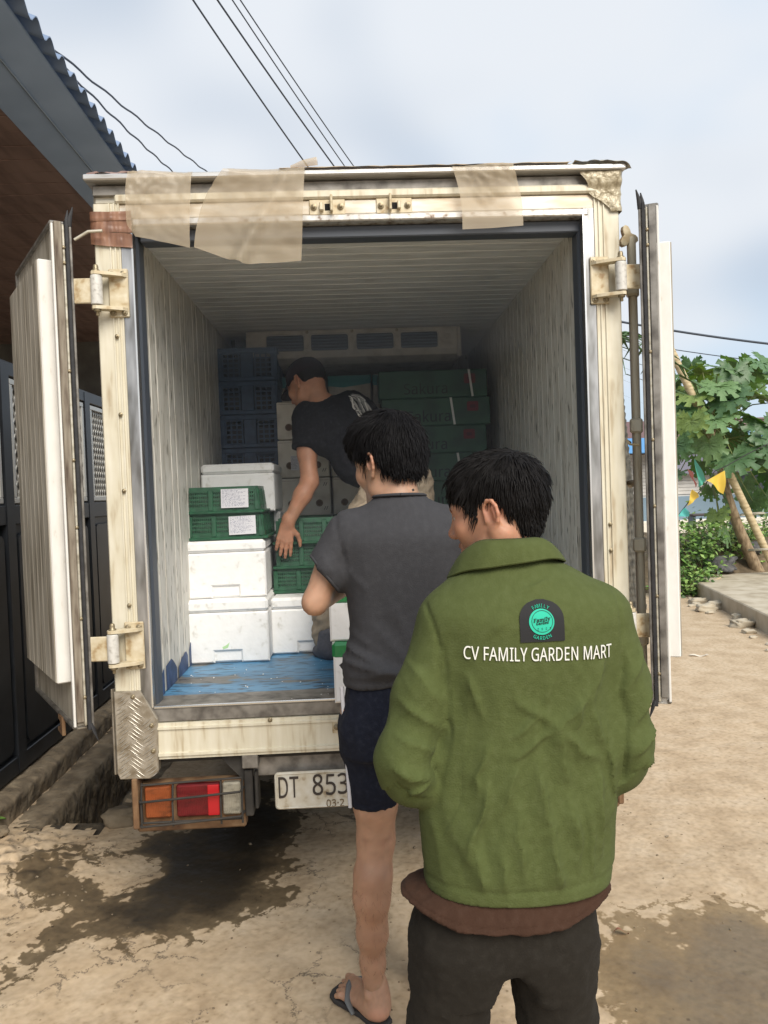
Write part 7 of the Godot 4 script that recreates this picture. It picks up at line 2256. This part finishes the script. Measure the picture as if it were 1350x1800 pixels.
	# flip-flops
	for q in [[Vector3(-0.016, 0.0, 0.482), Vector3(-0.60, 0, -0.80), 1.0], [Vector3(0.202, 0.0, 0.44), Vector3(-0.1, 0, -1), -1.0]]:
		var d: Vector3 = q[1].normalized()
		var hp: Vector3 = q[0]
		var sd := d.cross(Vector3.UP) * float(q[2]) * -1.0
		var ol := PackedVector2Array()
		for p in [[-0.038, 0.0], [-0.030, 0.024], [-0.005, 0.033], [0.05, 0.033], [0.10, 0.042], [0.15, 0.050], [0.18, 0.044], [0.195, 0.024], [0.203, -0.01], [0.198, -0.034], [0.17, -0.045], [0.13, -0.044], [0.07, -0.032], [0.0, -0.033], [-0.028, -0.025]]:
			var w: Vector3 = hp + d * p[0] + sd * p[1]
			ol.append(Vector2(w.x, w.z))
		var so := part("flip_flop", up_prism(ol, 0.006, 0.0185, 0.003), mat(rgb(52, 50, 50), 0.8), t)
		var at := func(a: float, b: float, y: float) -> Vector3: return hp + d * a + sd * b + Vector3(0, y, 0)
		for s in [[0.048, 0.046], [0.020, -0.044]]:
			part("strap", MB.new().tube([at.call(0.06, s[1], 0.018), at.call(0.085, s[1] * 1.02, 0.042), at.call(0.115, s[1] * 0.60 - 0.010, 0.060), at.call(0.150, -0.018, 0.050), at.call(0.160, -0.019, 0.024)], [0.007, 0.010, 0.011, 0.008, 0.004], 8, true, 0.45), mat(rgb(96, 98, 100), 0.7), so)

func make_cap_man() -> void:
	var t := thing("person", "man in black T-shirt and cap bending inside the truck, hand on a green tray", "person", Vector3(0.1, 0.797, -0.85), "men unloading the truck")
	var skin := rgb(170, 122, 96)
	var fz := Vector3(-0.72, -0.42, -0.55).normalized()
	var hx := Vector3.UP.cross(fz).normalized()
	var hy := fz.cross(hx).normalized()
	var HX := Transform3D(Basis(hx, hy, fz), Vector3(-0.236, 2.020, -1.06)) * Transform3D(Basis(Vector3.BACK, 0.12), Vector3.ZERO)
	# torso frame: y from hips to neck, z out of his back
	var hip := Vector3(0.20, 1.58, -0.90)
	var nk := Vector3(-0.175, 1.905, -1.03)
	var ty := (nk - hip).normalized()
	var tz := Vector3(0.22, 0.30, 0.85)
	tz = (tz - ty * tz.dot(ty)).normalized()
	var TX := Transform3D(Basis(ty.cross(tz), ty, tz), hip)
	var L := hip.distance_to(nk)
	var body := Sdf.new()
	body.column([[0.0, 0, 0, 0.13, 0.08, 0.08, 2.2], [L * 0.5, 0, 0, 0.13, 0.08, 0.08, 2.2], [L * 0.85, 0, 0, 0.15, 0.08, 0.08, 2.2], [L, 0, 0, 0.09, 0.06, 0.06, 2.0]], TX)
	var sh := Vector3(-0.252, 1.845, -1.00)
	var el := Vector3(-0.232, 1.560, -0.925)
	var wr := Vector3(-0.330, 1.385, -0.895)
	body.chain([sh, sh.lerp(el, 0.55), el, el.lerp(wr, 0.35), wr], [0.050, 0.044, 0.040, 0.041, 0.0275], 0.02)
	var sh2 := TX * Vector3(0.125, L * 0.80, -0.05)
	body.chain([sh2, sh2 + Vector3(0.06, -0.22, -0.16), sh2 + Vector3(0.10, -0.42, -0.20)], [0.048, 0.040, 0.028], 0.02)
	body.cap(nk + Vector3(0.01, -0.03, 0.01), HX * Vector3(0, -0.05, -0.03), 0.062, 0.052, 0.03)
	body.chain([Vector3(0.11, 1.53, -0.86), Vector3(-0.11, 1.22, -0.68), Vector3(-0.170, 0.88, -0.70)], [0.08, 0.055, 0.04], 0.03)
	body.chain([Vector3(0.24, 1.53, -0.90), Vector3(0.25, 1.17, -0.84), Vector3(0.25, 0.88, -0.92)], [0.08, 0.055, 0.04], 0.03)
	var bm := body.build(0.0115)
	var S := Sdf.new()
	head_sdf(S, HX)
	S.cap(HX * Vector3(0, -0.04, -0.035), nk + Vector3(0.01, -0.02, 0.01), 0.052, 0.058, 0.03)
	bm.add(S.build(0.0042))
	var H := Sdf.new()
	hand(H, wr + Vector3(-0.010, -0.012, 0.002), Vector3(-0.18, -1.0, -0.02), Vector3(0.05, 0.1, 1.0), -1.0, [0.12, 0.16, 0.14, 0.18], 0.05)
	H.cap(el.lerp(wr, 0.7), wr, 0.032, 0.0275, 0.02)
	bm.add(H.build(0.0034))
	H = Sdf.new()
	hand(H, sh2 + Vector3(0.10, -0.42, -0.20), Vector3(0.0, -0.9, -0.2), Vector3(0.4, -0.2, 0.8), 1.0, [0.4, 0.4, 0.4, 0.4])
	bm.add(H.build(0.0045))
	paint(bm, skin, head_tints(HX, skin), 3)
	part("body", bm, skin_mat(), t)
	eyes(t, HX)
	# cropped hair under a baseball cap
	var hs := Sdf.new()
	hs.ell(HX * Vector3(0, 0.022, -0.018), Vector3(0.0772, 0.078, 0.0945), HX.basis, 0.02)
	hs.ell(HX * Vector3(0, -0.010, 0.078), Vector3(0.105, 0.13, 0.082), HX.basis, 0.01, true)
	hs.ell(HX * Vector3(0, -0.132, -0.03), Vector3(0.12, 0.062, 0.12), HX.basis, 0.01, true)
	for s in [-1.0, 1.0]: hs.ell(HX * Vector3(s * 0.082, -0.016, -0.010), Vector3(0.022, 0.034, 0.026), HX.basis, 0.008, true)
	hair(t, HX, hs, Vector3(0, 0.12, -0.05), 900, 0.016, 0.003, 13, rgb(24, 22, 22))
	var C := Sdf.new()
	C.ell(HX * Vector3(0, 0.040, -0.008), Vector3(0.086, 0.092, 0.104), HX.basis * Basis(Vector3.RIGHT, -0.12), 0.01)
	C.cut(-(HX.basis * Vector3(0, 1, 0.10)), HX * Vector3(0, 0.022, 0.0))
	var cm := C.build(0.005)
	var cap_m := cloth(rgb(40, 32, 38), 127, 0.12)
	var cap := part("cap", cm, cap_m, t)
	for k in 6:
		var a := TAU * k / 6.0
		var pts := []
		for i in 10:
			var ph := lerpf(0.25, PI / 2, i / 9.0)
			pts.append(HX * (Vector3(0, 0.040, -0.008) + Basis(Vector3.RIGHT, -0.12) * Vector3(sin(a) * cos(ph) * 0.0868, sin(ph) * 0.0928, cos(a) * cos(ph) * 0.1048)))
		part("seam", MB.new().tube(pts, 0.0011, 4, false), cap_m, cap)
	part("button", MB.new().lathe([[0.0001, 0.006], [0.007, 0.004], [0.009, 0.0]], HX * Transform3D(Basis(), Vector3(0, 0.130, -0.019)), 12), cap_m, cap)
	part("visor", wrinkled(8, 16, func(u: float, v: float) -> Vector3:
		var a := (u - 0.5) * 2.3
		var r := 0.088 + v * 0.072 * pow(cos((u - 0.5) * 2.6), 0.7)
		return HX * Vector3(sin(a) * minf(r, 0.090), 0.040 - 0.03 * v - 0.022 * sin(a) * sin(a), cos(a) * r + 0.004)), cap_m, cap)
	# T-shirt
	var T := Sdf.new()
	T.column([[-0.03, 0.0, 0, 0.165, 0.105, 0.11, 2.3], [L * 0.25, 0, 0, 0.158, 0.105, 0.108, 2.3], [L * 0.55, 0, 0, 0.170, 0.11, 0.112, 2.3], [L * 0.78, 0, 0, 0.185, 0.11, 0.105, 2.3], [L * 0.90, 0, 0, 0.165, 0.10, 0.09, 2.1], [L * 0.985, 0, 0, 0.085, 0.075, 0.068, 2.0]], TX, 0.02)
	T.ell(Vector3(0.0, 1.64, -0.86), Vector3(0.11, 0.10, 0.09), Basis(), 0.08)
	var se := sh.lerp(el, 0.44)
	T.cap(sh + Vector3(0.02, 0.02, 0), se + (el - sh) * 0.2, 0.074, 0.074, 0.05).cut(el - sh, se)
	var s2e := sh2 + Vector3(0.012, -0.16, -0.10)
	T.cap(sh2, s2e + Vector3(0.005, -0.06, -0.04), 0.072, 0.066, 0.04).cut(Vector3(0.02, -0.22, -0.15), s2e)
	var fn := FastNoiseLite.new(); fn.seed = 80; fn.frequency = 8.0; fn.fractal_octaves = 4; fn.fractal_type = FastNoiseLite.FRACTAL_RIDGED
	var tm := T.build(0.0085, func(p: Vector3, n: Vector3) -> Vector3:
		return p + n * (fn.get_noise_3dv(p * Vector3(0.9, 0.8, 0.9)) - 0.3) * 0.0075)
	var tsm := grain([[0.0, rgb(20, 20, 24)], [0.6, rgb(28, 28, 33)], [1.0, rgb(52, 52, 58)]], 128, 0.03, 5, 3.2, 0.9)
	tsm.metallic_specular = 0.2
	part("t_shirt", tm, tsm, t)
	# a pale brushed swirl printed on the upper back
	var inv := TX.affine_inverse()
	var hd := heights(tm, inv, 0.010)
	var r := RandomNumberGenerator.new(); r.seed = 41
	for k in 15:
		var b := MB.new()
		var pts := []; var ws := []
		var o := Vector2(0.128 - k * 0.0042, L * 0.83 - (k % 5) * 0.006)
		var bend := r.randf_range(0.9, 1.1)
		var len := r.randf_range(0.10, 0.20)
		for i in 18:
			var u := i / 17.0
			var q := o + Vector2(-0.015 + 0.022 * sin(u * 4.5 * bend + k * 0.12), -u * len)
			pts.append(TX * Vector3(q.x, q.y, over(hd, q.x, q.y, 0.010) + 0.0015))
			ws.append(0.0006 + 0.0046 * sin(pow(u, 0.6) * PI) * r.randf_range(0.5, 1.3))
		b.tube(pts, ws, 5, false, 0.3, TX.basis.z)
		part("print", b, mat([rgb(150, 148, 142), rgb(112, 112, 110), rgb(186, 184, 178), rgb(84, 84, 86)][k % 4], 0.8), t)
	# beige trousers
	var K := Sdf.new()
	K.ell(Vector3(0.185, 1.545, -0.885), Vector3(0.138, 0.135, 0.115), Basis(), 0.03)
	K.chain([Vector3(0.115, 1.50, -0.85), Vector3(0.0, 1.34, -0.745), Vector3(-0.11, 1.215, -0.675), Vector3(-0.155, 1.0, -0.685), Vector3(-0.172, 0.895, -0.70)], [0.115, 0.098, 0.080, 0.066, 0.062], 0.03)
	K.chain([Vector3(0.225, 1.50, -0.895), Vector3(0.25, 1.17, -0.84), Vector3(0.25, 0.895, -0.92)], [0.105, 0.078, 0.064], 0.03)
	var km := K.build(0.009, func(p: Vector3, n: Vector3) -> Vector3:
		return p + n * (fn.get_noise_3dv(p * Vector3(1.2, 1.6, 1.2)) - 0.35) * 0.012)
	part("trousers", km, cloth(rgb(150, 136, 118), 129, 0.10), t)
	for q in [[Vector3(-0.165, 0.83, -0.665), Vector3(-0.20, 0.822, -0.715)], [Vector3(0.25, 0.83, -0.90), Vector3(0.22, 0.822, -1.04)]]:
		var F := Sdf.new()
		var d: Vector3 = (q[1] - q[0]) * Vector3(1, 0, 1)
		F.cap(q[0] + Vector3(0, 0.02, 0), q[1], 0.042, 0.026, 0.04)
		F.cap(q[0] + Vector3(0, 0.015, 0), q[0] + Vector3(0, 0.075, 0), 0.042, 0.044, 0.03)
		F.cap(q[0] - d * 0.3 - Vector3(0, 0.005, 0), q[1] + d.normalized() * 0.012 - Vector3(0, 0.004, 0), 0.034, 0.030, 0.02)
		part("shoe", F.build(0.006), grain([[0.0, rgb(62, 62, 68)], [1.0, rgb(90, 90, 98)]], 130, 0.03, 3, 4.0, 0.7), t)
